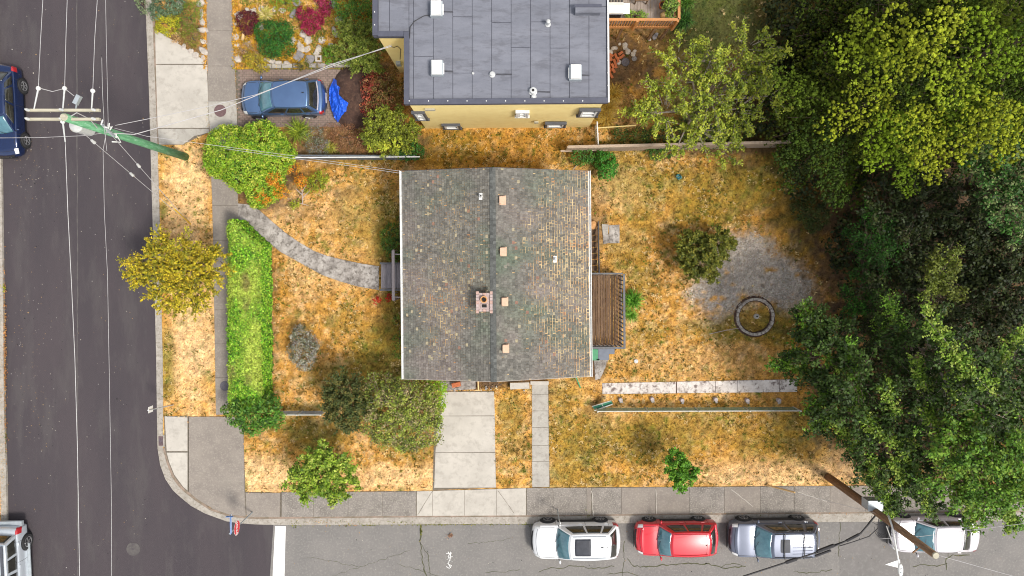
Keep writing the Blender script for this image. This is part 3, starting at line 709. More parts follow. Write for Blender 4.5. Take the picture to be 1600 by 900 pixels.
V[:, 0] = np.stack([bx - dy * wd, by + dx * wd, np.full(n * nb_, .10)], -1); V[:, 1] = np.stack([bx + dy * wd, by - dx * wd, np.full(n * nb_, .10)], -1)
V[:, 2] = np.stack([bx + dx * L_, by + dy * L_, .13 + rng.uniform(.02, .08, n * nb_)], -1)
tag(quads_mesh('grass_tussocks', V.reshape(-1, 3), np.clip(base_c[K] * rng.uniform(.8, 1.25, (n * nb_, 1)), .01, .9), M['blade'], nper=3), kind='stuff')
# grit and leaves scattered on the carriageway
n = 900; a = np.concatenate([rng.uniform(10, 235, 300), rng.normal(45, 25, 350), rng.uniform(450, 1600, 250)]); b = np.concatenate([rng.uniform(0, 900, 300), rng.normal(270, 40, 150), rng.normal(600, 90, 200), rng.uniform(822, 900, 250)])
V = []; Cc = []
for x_, y_ in zip(a, b):
    if x_ < 10: continue
    p = P(x_, y_, .0); s = random.uniform(.012, .035) * (1.6 if random.random() < .06 else 1); t_ = random.random() * 6.3
    for k in range(4): V.append((p.x + math.cos(t_ + k * 1.57) * s * random.uniform(.5, 1), p.y + math.sin(t_ + k * 1.57) * s * random.uniform(.5, 1), .014 + random.random() * .01))
    Cc.append(random.choice(((.3, .28, .26), (.4, .36, .3), (.22, .16, .1), (.03, .03, .03), (.35, .22, .1))))
tag(quads_mesh('road_grit', np.array(V), np.array(Cc), M['blade']), kind='stuff')
# manhole covers and drain
def cover(px, py, r, m, name, label, z=.146, ring=None):
    t = thing(name, P(px, py, 0), label, 'manhole cover')
    g = MB(); c = P(px, py, z); g.lathe((c.x, c.y, 0), [(r, z - .02), (r, z + .004), (r * .93, z + .004), (r * .91, z - .002), (r * .3, z - .002), (r * .28, z + .003), (.01, z + .003)], 28); g.build('cover', M[m], t)
    g = MB(); g.lathe((c.x, c.y, 0), [(r * .14, z), (r * .13, z + .008)], 24); g.build('ring', M[ring or m], t)
cover(344, 173, .31, 'iron_brown', 'manhole_cover', 'round reddish brown metal cover in the pale sidewalk slab by the north driveway')
cover(351.5, 603, .26, 'iron_grey', 'manhole_cover', 'round grey cover in the sidewalk beside the south end of the long hedge')
cover(208, 858, .36, 'tar2', 'manhole_cover', 'large faint round cover in the dark asphalt of the intersection', z=.006, ring='tar')
t = thing('storm_drain', P(252, 689, 0), 'rusty slotted storm drain grate set in the kerb near the corner', 'drain')
g = MB(); c = P(252, 689, .13); g.box((c.x, c.y, .125), (.34, .62, .03)); g.build('frame', M['kerb'], t)
g = MB(); g.box((c.x - .02, c.y, .135), (.24, .5, .02)); g.build('grate_plate', M['iron_brown'], t)
for i in range(8):
    g = MB(); g.box((c.x - .02, c.y - .21 + i * .06, .150), (.22, .025, .014)); g.build('bar', M['rust'] if 'rust' in M else M['iron_grey'], t)
# ================================================================== THE MAIN HOUSE
house = thing('house', P(776, 428, 0), 'low gabled house under a worn grey shingle roof in the middle of the dry lawns', 'house')
ZE, ZR = 3.8, 4.9
NW, SW_ = P(628, 267.5, ZE), P(631.5, 592, ZE)
NE, SE_ = P(919, 267.5, ZE), P(922, 588, ZE)
RN, RS = P(769.5, 262, ZR), P(771.5, 596, ZR)
def slope(A, B, C, D, u, v):      # A,B eave north/south ; C,D ridge north/south
    e = A.lerp(B, v); r = C.lerp(D, v); return e.lerp(r, u)
wi = lambda p, s: Vector((p.x + s[0] * .45, p.y + s[1] * .4, 0))
wall = MB(); ring = [wi(NW, (1, -1)), wi(NE, (-1, -1)), wi(SE_, (-1, 1)), wi(SW_, (1, 1))]
wall.prism(ring, 0.0, 3.72)
wall.build('wall', M['stucco_grey'], house)
for a, b, r in ((ring[0], ring[1], RN), (ring[3], ring[2], RS)):
    g = MB(); ya = a.y
    vs = [(a.x, a.y, 3.72), (b.x, b.y, 3.72), (r.x, (a.y + b.y) / 2, 4.72)]
    d = .1 if r is RN else -.1
    g.add(vs + [(x, y - d, z) for x, y, z in vs], [(0, 1, 2), (5, 4, 3), (0, 3, 4, 1), (1, 4, 5, 2), (2, 5, 3, 0)]); g.build('gable', M['stucco_grey'], house)
roof = MB()
def plane(g, A, B, C, D, t):
    vs = [A, B, D, C]; lo = [Vector((p.x, p.y, p.z - t)) for p in vs]
    g.add([tuple(p) for p in vs] + [tuple(p) for p in lo], [(0, 1, 2, 3), (7, 6, 5, 4), (0, 4, 5, 1), (1, 5, 6, 2), (2, 6, 7, 3), (3, 7, 4, 0)])
plane(roof, NW, SW_, RN, RS, .10); plane(roof, NE, SE_, RN, RS, .10)
rf = roof.build('roof', M['roof_wear'], house)
def tabs(A, B, C, D, side):
    rows = 36; V = []; Cc = []
    W = (A - B).length; Ls = (A - C).length
    nrm = (B - A).cross(C - A).normalized()
    if nrm.z < 0: nrm = -nrm
    for i in range(rows):
        u0 = i / rows; u1 = (i + 1) / rows
        nt = 66; offs = random.random()
        gu = .0
        for j in range(-1, nt + 1):
            v0 = (j + offs) / nt; v1 = (j + 1 + offs) / nt
            v0 = max(0, min(1, v0)); v1 = max(0, min(1, v1))
            if v1 - v0 < .002: continue
            um = (u0 + u1) / 2; vm = (v0 + v1) / 2
            p = slope(A, B, C, D, um, vm)
            n1 = float(fbm(p.x * .55 + 7, p.y * .55, 41, 3)); n2 = float(vnoise(p.x * 5, p.y * 5, 43))
            if side > 0: wear = np.clip((.95 - um) * 1.1, 0, 1) * (np.clip(1.25 - abs(vm - .48) * 1.5, 0, 1)) * (.45 + n1 * 1.1)
            else: wear = np.clip(.62 - abs(um - .45) * .7, 0, 1) * (.45 + n1 * .9) * np.clip(1.3 - abs(vm - .45) * 1.3, 0, 1)
            wear = float(np.clip(wear * 1.15 - .02, 0, 1)) * (.25 + 1.25 * random.random() ** .8)
            gp_ = .004 + .030 * wear * random.random()
            du = (.008 + .050 * wear * (.35 + .65 * random.random())) / Ls
            dv = gp_ / W
            a0 = v0 + dv / 2; a1 = v1 - dv / 2; b0 = u0 + du; b1 = min(1, u1 + .012 * (1 - min(1, wear * 2)))
            if random.random() < .07 * wear + .01: a1 -= .25 / nt
            q = [slope(A, B, C, D, b0, a0), slope(A, B, C, D, b0, a1), slope(A, B, C, D, b1, a1), slope(A, B, C, D, b1, a0)]
            th = (.020 + random.random() * .008, .006)
            t = [q[0] + nrm * th[0], q[1] + nrm * th[0], q[2] + nrm * th[1], q[3] + nrm * th[1]]
            V += [t[0], t[1], t[2], t[3], q[0], q[1], t[1], t[0], q[0], t[0], t[3], q[3], q[1], q[2], t[2], t[1]]
            g1 = float(fbm(p.x * .8, p.y * .8, 51, 3)); g2 = float(fbm(p.x * .6 + 20, p.y * .6, 52, 3))
            c = np.array((0.175, 0.163, 0.140)) * (.68 + .42 * random.random() + .25 * (n2 - .5))
            c = c * (1 - .16 * np.clip(g1 - .5, 0, 1) * 4 * np.array((1, 0.2, .8))) + np.clip(g2 - .5, 0, 1) * np.array((.16, .09, .09))
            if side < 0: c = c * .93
            if random.random() < .02: c = np.array((.19, .175, .14)) * random.uniform(.8, 1.2)
            if random.random() < .002 + .03 * wear: c = np.array((.34, .29, .19))
            if random.random() < .004: c = np.array((.25, .14, .10))
            c = np.clip(c, .03, .8)
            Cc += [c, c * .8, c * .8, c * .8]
    return V, Cc
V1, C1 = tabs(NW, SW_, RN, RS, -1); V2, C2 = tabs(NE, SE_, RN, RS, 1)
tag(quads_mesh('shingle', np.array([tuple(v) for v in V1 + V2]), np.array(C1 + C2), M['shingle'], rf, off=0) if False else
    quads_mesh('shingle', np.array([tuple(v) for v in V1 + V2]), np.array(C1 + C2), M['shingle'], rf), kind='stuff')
# ridge caps
V = []; Cc = []
nr = 74
for j in range(nr):
    a = RN.lerp(RS, j / nr); b = RN.lerp(RS, (j + 1.15) / nr)
    for s in (-1, 1):
        w = .135; dz = -w * (ZR - ZE) / 4.6
        z0 = .034; z1 = .048
        V += [(a.x, a.y, a.z + z0), (a.x + s * w, a.y, a.z + z0 + dz), (b.x + s * w, b.y, b.z + z1 + dz), (b.x, b.y, b.z + z1)]
        V += [(b.x, b.y, b.z + z1), (b.x + s * w, b.y, b.z + z1 + dz), (b.x + s * w, b.y, b.z + dz), (b.x, b.y, b.z)]
        c = np.array((.105, .108, .10)) * random.uniform(.7, 1.25); Cc += [c, c * .6]
tag(quads_mesh('ridge_cap', np.array(V), np.array(Cc), M['shingle'], rf), kind='stuff')
for A, B, s in ((NW, SW_, -1), (NE, SE_, 1)):
    g = MB(); a = A + Vector((s * .055, .03, .0)); b = B + Vector((s * .055, -.03, .0))
    # open gutter trough: floor, outer lip, inner lip
    g.beam(a + Vector((0, 0, -.10)), b + Vector((0, 0, -.10)), .10, .012); g.beam(a + Vector((s * .05, 0, -.045)), b + Vector((s * .05, 0, -.045)), .025, .11); g.beam(a + Vector((-s * .05, 0, -.06)), b + Vector((-s * .05, 0, -.06)), .012, .08)
    gt = g.build('gutter', M['white_metal'], house)
    for k in range(12):
        p = A.lerp(B, (k + .5) / 12) + Vector((s * .055, 0, .006)); g = MB(); g.box(p, (.11, .02, .012)); g.build('hanger', M['white_metal'], gt)
    p = B + Vector((s * .05, .2, -.12)); g = MB(); g.tube([p, p + Vector((-s * .35, .05, -.35)), Vector((p.x - s * .38, p.y + .05, .15))], .035, 6); g.build('downpipe', M['white_metal'], house)
for A, C, s in ((NW, RN, 1), (NE, RN, 1), (SW_, RS, -1), (SE_, RS, -1)):
    g = MB(); g.beam(A + Vector((0, s * .012, -.075)), C + Vector((0, s * .012, -.075)), .022, .15); g.build('fascia', M['dark_trim'] if s > 0 else M['stucco_grey'], house)
def roof_pt(px, py):
    # point on the right or left slope under a photo point
    for z in np.linspace(ZR, ZE, 60):
        p = P(px, py, z)
        rx = RN.x; half = abs(NE.x - rx) if p.x > rx else abs(NW.x - rx)
        zz = ZR - (ZR - ZE) * abs(p.x - rx) / half
        if zz >= z: return Vector((p.x, p.y, zz))
    return P(px, py, ZE)
for i, (px, py, m) in enumerate(((785.5, 313, 'tan_metal'), (786.5, 393, 'tan_metal'), (789, 471, 'tan_metal'), (790.5, 544, 'tan_metal'))):
    p = roof_pt(px, py); g = MB()
    g.box((p.x, p.y, p.z + .05), (.30, .42, .03), ry=math.atan(.24)); g.box((p.x + .01, p.y, p.z + .12), (.23, .36, .12), ry=math.atan(.24))
    g.box((p.x - .02, p.y, p.z + .19), (.26, .32, .025), ry=math.atan(.2)); v = g.build('roof_vent', M[m], house)
    g = MB(); g.box((p.x - .03, p.y + .19, p.z + .12), (.12, .02, .06)); g.build('opening', M['soot_hole_dark'], v)
for px, py, dk in ((751, 307, 1), (867, 405, 0)):
    p = roof_pt(px, py); g = MB(); g.box((p.x, p.y, p.z + .035), (.16, .30, .02), ry=math.copysign(.24, p.x - RN.x)); g.lathe((p.x + .02, p.y, 0), [(.09, p.z), (.06, p.z + .2), (.055, p.z + .32), (.035, p.z + .32), (.03, p.z + .25)], 12)
    v = g.build('vent_pipe', M['white_metal'], house)
    g = MB(); g.lathe((p.x + .02, p.y, 0), [(.04, p.z + .30), (.04, p.z + .326)], 10); g.build('opening', M['soot_hole_dark'] if dk else M['grey_metal'], v)
# chimney
ch = thing('chimney_origin', (0, 0, 0), None, None); bpy.data.objects.remove(ch)
c = P(757, 472, 5.3)
g = MB(); g.box((c.x, c.y, 4.9), (.60, .78, .9)); chm = g.build('chimney', M['chimney'], house)
g = MB(); g.box((c.x, c.y, 5.375), (.56, .74, .05)); g.build('crown', M['mortar'], chm)
for s in (-1, 1):
    for k in range(7):
        g = MB(); g.box((c.x + s * .305, c.y - .42 + k * .14, 5.42 + random.uniform(-.008, .008)), (.12, .128, .13), rz=random.uniform(-.03, .03)); g.build('brick', M['mortar'] if k % 3 else M['chimney'], chm)
for s in (-1, 1):
    for k in range(3):
        g = MB(); g.box((c.x - .16 + k * .16, c.y + s * .36, 5.375 + random.uniform(0, .02)), (.148, .10, .09), rz=random.uniform(-.05, .05)); g.build('brick', M['chimney'] if k == 1 else M['mortar'], chm)
g = MB(); g.lathe((c.x - .02, c.y + .13, 0), [(.15, 5.39), (.155, 5.56), (.12, 5.56), (.10, 5.47)], 16); pot = g.build('flue_pot', M['clay'], chm)
g = MB(); g.lathe((c.x - .02, c.y + .13, 0), [(.085, 5.50), (.085, 5.535)], 12); g.build('opening', M['soot_hole_dark'], pot)
g = MB(); g.box((c.x, c.y - .16, 5.42), (.28, .22, .05)); fl = g.build('flue', M['mortar'], chm)
g = MB(); g.box((c.x, c.y - .16, 5.435), (.21, .14, .05)); g.build('opening', M['soot_hole_dark'], fl)
# front porch on the west side
por = thing('porch', P(607, 432, 0), 'small grey wooden porch with a long silvery rail at the end of the garden path', 'porch')
g = MB(); g.prism([P(596, 414, .6), P(640, 414, .6), P(640, 451, .6), P(596, 451, .6)], .1, .56); g.build('base', M['dark_trim'], por)
for k in range(5):
    x = 595.5 + k * 8.0; g = MB(); g.prism([P(x, 413, .62), P(x + 7.4, 413, .62), P(x + 7.4, 451, .62), P(x, 451, .62)], .56, .62); g.build('plank', M['deck_grey'], por)
for y in (411.5, 453):
    g = MB(); g.beam(P(594, y, .62), P(636, y, .62), .09, .14); g.build('edge_board', M['rail_grey'], por)
a, b = P(614.3, 391.5, 1.6), P(614.8, 469, 1.6)
g = MB(); g.beam(a, b, .14, .08); g.build('rail', M['rail_silver'], por)
for q in (a, b):
    g = MB(); g.beam(Vector((q.x, q.y, .1)), Vector((q.x, q.y, 1.58)), .09, .09); g.build('post', M['rail_silver'], por)
for y in (397, 464):
    g = MB(); g.beam(P(614, y, 1.55), P(634, y + 1, 1.55), .05, .05); g.build('bracket', M['rail_silver'], por)
for y in (398, 405, 459, 465):
    q = P(614, y, 1.5); g = MB(); g.beam(Vector((q.x, q.y, .1)), Vector((q.x, q.y, 1.5)), .05, .05); g.build('baluster', M['rail_silver'], por)
# back deck on the east side
dk = thing('deck', P(947, 485, 0), 'brown wet wooden deck with grey railings on the east side of the grey shingled house', 'deck')
ZD = 1.35
X0, X1, Y0, Y1 = 918, 970.5, 430, 540
for k in range(13):
    x0 = X0 + (X1 - X0) * k / 13; x1 = X0 + (X1 - X0) * (k + 1) / 13 - .75
    g = MB(); z = ZD + random.uniform(-.004, .004); g.prism([P(x0, Y0, z), P(x1, Y0, z), P(x1 + .6, Y1, z), P(x0 + .6, Y1, z)], z - .04, z); g.build('plank', M['deck_brown2'] if k in (1, 4, 5, 8, 11) else M['deck_brown'], dk)
g = MB()
for q in ((X0, Y0 + 2), (X0, Y1 - 2), (X1, Y0 + 2), (X1, Y1 - 2)): p = P(q[0], q[1], ZD); g.box((p.x, p.y, .65), (.10, .10, 1.2))
g.beam(P(X0, Y0, ZD - .12), P(X1, Y0, ZD - .12), .04, .16); g.beam(P(X0, Y1, ZD - .12), P(X1, Y1, ZD - .12), .04, .16); g.beam(P(X1, Y0, ZD - .12), P(X1, Y1, ZD - .12), .04, .16)
g.build('frame', M['rail_grey'], dk)
ZT = 2.25
g = MB(); g.beam(P(975, 428, ZT), P(975.8, 545, ZT), .10, .05); g.build('rail', M['rail_grey'], dk)
g = MB(); g.beam(P(922, 427.5, ZT), P(973, 427.5, ZT), .08, .05); g.build('rail', M['rail_grey'], dk)
g = MB(); g.beam(P(922, 543.5, ZT), P(974, 543.5, ZT), .10, .05); g.build('rail', M['rail_grey'], dk)
for k in range(17):
    y = 432 + k * 6.7; p = P(974.2, y, ZT); g = MB(); g.beam(Vector((p.x - .02, p.y, ZD - .1)), Vector((p.x - .02, p.y, ZT - .02)), .045, .05); g.build('baluster', M['rail_grey'], dk)
for k in range(8):
    x = 926 + k * 6.5; p = P(x, 543, ZT); g = MB(); g.beam(Vector((p.x, p.y, ZD - .1)), Vector((p.x, p.y, ZT - .02)), .04, .04); g.build('baluster', M['rail_grey'], dk)
st = thing('stairs', P(929, 385, 0), 'narrow dark wooden stairs running along the east wall north of the brown deck', 'stairs')
nst = 8
for k in range(nst):
    ya = 349 + k * 9.4; z = .25 + k * .14; g = MB(); g.prism([P(919, ya, z), P(933.5, ya, z), P(933.5, ya + 8.6, z), P(919, ya + 8.6, z)], z - .04, z); g.build('tread', M['deck_brown'], st)
g = MB(); g.beam(P(934.5, 347, .5), P(936, 427, 1.55), .05, .2); g.build('stringer', M['dark_trim'], st)
g = MB(); g.beam(P(919, 347, .5), P(919, 427, 1.5), .05, .2); g.build('stringer', M['dark_trim'], st)
g = MB(); g.beam(P(921, 427.3, 1.45), P(936, 427.3, 1.45), .06, .05); g.build('landing_edge', M['new_lumber'], st)
pd = thing('concrete_pad', P(954, 367, 0), 'square stained concrete pad beside the foot of the stairs on the east lawn', 'pad')
g = MB(); g.prism([P(952, 352, .15), P(968, 351, .15), P(968, 380, .15), P(952, 380, .15)], .05, .15); g.build('slab', M['concrete_worn'], pd)
g = MB(); g.prism([P(940.5, 350, .15), P(951, 351, .15), P(950, 366, .15), P(942, 368, .15)], .05, .16); g.build('slab', M['concrete'], pd)
g = MB(); g.prism([P(942, 368, .15), P(951, 366, .15), P(951.5, 380, .15), P(943, 381, .15)], .05, .145); g.build('slab', M['concrete_worn'], pd)
tag(tuft := MB().lathe(P(926, 352, .2), [(.22, 0), (.26, .15), (.2, .3), (.05, .36)], 9).build('plant_pot', M['clay']), 'brown round pot at the foot of the narrow stairs', 'pot')
def bin_(px, py, w, d, h, m, label, name='wheelie_bin'):
    p = P(px, py, h); t = thing(name, (p.x, p.y, .1), label, 'bin')
    g = MB(); g.add([(p.x + a * w / 2 * s, p.y + b * d / 2 * s, z) for z, s in ((.1, .8), (h - .08, .97)) for a, b in ((-1, -1), (1, -1), (1, 1), (-1, 1))],
                    [(0, 3, 2, 1), (4, 5, 6, 7), (0, 1, 5, 4), (1, 2, 6, 5), (2, 3, 7, 6), (3, 0, 4, 7)]); g.build('body', M[m], t)
    g = MB(); g.box((p.x, p.y, h - .05), (w * 1.03, d * 1.03, .05)); g.box((p.x, p.y, h - .015), (w * .8, d * .8, .03)); g.build('lid', M[m], t)
    g = MB(); g.tube([(p.x - w * .4, p.y + d * .55, h - .06), (p.x + w * .4, p.y + d * .55, h - .06)], .02, 6); g.build('handle', M[m], t)
    for s in (-1, 1):
        g = MB(); g.lathe((p.x + s * w * .42, p.y + d * .42, .19), [(.09, -.03), (.09, .03)], 10, axis='X'); g.build('wheel', M['tyre'], t)
bin_(928, 553.5, .56, .62, .98, 'bin_green', 'green wheelie bin pressed against the house wall south of the brown deck')
bin_(942, 553, .62, .62, .98, 'bin_grey', 'blue grey wheelie bin between the green bin and the low tub')
bin_(955, 548, .34, .34, .6, 'bin_grey', 'small dark tub beneath the corner of the brown deck', name='tub')

# strip of stone edging and blocks in front of the garage
def top(name, mb, m, label, cat, group=None, smooth=False): return tag(mb.build(name, m, smooth=smooth), label, cat, group)
g = MB(); g.prism([P(688, 596, .15), P(743, 596, .15), P(743, 608, .15), P(689, 611, .15)], .06, .15); tag(g.build('threshold', M['concrete_worn']), kind='structure')
g = MB(); g.box(P(812, 602, .3) , (1.0, .33, .34), rz=.03); top('concrete_block', g, M['concrete_pale'], 'long pale concrete block at the house wall between the driveway and the narrow walk', 'block')
g = MB(); g.box(P(843, 598, .25), (.95, .18, .2)); top('concrete_sill', g, M['concrete_pale'], 'pale concrete step under the roof edge at the top of the narrow walk', 'step')
g = MB(); g.box(P(713, 601, .3), (.45, .22, .22), rz=.2); top('rusty_box', g, M['orange_brick'], 'rusty orange box lying under the roof edge by the driveway', 'box')
g = MB(); g.tube([P(747, 595, .5), P(747.5, 610, .2)], .04, 6); g.tube([P(742, 610, .2), P(753, 609, .2)], .03, 6); top('sprinkler', g, M['new_lumber'], 'small yellowish standpipe at the top of the concrete driveway', 'pipe')
M['mulch'] = mat('mulch', (.16, .09, .06), (.07, .045, .035), scale=9, rough=1, bump=1, bscale=30)

# ================================================================== THE YELLOW HOUSE
ZY = 6.3
yh = thing('house', P(800, 60, 0), 'pale yellow two storey house with a flat blue grey roof north of the shingled house', 'house')
OUT = [(583, -110), (583, 57), (632, 57), (632, 163), (950, 160.5), (948, -110)]
out = [P(a, b, ZY) for a, b in OUT]
base = shrink(out, .12)
g = MB(); g.prism(base, 0, ZY - .2); g.build('wall', M['stucco'], yh)
g = MB(); g.prism(out, ZY - .24, ZY - .03); rfy = g.build('roof', M['membrane_dark'], yh)
seams = [591, 608.5, 639, 646, 670, 708, 738.5, 769, 800, 830.5, 861, 891, 921.5, 947]
seams = [(591, 608.5, -110, 49), (608.5, 639, -110, 49), (639, 646, -110, 155), (646, 677, -110, 155)] + [(677 + 0 + i * 30.4, 677 + (i + 1) * 30.4, -110, 155) for i in range(9)]
seams[-1] = (seams[-1][0], 947, -110, 155)
crossy = [[], [], [], [88], [18, 112], [26, 114], [], [35, 117], [74], [34, 143], [75], [118], [10]]
for i, (a, b, y0, y1) in enumerate(seams):
    cuts = [y0] + (crossy[i] if i < len(crossy) else []) + [y1]
    for k in range(len(cuts) - 1):
        zt = ZY + random.uniform(-.004, .004)
        g = MB(); g.prism(shrink([P(a, cuts[k], ZY), P(b, cuts[k], ZY), P(b, cuts[k + 1], ZY), P(a, cuts[k + 1], ZY)], .010), ZY - .035, zt, bev=.006); g.build('roof_sheet', M['membrane'], rfy)
# raised edging
def edge(a, b, w=.22, m='membrane_dark'):
    g = MB(); g.beam(P(a[0], a[1], ZY + .03), P(b[0], b[1], ZY + .03), w, .14); return g.build('roof_edging', M[m], rfy)
edge((586.5, -110), (586.5, 56)); edge((590.5, 53.5), (631, 53.5)); edge((635.5, 50), (635.5, 163)); edge((640, 159.5), (950, 157)); 
g = MB(); g.beam(P(949, -110, ZY), P(951, 160, ZY), .07, .12); gut = g.build('gutter', M['white_metal'], yh)
for k in range(14):
    p = P(950, -100 + k * 19.5, ZY); g = MB(); g.box((p.x, p.y, ZY + .07), (.08, .03, .02)); g.build('clip', M['white_metal'], gut)
for k in range(18):
    px, py = ((640 + k * 30, 158.5) if k < 10 else (586, -100 + (k - 10) * 20)); p = P(px, py, ZY)
    g = MB(); g.lathe((p.x, p.y, 0), [(.03, ZY + .09), (.025, ZY + .115)], 6); g.build('rivet', M['white_metal'], rfy)
for i, (px, py) in enumerate(((681, 11), (682, 104), (900, 111), (900, -60))):
    p = P(px, py, ZY + .45)
    g = MB(); g.box((p.x, p.y, ZY + .12), (.52, .62, .3)); v = g.build('roof_vent', M['grey_metal'], yh)
    g = MB(); g.box((p.x, p.y, ZY + .32), (.42, .58, .16)); g.box((p.x + (.26 if px < 800 else -.26), p.y - .02, ZY + .22), (.08, .44, .05)); g.build('cap', M['white_metal'], v)
for i, (px, py, r, h) in enumerate(((769, 115, .10, .16), (857, 33, .09, .42), (833, 141, .14, .22), (834, 150, .09, .12), (739, 114, .045, .05))):
    p = P(px, py, ZY + h); g = MB(); g.lathe((p.x, p.y, 0), [(r * 1.3, ZY), (r * 1.3, ZY + .03), (r * .8, ZY + .06), (r * .75, ZY + h * .7), (r, ZY + h * .75), (r * .9, ZY + h), (r * .2, ZY + h * 1.08)], 14)
    v = g.build('vent_pipe', M['porcelain'], yh)
    if i == 2: g = MB(); g.lathe((p.x, p.y, 0), [(r * .4, ZY + h * 1.0), (r * .4, ZY + h * 1.12)], 10); g.build('opening', M['soot_hole_dark'], v)
# raised hatch at the deck side
p = P(919, 13, ZY + .4); g = MB(); g.box((p.x, p.y, ZY + .18), (1.05, .32, .36)); g.build('roof_box', M['membrane'], yh)
g = MB(); g.box((p.x, p.y + .12, ZY + .38), (1.12, .12, .05)); g.build('roof_box_trim', M['membrane_dark'], yh)
# drain hose on the roof
g = MB(); g.tube([P(a, b, ZY + .05) for a, b in ((680, 22), (662, 25), (648, 33), (641, 42), (640, 60))], .018, 5); g.build('hose', M['black_cable'], yh)
for a, b, c_, d in ((683, 110.5, 708, 111.5), (907, 117, 921, 118), (838, 143, 860, 144), (775, 116, 800, 116), (689, 18, 708, 18.5)):
    g = MB(); g.beam(P(a, b, ZY + .02), P(c_, d, ZY + .02), .05, .02); g.build('seam_batten', M['membrane_seam'], rfy)
# south wall windows, placed on the wall plane
ywall = base[3].y - .0
def on_wall(px, py, yw=None):
    # find z so that the photo point lies in the south wall plane
    yw = ywall if yw is None else yw
    lo, hi = 0.0, 6.2
    for _ in range(40):
        m = (lo + hi) / 2
        if P(px, py, m).y > yw: lo = m      # smaller z -> further north
        else: hi = m
    return P(px, py, (lo + hi) / 2)
def wall_window(px0, py0, px1, py1, frame='dark_trim', name='window', bars=1, shade='white_metal'):
    a = on_wall(px0, py0); b = on_wall(px1, py1)
    zc = (a.z + b.z) / 2; xc = (a.x + b.x) / 2; w = abs(b.x - a.x); h = abs(a.z - b.z); y = ywall
    g = MB()
    for dx, dz, sx, sz in ((0, h / 2, w + .14, .09), (0, -h / 2, w + .2, .09), (-w / 2, 0, .09, h - .09), (w / 2, 0, .09, h - .09)): g.box((xc + dx, y - .05, zc + dz), (sx, .14, sz))
    f = g.build(name, M[frame], yh)
    g = MB(); g.box((xc, y - .02, zc), (w - .1, .03, h - .1)); g.build('pane', M['window_glass'], f)
    g = MB()
    for dx, dz, sx, sz in ((0, h / 2 - .09, w - .12, .09), (0, -h / 2 + .09, w - .12, .09), (-w / 2 + .09, 0, .09, h - .26), (w / 2 - .09, 0, .09, h - .26)): g.box((xc + dx, y - .06, zc + dz), (sx, .08, sz))
    if bars: g.box((xc, y - .065, zc), (w - .26, .07, .07))
    g.build('sash', M[shade], f)
# window boxes given by photo corners (upper left, lower right)
wall_window(645, 174, 668, 185); wall_window(692, 193.5, 719, 199, bars=0); wall_window(808, 173, 824, 180.5, frame='white_metal'); wall_window(854, 191, 881, 196.5, bars=0); wall_window(908, 170, 931, 179.5)
for px, py, w in ((672, 170, .45), (838, 190, .2)):
    a = on_wall(px, py); g = MB(); g.box((a.x, ywall - .04, a.z), (w, .06, .3)); g.build('wall_vent', M['arm_wood'], yh)
p2 = out[2]; y2 = base[1].y
a = on_wall(623, 97, y2); g = MB(); g.box((a.x, y2 - .08, a.z), (.22, .16, .4)); g.build('meter_box', M['grey_metal'], yh)
g = MB(); q = [Vector((on_wall(x, y, y2).x, y2 - .03, on_wall(x, y, y2).z)) for x, y in ((611, 72), (616, 73), (621, 71), (626, 76), (625, 92))]; g.tube(q, .014, 5); g.build('conduit', M['black_cable'], yh)
g = MB(); a = base[2]; g.tube([Vector((a.x + 1.5 * .0 + 8.7, ywall - .04, .5)), Vector((a.x + 10.6, ywall - .04, 1.2))], .03, 5); g.build('pipe', M['stucco'], yh)

# ------------------------------------------------------------------ neighbour's cedar deck with its rail
nd_ = thing('deck', P(1000, 10, 0), 'raised cedar deck with slatted orange railing east of the flat roofed yellow house', 'deck')
ZN = 2.6
for k in range(22):
    x0 = 944 + k * 5.2; g = MB(); z = ZN + random.uniform(-.003, .003); g.prism([P(x0, -90, z), P(x0 + 4.8, -90, z), P(x0 + 4.8, 38, z), P(x0, 38, z)], z - .04, z); g.build('plank', M['deck_pale'], nd_)
zr = ZN + 1.0
A, B = P(948, 30.5, zr), P(1061, 30.5, zr); T = P(1060.5, -90, zr)
g = MB(); g.beam(A, B, .12, .05); g.build('rail', M['cedar'], nd_)
g = MB(); g.beam(B, T, .12, .05); g.build('rail', M['cedar'], nd_)
g = MB(); g.beam(Vector((A.x, A.y, ZN + .03)), Vector((B.x, B.y, ZN + .03)), .05, .09); g.build('rail', M['cedar'], nd_)
g = MB(); g.beam(Vector((A.x, A.y + .0, ZN - .10)), Vector((B.x, B.y + .0, ZN - .10)), .05, .14); g.build('rim_board', M['cedar'], nd_)
g = MB(); g.beam(Vector((B.x, B.y, ZN - .16)), Vector((B.x, T.y, ZN - .16)), .05, .22); g.build('rim_board', M['cedar'], nd_)
nb = 27
for k in range(nb):
    p = A.lerp(B, (k + .5) / nb); g = MB(); g.beam(Vector((p.x, p.y, ZN + .06)), Vector((p.x, p.y, zr - .02)), .03, .055); g.build('baluster', M['cedar'], nd_)
for k in range(34):
    p = B.lerp(T, (k + .5) / 34); g = MB(); g.beam(Vector((p.x, p.y, ZN + .0)), Vector((p.x, p.y, zr - .02)), .035, .04); g.build('baluster', M['cedar'], nd_)
for f in (0.0, .42, .98):
    p = A.lerp(B, f + .005); g = MB(); g.beam(Vector((p.x, p.y - .05, ZN - .25)), Vector((p.x, p.y - .05, zr + .02)), .13, .10); g.build('post', M['cedar'], nd_)
for f in (.3, .78, .97):
    p = A.lerp(B, f); g = MB(); g.beam(Vector((p.x, p.y + .2, 0)), Vector((p.x, p.y + .2, ZN - .05)), .12, .12); g.build('leg', M['pole_wood'], nd_)
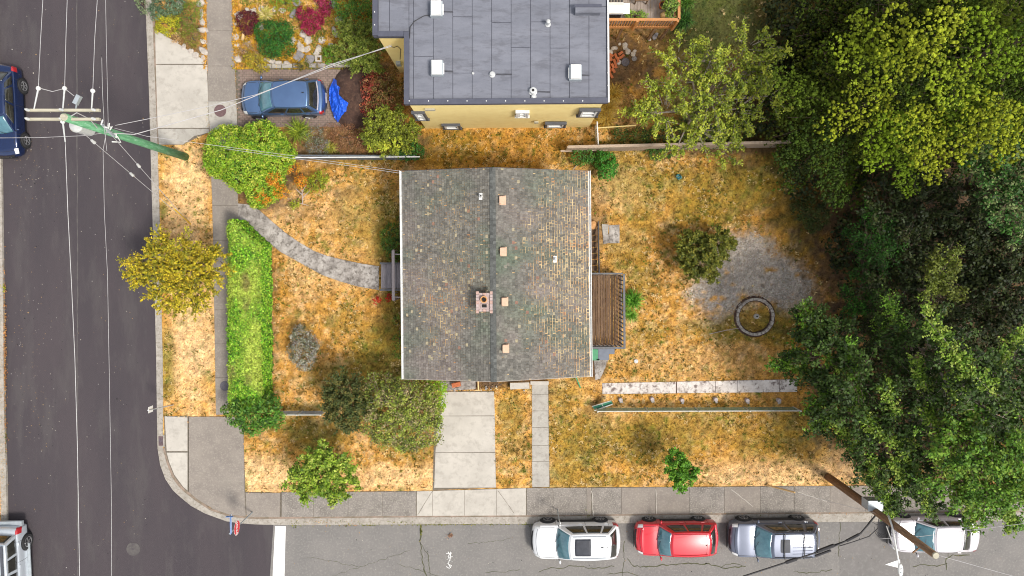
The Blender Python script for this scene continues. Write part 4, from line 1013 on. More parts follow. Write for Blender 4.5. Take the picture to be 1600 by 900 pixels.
# things on that deck
bq = thing('barbecue', P(962, 11, ZN), 'white barbecue with side shelf beside the roof corner on the cedar deck', 'barbecue')
p = P(962, 12, ZN + 1.0)
g = MB(); g.box((p.x, p.y, ZN + .45), (.62, .5, .8)); g.build('cabinet', M['car_black'], bq)
g = MB(); g.add([(p.x + a * .36, p.y + b, ZN + c) for a in (-1, 1) for b, c in ((-.26, .86), (.26, .86), (.24, 1.02), (.08, 1.12), (-.14, 1.08), (-.25, .98))],
               [(0, 1, 2, 3, 4, 5), (11, 10, 9, 8, 7, 6)] + [(i, (i + 1) % 6, 6 + (i + 1) % 6, 6 + i) for i in range(6)]); g.build('lid', M['white_metal'], bq)
g = MB(); g.box((p.x + .52, p.y, ZN + .87), (.3, .48, .04)); g.build('shelf', M['white_metal'], bq)
g = MB(); g.tube([(p.x - .3, p.y - .29, ZN + .97), (p.x + .3, p.y - .29, ZN + .97)], .018, 6); g.build('handle', M['chrome'], bq)
for k in range(5):
    g = MB(); g.box((p.x - .28 + k * .14, p.y + .31, ZN + .98), (.09, .08, .03)); g.build('grate', M['car_black'], bq)
bn = thing('bench', P(1003, 3, ZN), 'low dark red bench at the top edge of the cedar deck', 'bench')
p = P(1003, 0, ZN + .45)
for k in range(3): g = MB(); g.box((p.x, p.y + k * .11, ZN + .45), (.62, .095, .035)); g.build('slat', M['car_brownred'] if 'car_brownred' in M else M['deck_brown'], bn)
for s in (-1, 1):
    for q in (0, .22): g = MB(); g.box((p.x + s * .27, p.y + q - .02, ZN + .21), (.05, .05, .43)); g.build('leg', M['deck_brown'], bn)
def pot(px, py, r, h, z0, m, label, lean=0, name='plant_pot'):
    p = P(px, py, z0 + h); t = thing(name, (p.x, p.y, z0), label, 'pot')
    g = MB(); g.lathe((p.x, p.y, 0), [(r * .68, z0), (r, z0 + h * .9), (r * 1.1, z0 + h * .9), (r * 1.1, z0 + h), (r * .85, z0 + h), (r * .8, z0 + h * .8)], 18); g.build('pot', M[m], t)
    g = MB(); g.lathe((p.x, p.y, 0), [(r * .82, z0 + h * .78), (r * .6, z0 + h * .84)], 12); g.build('soil', M['dirt'], t)
pot(1036, 7, .17, .34, ZN, 'orange_brick', 'terracotta pot standing on the grey planks of the cedar deck')
g = MB(); q = P(1038.5, 22, ZN + .25); g.lathe((q.x, q.y, 0), [(.12, ZN), (.17, ZN + .1), (.14, ZN + .22), (.03, ZN + .25)], 12); top('round_pumpkin', g, M['new_lumber'], 'small round yellow orange gourd in the railing corner of the cedar deck', 'gourd', smooth=True)
g = MB(); q = P(929, 3, ZY + .3); g.box((q.x, q.y, ZN + 2.2), (.25, .25, .25)); 
# ================================================================== PLANTS
def unit(a): return a / np.maximum(1e-6, np.linalg.norm(a, axis=-1, keepdims=True))
def leaf_quads(pos, nrm, size, asp=.55, spread=.7):
    n = len(pos)
    N_ = unit(nrm + rng.normal(0, spread, (n, 3)))
    r = unit(rng.normal(0, 1, (n, 3))); T = unit(np.cross(N_, r)); B = np.cross(N_, T)
    s = (size * rng.uniform(.65, 1.35, n))[:, None]
    V = np.zeros((n, 4, 3))
    V[:, 0] = pos - T * s * .5; V[:, 1] = pos + B * s * asp * .5 + N_ * s * .08
    V[:, 2] = pos + T * s * .5; V[:, 3] = pos - B * s * asp * .5 + N_ * s * .08
    return V.reshape(-1, 3)
def pick(pal, n, w=None):
    pal = np.array(pal, float); k = rng.choice(len(pal), n, p=w)
    return pal[k]
TOTAL = [0]
def clump_leaves(C, O, rad, per, size, pal, w=None, asp=.55, flat=.75, jit=.16, dome=False, ccol=None):
    m = len(C); cc = pick(pal, m, w) if ccol is None else ccol; idx = np.repeat(np.arange(m), per)
    d = unit(rng.normal(0, 1, (m * per, 3))) * (rng.random((m * per, 1)) ** .4)
    if dome:
        d = unit(rng.normal(0, 1, (m * per, 3))); d[:, 2] = np.abs(d[:, 2]) * 1.1 - .15; d = unit(d) * rng.uniform(.78, 1.05, (m * per, 1))
    d[:, 2] *= flat
    rr = rad if np.isscalar(rad) else rad[idx][:, None]
    pos = C[idx] + d * rr
    nrm = (d * 1.5 + np.array([0, 0, .25])) if dome else (d * .8 + O[idx] * .5 + np.array([0, 0, .7]))
    V = leaf_quads(pos, nrm, size, asp, .4 if dome else .7)
    col = cc[idx] * .7 + pick(pal, len(idx), w) * .3
    col = np.clip(col * (1 + rng.normal(0, jit, (len(idx), 1))) * (1 + rng.normal(0, .05, (len(idx), 3))), .004, .9)
    TOTAL[0] += len(idx)
    return V, col
def lobe_arrays(lobes):
    L = []
    for l in lobes:
        p = P(l[0], l[1], l[2]); r = l[3]; rz = l[4] if len(l) > 4 else r * .8
        L.append((p.x, p.y, p.z, r, rz))
    return L
def limbs(root_pt, targets, tr, parent, bark, n=6, tips=None, wander=.25):
    g = MB(); b = Vector(root_pt)
    mean = sum((Vector(t) for t in targets), Vector()) / len(targets)
    fork = Vector((b.x + (mean.x - b.x) * .35, b.y + (mean.y - b.y) * .35, b.z + max(.3, (mean.z - b.z) * .55)))
    g.tube([b, b.lerp(fork, .5) + Vector((random.uniform(-.05, .05), random.uniform(-.05, .05), 0)), fork], tr, 8, tr * .72)
    for t in targets:
        t = Vector(t); mid = fork.lerp(t, .5) + Vector((random.uniform(-wander, wander), random.uniform(-wander, wander), random.uniform(0, wander)))
        g.tube([fork, mid, t], tr * .5, 5, tr * .16)
    for a, c in (tips or []):
        a = Vector(a); c = Vector(c); mid = a.lerp(c, .5) + Vector((0, 0, random.uniform(.02, .12)))
        g.tube([a, mid, c], tr * .13, 4, .008)
    return g.build('trunk', M[bark], parent, smooth=True, fix=False)

_PT = [(math.cos(k * math.pi / 3.5), math.sin(k * math.pi / 3.5), -.25) for k in range(7)] + [(math.cos(k * math.pi / 3.5 + .45) * .78, math.sin(k * math.pi / 3.5 + .45) * .78, .52) for k in range(7)] + [(0, 0, .95)]
_PF = [(k, (k + 1) % 7, 7 + k) for k in range(7)] + [((k + 1) % 7, 7 + (k + 1) % 7, 7 + k) for k in range(7)] + [(7 + k, 7 + (k + 1) % 7, 14) for k in range(7)]
def puffs(name, C, rad, col, parent):
    # rounded needle tufts: small lumpy domes
    T = np.array(_PT); F = np.array(_PF); n = len(C)
    V = C[:, None] + T[None] * rad[:, None, None] * rng.uniform(.72, 1.22, (n, 15, 1)) + rng.normal(0, .012, (n, 15, 3))
    V = (V.reshape(-1, 3) - np.array(OFF[parent])).astype(np.float32); FF = (F[None] + (np.arange(n) * 15)[:, None, None]).reshape(-1, 3)
    me = bpy.data.meshes.new(name); me.vertices.add(len(V)); me.vertices.foreach_set('co', V.ravel())
    me.loops.add(FF.size); me.loops.foreach_set('vertex_index', FF.ravel().astype(np.int32)); me.polygons.add(len(FF)); me.polygons.foreach_set('loop_start', np.arange(0, FF.size, 3, dtype=np.int32))
    me.polygons.foreach_set('use_smooth', np.ones(len(FF), bool)); me.update(calc_edges=True)
    a = me.attributes.new('col', 'FLOAT_COLOR', 'POINT'); cc = np.ones((len(V), 4), np.float32); cc[:, :3] = np.repeat(col, 15, axis=0); a.data.foreach_set('color', cc.ravel())
    return link_mesh(name, me, M['puff'], parent)

def bush(name, label, cat, lobes, pal, size=.10, dens=26, per=14, crad=.17, w=None, base=None, group=None, trunk=.05, bark='bark', part='foliage', asp=.55, lump=.22, fill=.35, low=-.25, z0=.1, twigs=0):
    L = lobe_arrays(lobes)
    if base is None:
        b = Vector((sum(l[0] * l[3] for l in L) / sum(l[3] for l in L), sum(l[1] * l[3] for l in L) / sum(l[3] for l in L), z0))
    else: b = P(base[0], base[1], z0)
    t = thing(name, b, label, cat, group)
    C = []; O = []
    for (x, y, z, r, rz) in L:
        m = max(6, int(dens * 2 * math.pi * r * (r + rz) / 2))
        d = unit(rng.normal(0, 1, (m * 2, 3))); d = d[d[:, 2] > low][:m]
        lum = 1 + lump * (fbm(d[:, 0] * 2.2 + x * 3, d[:, 1] * 2.2 + d[:, 2] * 1.7 + y * 3, 91, 3) - .5) * 3
        sc = lum[:, None] * np.array([r, r, rz]) * rng.uniform(.88, 1.04, (len(d), 1))
        C.append(np.array([x, y, z]) + d * sc); O.append(d)
        mi = int(m * fill); di = unit(rng.normal(0, 1, (mi, 3))); C.append(np.array([x, y, z]) + di * np.array([r, r, rz]) * rng.uniform(.3, .8, (mi, 1))); O.append(di)
    C = np.concatenate(C); O = np.concatenate(O)
    # drop clumps buried inside neighbouring lobes
    inn = np.zeros(len(C), int)
    for (x, y, z, r, rz) in L: inn += (((C - np.array([x, y, z])) / np.array([r, r, rz])) ** 2).sum(1) < .55
    k = (inn < 1) | (rng.random(len(C)) < .22); C = C[k]; O = O[k]
    C[:, 2] = np.maximum(C[:, 2], z0 + .06)
    V, col = clump_leaves(C, O, crad, per, size, pal, w, asp)
    V[:, 2] = np.maximum(V[:, 2], z0 + .02)
    quads_mesh(part, V, col, M['leaf'], t)
    tips = []
    if twigs:
        for i in rng.choice(len(C), min(twigs, len(C)), replace=False):
            l = min(L, key=lambda q: (q[0] - C[i][0]) ** 2 + (q[1] - C[i][1]) ** 2); tips.append((l[:3], tuple(C[i] + O[i] * .08)))
    limbs(b, [l[:3] for l in L], trunk, t, bark, tips=tips)
    return t

def spray_leaves(seg, per, spread, size, pal, w=None, asp=.6, cid=None):
    """seg: (S,2,3)"""
    S = len(seg); idx = np.repeat(np.arange(S), per); tt = rng.random((S * per, 1)) ** .85
    d = unit(rng.normal(0, 1, (S * per, 3)))
    pos = seg[idx, 0] * (1 - tt) + seg[idx, 1] * tt + d * spread * rng.random((S * per, 1)) ** .5
    pos[:, 2] += np.sin(tt[:, 0] * math.pi) * .06
    V = leaf_quads(pos, d * .5 + np.array([0, 0, .9]), size, asp)
    cc = pick(pal, S, w)
    col = cc[idx] * .65 + pick(pal, len(idx), w) * .35
    col = np.clip(col * (1 + rng.normal(0, .15, (len(idx), 1))), .004, .9); TOTAL[0] += len(idx)
    return V, col
def spray_tree(name, label, cat, lobes, pal, base, size=.10, strands=26, shoots=5, per=12, spread=.09, shoot=.55, w=None, group=None, trunk=.1, bark='bark', up=.15, low=-.2, twig=.010, reach=(.55, 1.15), droop=0.0, trunk_z0=.1, boughs=(), bpal=None):
    L = lobe_arrays(lobes); b = P(base[0], base[1], trunk_z0); t = thing(name, b, label, cat, group)
    segs = []; g = MB()
    for (x, y, z, r, rz) in L:
        c = np.array([x, y, z])
        m = max(5, int(strands * r * r))
        d = unit(rng.normal(0, 1, (m * 3, 3)) * np.array([1, 1, .8])); d = d[d[:, 2] > low][:m]
        for q in d:
            R_ = np.array([r, r, rz]) * random.uniform(*reach); end = c + q * R_; end[2] += up - droop * (q[0] ** 2 + q[1] ** 2) * random.random()
            st = c + q * R_ * .25
            segs.append((st + (end - st) * .3, end))
            if twig: g.tube([st, (st + end) / 2 + np.array([0, 0, .05]), end], twig * 1.7, 3, twig * .6, caps=False)
            for k in range(shoots):
                f = random.uniform(.25, .95); a = st + (end - st) * f
                dd = unit((q + rng.normal(0, .75, 3) * np.array([1, 1, .6]))[None])[0]; e = a + dd * shoot * random.uniform(.5, 1.1) * (1 - f * .4); e[2] -= droop * random.random() * .5
                segs.append((a, e))
                if twig and k % 2 == 0: g.tube([a, e], twig, 3, twig * .5, caps=False)
    seg = np.array(segs); V, col = spray_leaves(seg, per, spread, size, pal, w)
    V[:, 2] = np.maximum(V[:, 2], .12)
    BV = [V]; BC = [col]
    for bo_ in boughs:
        pts = [P(*q) for q in bo_[0]]; wd = bo_[1]; sg_ = []
        for a_, c_ in zip(pts[:-1], pts[1:]):
            nn = max(3, int((c_ - a_).length / .16))
            for i in range(nn):
                f = i / nn; p = a_.lerp(c_, f)
                for k in range(6):
                    th = random.random() * 6.283; l_ = wd * random.uniform(.5, 1.15); el = random.uniform(-.1, .75)
                    sg_.append((tuple(p), (p.x + math.cos(th) * l_, p.y + math.sin(th) * l_, p.z + math.sin(el) * l_ * .6 - .1)))
        g.tube([pts[0] + Vector((0, 0, -.1))] + [p + Vector((0, 0, .02)) for p in pts], .03, 5, .012)
        VB, cB = spray_leaves(np.array(sg_), 13, .10, size * .8, bpal or pal, w); BV.append(VB); BC.append(cB)
    quads_mesh('crown', np.concatenate(BV), np.concatenate(BC), M['leaf'], t)
    mean = np.mean([l[:3] for l in L], axis=0); mean = Vector(mean)
    fork = Vector((b.x + (mean.x - b.x) * .3, b.y + (mean.y - b.y) * .3, b.z + max(.3, (mean.z - b.z) * .5)))
    g.tube([b, b.lerp(fork, .5) + Vector((.05, -.04, 0)), fork], trunk, 9, trunk * .75)
    for l in L:
        e = Vector(l[:3]); g.tube([fork, fork.lerp(e, .5) + Vector((random.uniform(-.2, .2), random.uniform(-.2, .2), .15)), e], trunk * .5, 6, trunk * .2)
    g.build('trunk', M[bark], t, smooth=True, fix=False)
    return t

def conifer(name, label, cat, base, ht, R, pal, levels=16, per_level=7, size=.10, crad=.20, per=11, w=None, z_lo=.12, group=None, trunk=.22, power=.75, step=.33, az=None, rise=.25, bark='bark', shootf=.42, lean=(0, 0), azim=None, boughs=(), bpal=None):
    b = P(base[0], base[1], .1); t = thing(name, b, label, cat, group)
    C = []; O = []; CB = []; g = MB(); tipz = .1 + ht
    g.tube([b, (b.x + lean[0] * .5, b.y + lean[1] * .5, .1 + ht * .5), (b.x + lean[0], b.y + lean[1], tipz)], trunk, 9, .03)
    for k in range(levels):
        f = z_lo + (1 - z_lo) * (k + random.random() * .8) / levels; z = .1 + ht * f
        Lr = R * (1 - f) ** power + .25; nb_ = max(4, int(per_level * (.6 + .8 * (1 - f))))
        a0 = random.random() * 6.28; cx = b.x + lean[0] * f; cy = b.y + lean[1] * f
        for j in range(nb_):
            a = a0 + 6.283 * j / nb_ + random.uniform(-.3, .3)
            if azim and not any(abs((a - q + math.pi) % (2 * math.pi) - math.pi) < s for q, s in azim): continue
            L_ = Lr * random.uniform(.65, 1.15); n = max(2, int(L_ / step)); prev = Vector((cx, cy, z)); pts = [prev]
            curl = random.uniform(-.25, .25); bcol = np.array(pal[random.randrange(len(pal))]) * random.uniform(.8, 1.25); c_before = len(C)
            for i in range(1, n + 1):
                u = i / n; aa = a + curl * u; zz = z + rise * L_ * (u * .9 - u * u * .75) + random.uniform(-.04, .04)
                p = Vector((cx + math.cos(aa) * L_ * u, cy + math.sin(aa) * L_ * u, zz)); pts.append(p)
                if u > .18:
                    wd = shootf * L_ * (1 - u * .75) * random.uniform(.7, 1.1); ns = max(1, int(wd / step))
                    for s in (-1, 1):
                        for q in range(1, ns + 1):
                            v = q / ns; th = aa + s * .95
                            C.append((p.x + math.cos(th) * wd * v, p.y + math.sin(th) * wd * v, p.z - .12 * v * v * wd + random.uniform(-.06, .06))); O.append((math.cos(th) * .5, math.sin(th) * .5, .5))
                    C.append((p.x, p.y, p.z + .05)); O.append((math.cos(aa) * .6, math.sin(aa) * .6, .6))
            CB += [bcol] * (len(C) - c_before)
            g.tube(pts[:1] + pts[1::2] + [pts[-1]], max(.02, trunk * .22 * (1 - f)), 4, .01, caps=False)
    C.append((b.x + lean[0], b.y + lean[1], tipz)); O.append((0, 0, 1)); CB.append(np.array(pal[0]))
    for pts_, wd in boughs:
        pts_ = [P(*q) for q in pts_]; bc = np.array((bpal or pal)[random.randrange(len(bpal or pal))])
        nn = 0; tot = sum((q1 - q0).length for q0, q1 in zip(pts_[:-1], pts_[1:])); run = 0
        for a_, c_ in zip(pts_[:-1], pts_[1:]):
            k_ = max(2, int((c_ - a_).length / .30)); dirv = (c_ - a_).normalized(); nv = Vector((-dirv.y, dirv.x, 0))
            for i in range(k_):
                f = (run + (c_ - a_).length * i / k_) / tot; p = a_.lerp(c_, i / k_); ww = wd * (.25 + math.sin(math.pi * min(1, .25 + f * .75)) ) * (1.05 - .35 * f)
                m_ = max(1, int(ww / .27))
                for q in range(-m_, m_ + 1):
                    u = q / m_; C.append((p.x + nv.x * ww * u + dirv.x * abs(u) * .35, p.y + nv.y * ww * u + dirv.y * abs(u) * .35, p.z - .35 * abs(u) * ww + random.uniform(-.05, .08))); O.append((nv.x * u, nv.y * u, .6)); CB.append(bc * random.uniform(.8, 1.25))
            run += (c_ - a_).length
    C = np.array(C) + rng.normal(0, .05, (len(C), 3)); O = np.array(O)
    CB = np.array(CB); ns_ = 6; K = np.repeat(np.arange(len(C)), ns_); d_ = unit(rng.normal(0, 1, (len(K), 3))); d_[:, 2] = np.abs(d_[:, 2]) * .55
    PC = C[K] + d_ * crad * rng.uniform(.35, 1.15, (len(K), 1)); pr = rng.uniform(.035, .078, len(K)) * (crad / .29)
    puffs('foliage', PC, pr, np.clip(CB[K] * rng.uniform(.45, 1.2, (len(K), 1)) * .74, .004, .9), t)
    V, col = clump_leaves(C, O, crad * rng.uniform(.75, 1.3, len(C)), max(5, per // 3), size * .9, pal, w, flat=.8, dome=True, ccol=CB, jit=.12)
    V[:, 2] = np.maximum(V[:, 2], .15)
    quads_mesh('crown', V, col, M['leaf'], t); g.build('trunk', M[bark], t, smooth=True, fix=False)
    return t

def blades(name, label, cat, px, py, r, n, col, h=.5, w=.03, group=None, curve=.6, zb=.1, part='leaf_blade', spread=1.0, dirn=None):
    c = P(px, py, zb); t = thing(name, c, label, cat, group); nb_ = 4
    a = rng.uniform(0, 6.283, n) if dirn is None else rng.normal(dirn[0], dirn[1], n)
    ln = r * rng.uniform(.55, 1.1, n); bx = c.x + rng.normal(0, r * .12, n) * spread; by = c.y + rng.normal(0, r * .12, n) * spread
    V = []
    us = np.linspace(0, 1, nb_); hh = h * rng.uniform(.6, 1.2, n)
    for k in range(nb_ - 1):
        q = []
        for u, sgn in ((us[k], -1), (us[k], 1), (us[k + 1], 1), (us[k + 1], -1)):
            rad = ln * (u ** 1.2); z = zb + .02 + hh * (np.sin(u * 2.2)) * (1 if True else 0)
            ww = w * (1 - u) * .9 + .003
            q.append(np.stack([bx + np.cos(a) * rad - np.sin(a) * ww * sgn, by + np.sin(a) * rad + np.cos(a) * ww * sgn, z], -1))
        V.append(np.stack(q, 1))
    V = np.stack(V, 1).reshape(-1, 3)
    cc = np.repeat(pick(col, n) * rng.uniform(.75, 1.3, (n, 1)), nb_ - 1, axis=0)
    quads_mesh(part, V, np.clip(cc, .005, .9), M['leaf'], t)
    return t

YEL = [(.56, .44, .02), (.40, .36, .02), (.70, .54, .03), (.10, .12, .012), (.42, .29, .02), (.22, .22, .02)]
BRT = [(.17, .34, .015), (.28, .42, .02), (.48, .52, .07), (.06, .16, .01), (.23, .33, .02)]
MIDG = [(.16, .28, .02), (.28, .40, .03), (.06, .12, .01), (.42, .48, .08)]
DRK = [(.03, .075, .012), (.05, .11, .015), (.02, .05, .01), (.09, .13, .03)]
OLV = [(.14, .16, .015), (.22, .22, .025), (.08, .10, .01), (.30, .28, .04)]
CON = [(.08, .13, .009), (.12, .18, .012), (.045, .08, .006), (.17, .22, .016), (.07, .12, .009)]  # darkened: shade between the boughs is painted into the needles
CONB = [(.23, .34, .016), (.31, .40, .022), (.18, .28, .014), (.35, .40, .022)]  # brightened: light on the upper boughs is painted into the needles
CON2 = [(.055, .085, .008), (.085, .12, .010), (.03, .05, .006), (.12, .15, .012)]

# ---- street side
spray_tree('street_tree', 'yellowing street tree with spiky branches on the dry boulevard strip beside the main road', 'tree',
           [(288, 425, 3.3, 1.55, 1.1), (240, 405, 3.4, 1.0, .7), (325, 418, 3.1, 1.0, .8), (272, 392, 3.5, 1.0, .8), (268, 452, 3.3, 1.15, .8), (310, 455, 3.1, .9, .7), (222, 425, 3.3, .8, .6), (340, 405, 3.0, .6, .5)], YEL, (318, 420), size=.085, strands=32, shoots=7, per=16, spread=.055, shoot=.55, trunk=.09, twig=.009, reach=(.5, 1.32))
bush('round_shrub', 'large clipped bright green shrub overhanging the sidewalk south of the parked blue hatchback', 'shrub',
     [(362, 236, 1.25, 1.22, 1.0), (410, 228, 1.35, 1.15, 1.0), (428, 243, 1.2, 1.0, .9), (388, 262, 1.25, 1.25, 1.0), (412, 286, 1.0, 1.0, .8), (348, 252, 1.0, .85, .8), (404, 310, .8, .5, .5)],
     BRT, size=.105, dens=78, per=12, crad=.15, lump=.035, fill=.15)
bush('shrub', 'orange leaved shrub growing out of the bright green round shrub beside the path', 'shrub',
     [(428, 280, 1.5, .36, .4), (440, 300, 1.4, .34, .4), (414, 301, 1.3, .5, .4), (455, 262, 1.0, .4, .3), (470, 285, 1.0, .3, .3)], [(.58, .19, .01), (.66, .27, .02), (.45, .13, .01), (.5, .33, .03)], size=.085, dens=60, per=9, crad=.13, base=(437, 290), fill=.1)
bush('shrub', 'low yellow green shrub on the front lawn beside a bare white branch', 'shrub', [(498, 282, .5, .42, .35), (484, 290, .5, .38, .3), (505, 274, .5, .3, .3), (460, 318, .4, .25, .2)], [(.38, .40, .02), (.25, .3, .02), (.15, .2, .02)], size=.08, dens=60, per=9, crad=.13)
g = MB()
for q in ([(459, 315, .35), (470, 318, .45), (482, 321, .3)], [(473, 318, .4), (472, 300, .7), (471, 288, .9)], [(472, 304, .6), (462, 295, .8)], [(472, 300, .7), (479, 288, .9)], [(440, 300, .6), (452, 312, .3)], [(472, 310, .5), (484, 298, .8)]):
    g.tube([P(*a) for a in q], .022, 5, .01)
tag(g.build('bare_branch', M['rail_silver']), 'bare whitish branch lying on the dry front lawn beside the orange shrub', 'branch')

def hedge():
    t = thing('hedge', P(404, 492, .1), 'long clipped box hedge running along the sidewalk beside the west lawn', 'hedge')
    HZ = 1.95
    tl = [P(357.5, 350, HZ), P(402, 385, HZ), P(404, 640, HZ), P(358, 640, HZ)]
    x0 = lambda y: np.interp(y, [tl[3].y, tl[0].y], [tl[3].x, tl[0].x]); x1 = lambda y: np.interp(y, [tl[2].y, tl[1].y], [tl[2].x, tl[1].x])
    yT, yB = P(380, 346, HZ).y, P(380, 642, HZ).y
    C = []; O = []; n = 5200
    y = rng.uniform(yB, yT, n); a, b = x0(y), x1(y); f = rng.random(n)
    x = a + (b - a) * f
    cut = (y > P(0, 385, HZ).y) & (x > x0(y) + (x1(y) - x0(y)) * (1 - (y - P(0, 385, HZ).y) / (yT - P(0, 385, HZ).y) * .9))
    z = HZ + (fbm(x * 1.6, y * 1.6, 61, 3) - .5) * .28 - np.clip(np.minimum(f, 1 - f) * -8 + 1, 0, 1) * .12
    k = ~cut; C.append(np.stack([x, y, z], -1)[k]); O.append(np.tile([0, 0, 1.], (k.sum(), 1)))
    for s, n in ((1, 4200), (-1, 2600)):
        y = rng.uniform(yB, yT, n); z = rng.uniform(.15, HZ, n); xx = (x1(y) if s > 0 else x0(y)) + (fbm(y * 1.6, z * 1.6, 63, 3) - .5) * .25
        if s > 0:
            yc = P(0, 385, HZ).y; over = y > yc; xx = np.where(over, xx - (x1(y) - x0(y)) * (y - yc) / (yT - yc) * .9, xx)
        C.append(np.stack([xx, y, z], -1)); O.append(np.tile([s, 0, .3], (n, 1)))
    for yy, sy in ((yT, 1), (yB, -1)):
        n = 260 if sy > 0 else 600; f = rng.random(n) * (.15 if sy > 0 else 1); z = rng.uniform(.15, HZ, n)
        C.append(np.stack([x0(yy) + (x1(yy) - x0(yy)) * f, np.full(n, yy), z], -1)); O.append(np.tile([0, sy, .3], (n, 1)))
    C = np.concatenate(C); O = np.concatenate(O)
    V, col = clump_leaves(C, O, .13, 8, .115, [(.12, .34, .012), (.20, .42, .02), (.34, .48, .05), (.04, .12, .01)], asp=.6, jit=.3)
    # sun bleached and bare patches on the clipped top
    cen = V.reshape(-1, 4, 3).mean(1); up = cen[:, 2] > HZ - .22
    bl = np.clip((fbm(cen[:, 0] * 1.1, cen[:, 1] * .7, 71, 3) - .40) * 3, 0, 1) * up
    br = np.clip((fbm(cen[:, 0] * 1.3 + 9, cen[:, 1] * .8, 73, 3) - .66) * 6, 0, 1) * up
    col = col * (1 - bl[:, None] * .7) + (np.array([.50, .56, .09]) * rng.uniform(.4, 1.4, (len(col), 1))) * bl[:, None] * .7
    col = col * (1 - br[:, None] * .75) + (np.array([.22, .16, .06]) * rng.uniform(.3, 1.6, (len(col), 1))) * br[:, None] * .75
    quads_mesh('foliage', V, col, M['leaf'], t)
    g = MB()
    for i in range(26):
        yy = yB + (yT - yB) * (i + .5) / 28; xm = (x0(yy) + x1(yy)) / 2
        g.tube([(xm, yy, .1), (xm + random.uniform(-.1, .1), yy, .8)], .03, 5)
        for s in (-1, 1): g.tube([(xm, yy, .5), (xm + s * .4, yy + random.uniform(-.2, .2), 1.6)], .018, 4, .008)
    g.build('stem', M['bark'], t, fix=False)
hedge()
bush('shrub', 'dark glossy shrub at the south end of the long hedge beside the paved corner', 'shrub', [(392, 640, 1.7, .85, .7), (370, 644, 1.6, .6, .5), (415, 640, 1.6, .7, .6), (395, 662, 1.5, .55, .5), (427, 652, 1.4, .5, .5), (378, 628, 1.6, .5, .5)],
     [(.06, .17, .015), (.10, .24, .02), (.03, .08, .01), (.2, .3, .04)], size=.15, dens=34, per=10, crad=.2, asp=.5)
spray_tree('small_tree', 'small round green tree on the bleached corner lawn beside the side street sidewalk', 'tree', [(505, 735, 2.8, 1.2, .8), (478, 742, 2.6, .85, .6), (532, 728, 2.7, .9, .6), (495, 708, 2.7, .8, .6), (525, 760, 2.5, .8, .5), (487, 765, 2.5, .65, .5), (548, 757, 2.3, .5, .4), (462, 750, 2.3, .5, .4)], MIDG,
           (528, 712), size=.13, strands=34, shoots=6, per=10, spread=.13, shoot=.4, trunk=.06, twig=.007)
spray_tree('small_tree', 'narrow young green tree on the lawn above the parked red car', 'tree', [(1057, 716, 2.4, .5, .5), (1076, 738, 2.4, .52, .5), (1062, 742, 2.4, .5, .5), (1062, 757, 2.2, .32, .4), (1046, 735, 2.2, .3, .3)], [(.09, .24, .015), (.15, .33, .02), (.05, .14, .01)],
           (1045, 706), size=.12, strands=60, shoots=7, per=10, spread=.12, shoot=.3, trunk=.04, twig=.006)
spray_tree('dark_tree', 'dark green small leaved tree just west of the big mottled shrub', 'tree', [(538, 608, 2.6, 1.0, .7), (532, 640, 2.6, .95, .7), (555, 625, 2.8, .95, .7), (517, 625, 2.3, .6, .5), (548, 655, 2.4, .65, .5)],
           [(.035, .06, .012), (.06, .09, .02), (.10, .11, .03), (.17, .14, .03)], (560, 605), size=.10, strands=46, shoots=6, per=11, spread=.10, shoot=.38, trunk=.07, twig=.008)
bush('large_shrub', 'large mottled olive shrub with brownish twigs between the dark tree and the concrete driveway', 'shrub', [(600, 625, 2.3, 1.15, 1.1), (640, 625, 2.3, 1.2, 1.1), (625, 660, 2.2, 1.3, 1.0), (655, 665, 2.0, 1.0, .9), (590, 655, 2.0, .9, .8), (628, 685, 1.7, .6, .6), (645, 640, 2.5, .9, .8), (670, 645, 1.9, .6, .7)],
     [(.20, .27, .03), (.36, .40, .06), (.06, .08, .015), (.42, .32, .18), (.20, .13, .07)], size=.10, dens=46, per=11, crad=.18, lump=.3, twigs=260, bark='pale_bark', w=[.32, .25, .23, .12, .08])
bush('shrub', 'narrow bright yellow green shrub squeezed between the mottled shrub and the driveway top', 'shrub', [(684, 608, 1.3, .42, .8), (682, 632, 1.3, .42, .8), (680, 655, 1.2, .35, .6), (678, 600, 1.4, .4, .6)], [(.22, .42, .01), (.35, .48, .02), (.16, .3, .01)], size=.09, dens=50, per=10, crad=.14)
bush('lavender_bush', 'greyish lavender bush standing alone on the dry west lawn', 'bush', [(473, 528, .75, .55, .55), (472, 550, .8, .68, .6), (484, 542, .7, .5, .5), (478, 566, .6, .4, .4), (468, 515, .5, .25, .3)], [(.22, .22, .14), (.36, .33, .30), (.07, .09, .03), (.44, .42, .32)], size=.09, dens=60, per=12, crad=.13, asp=.35, twigs=60)
spray_tree('round_bush', 'round olive green bush at the edge of the gravel patch', 'bush', [(1083, 385, 1.3, 1.0, .8), (1115, 388, 1.4, .95, .8), (1095, 410, 1.4, 1.05, .8), (1124, 378, 1.3, .75, .6), (1074, 402, 1.1, .75, .6), (1104, 430, 1.1, .5, .5), (1140, 384, 1.1, .4, .4), (1080, 372, 1.1, .5, .5)],
           [(.11, .13, .012), (.18, .18, .02), (.05, .07, .008), (.26, .24, .03), (.08, .10, .01)], (1087, 402), size=.11, strands=40, shoots=6, per=12, spread=.11, shoot=.32, trunk=.06, twig=.007)
bush('shrub', 'rounded fresh green bush standing by the wooden fence east of the house', 'shrub', [(946, 252, .7, .45, .5), (947, 268, .7, .42, .5), (940, 246, .6, .3, .4), (952, 262, .7, .4, .5)], [(.05, .22, .02), (.09, .30, .03), (.03, .11, .01)], size=.09, dens=70, per=9, crad=.12)
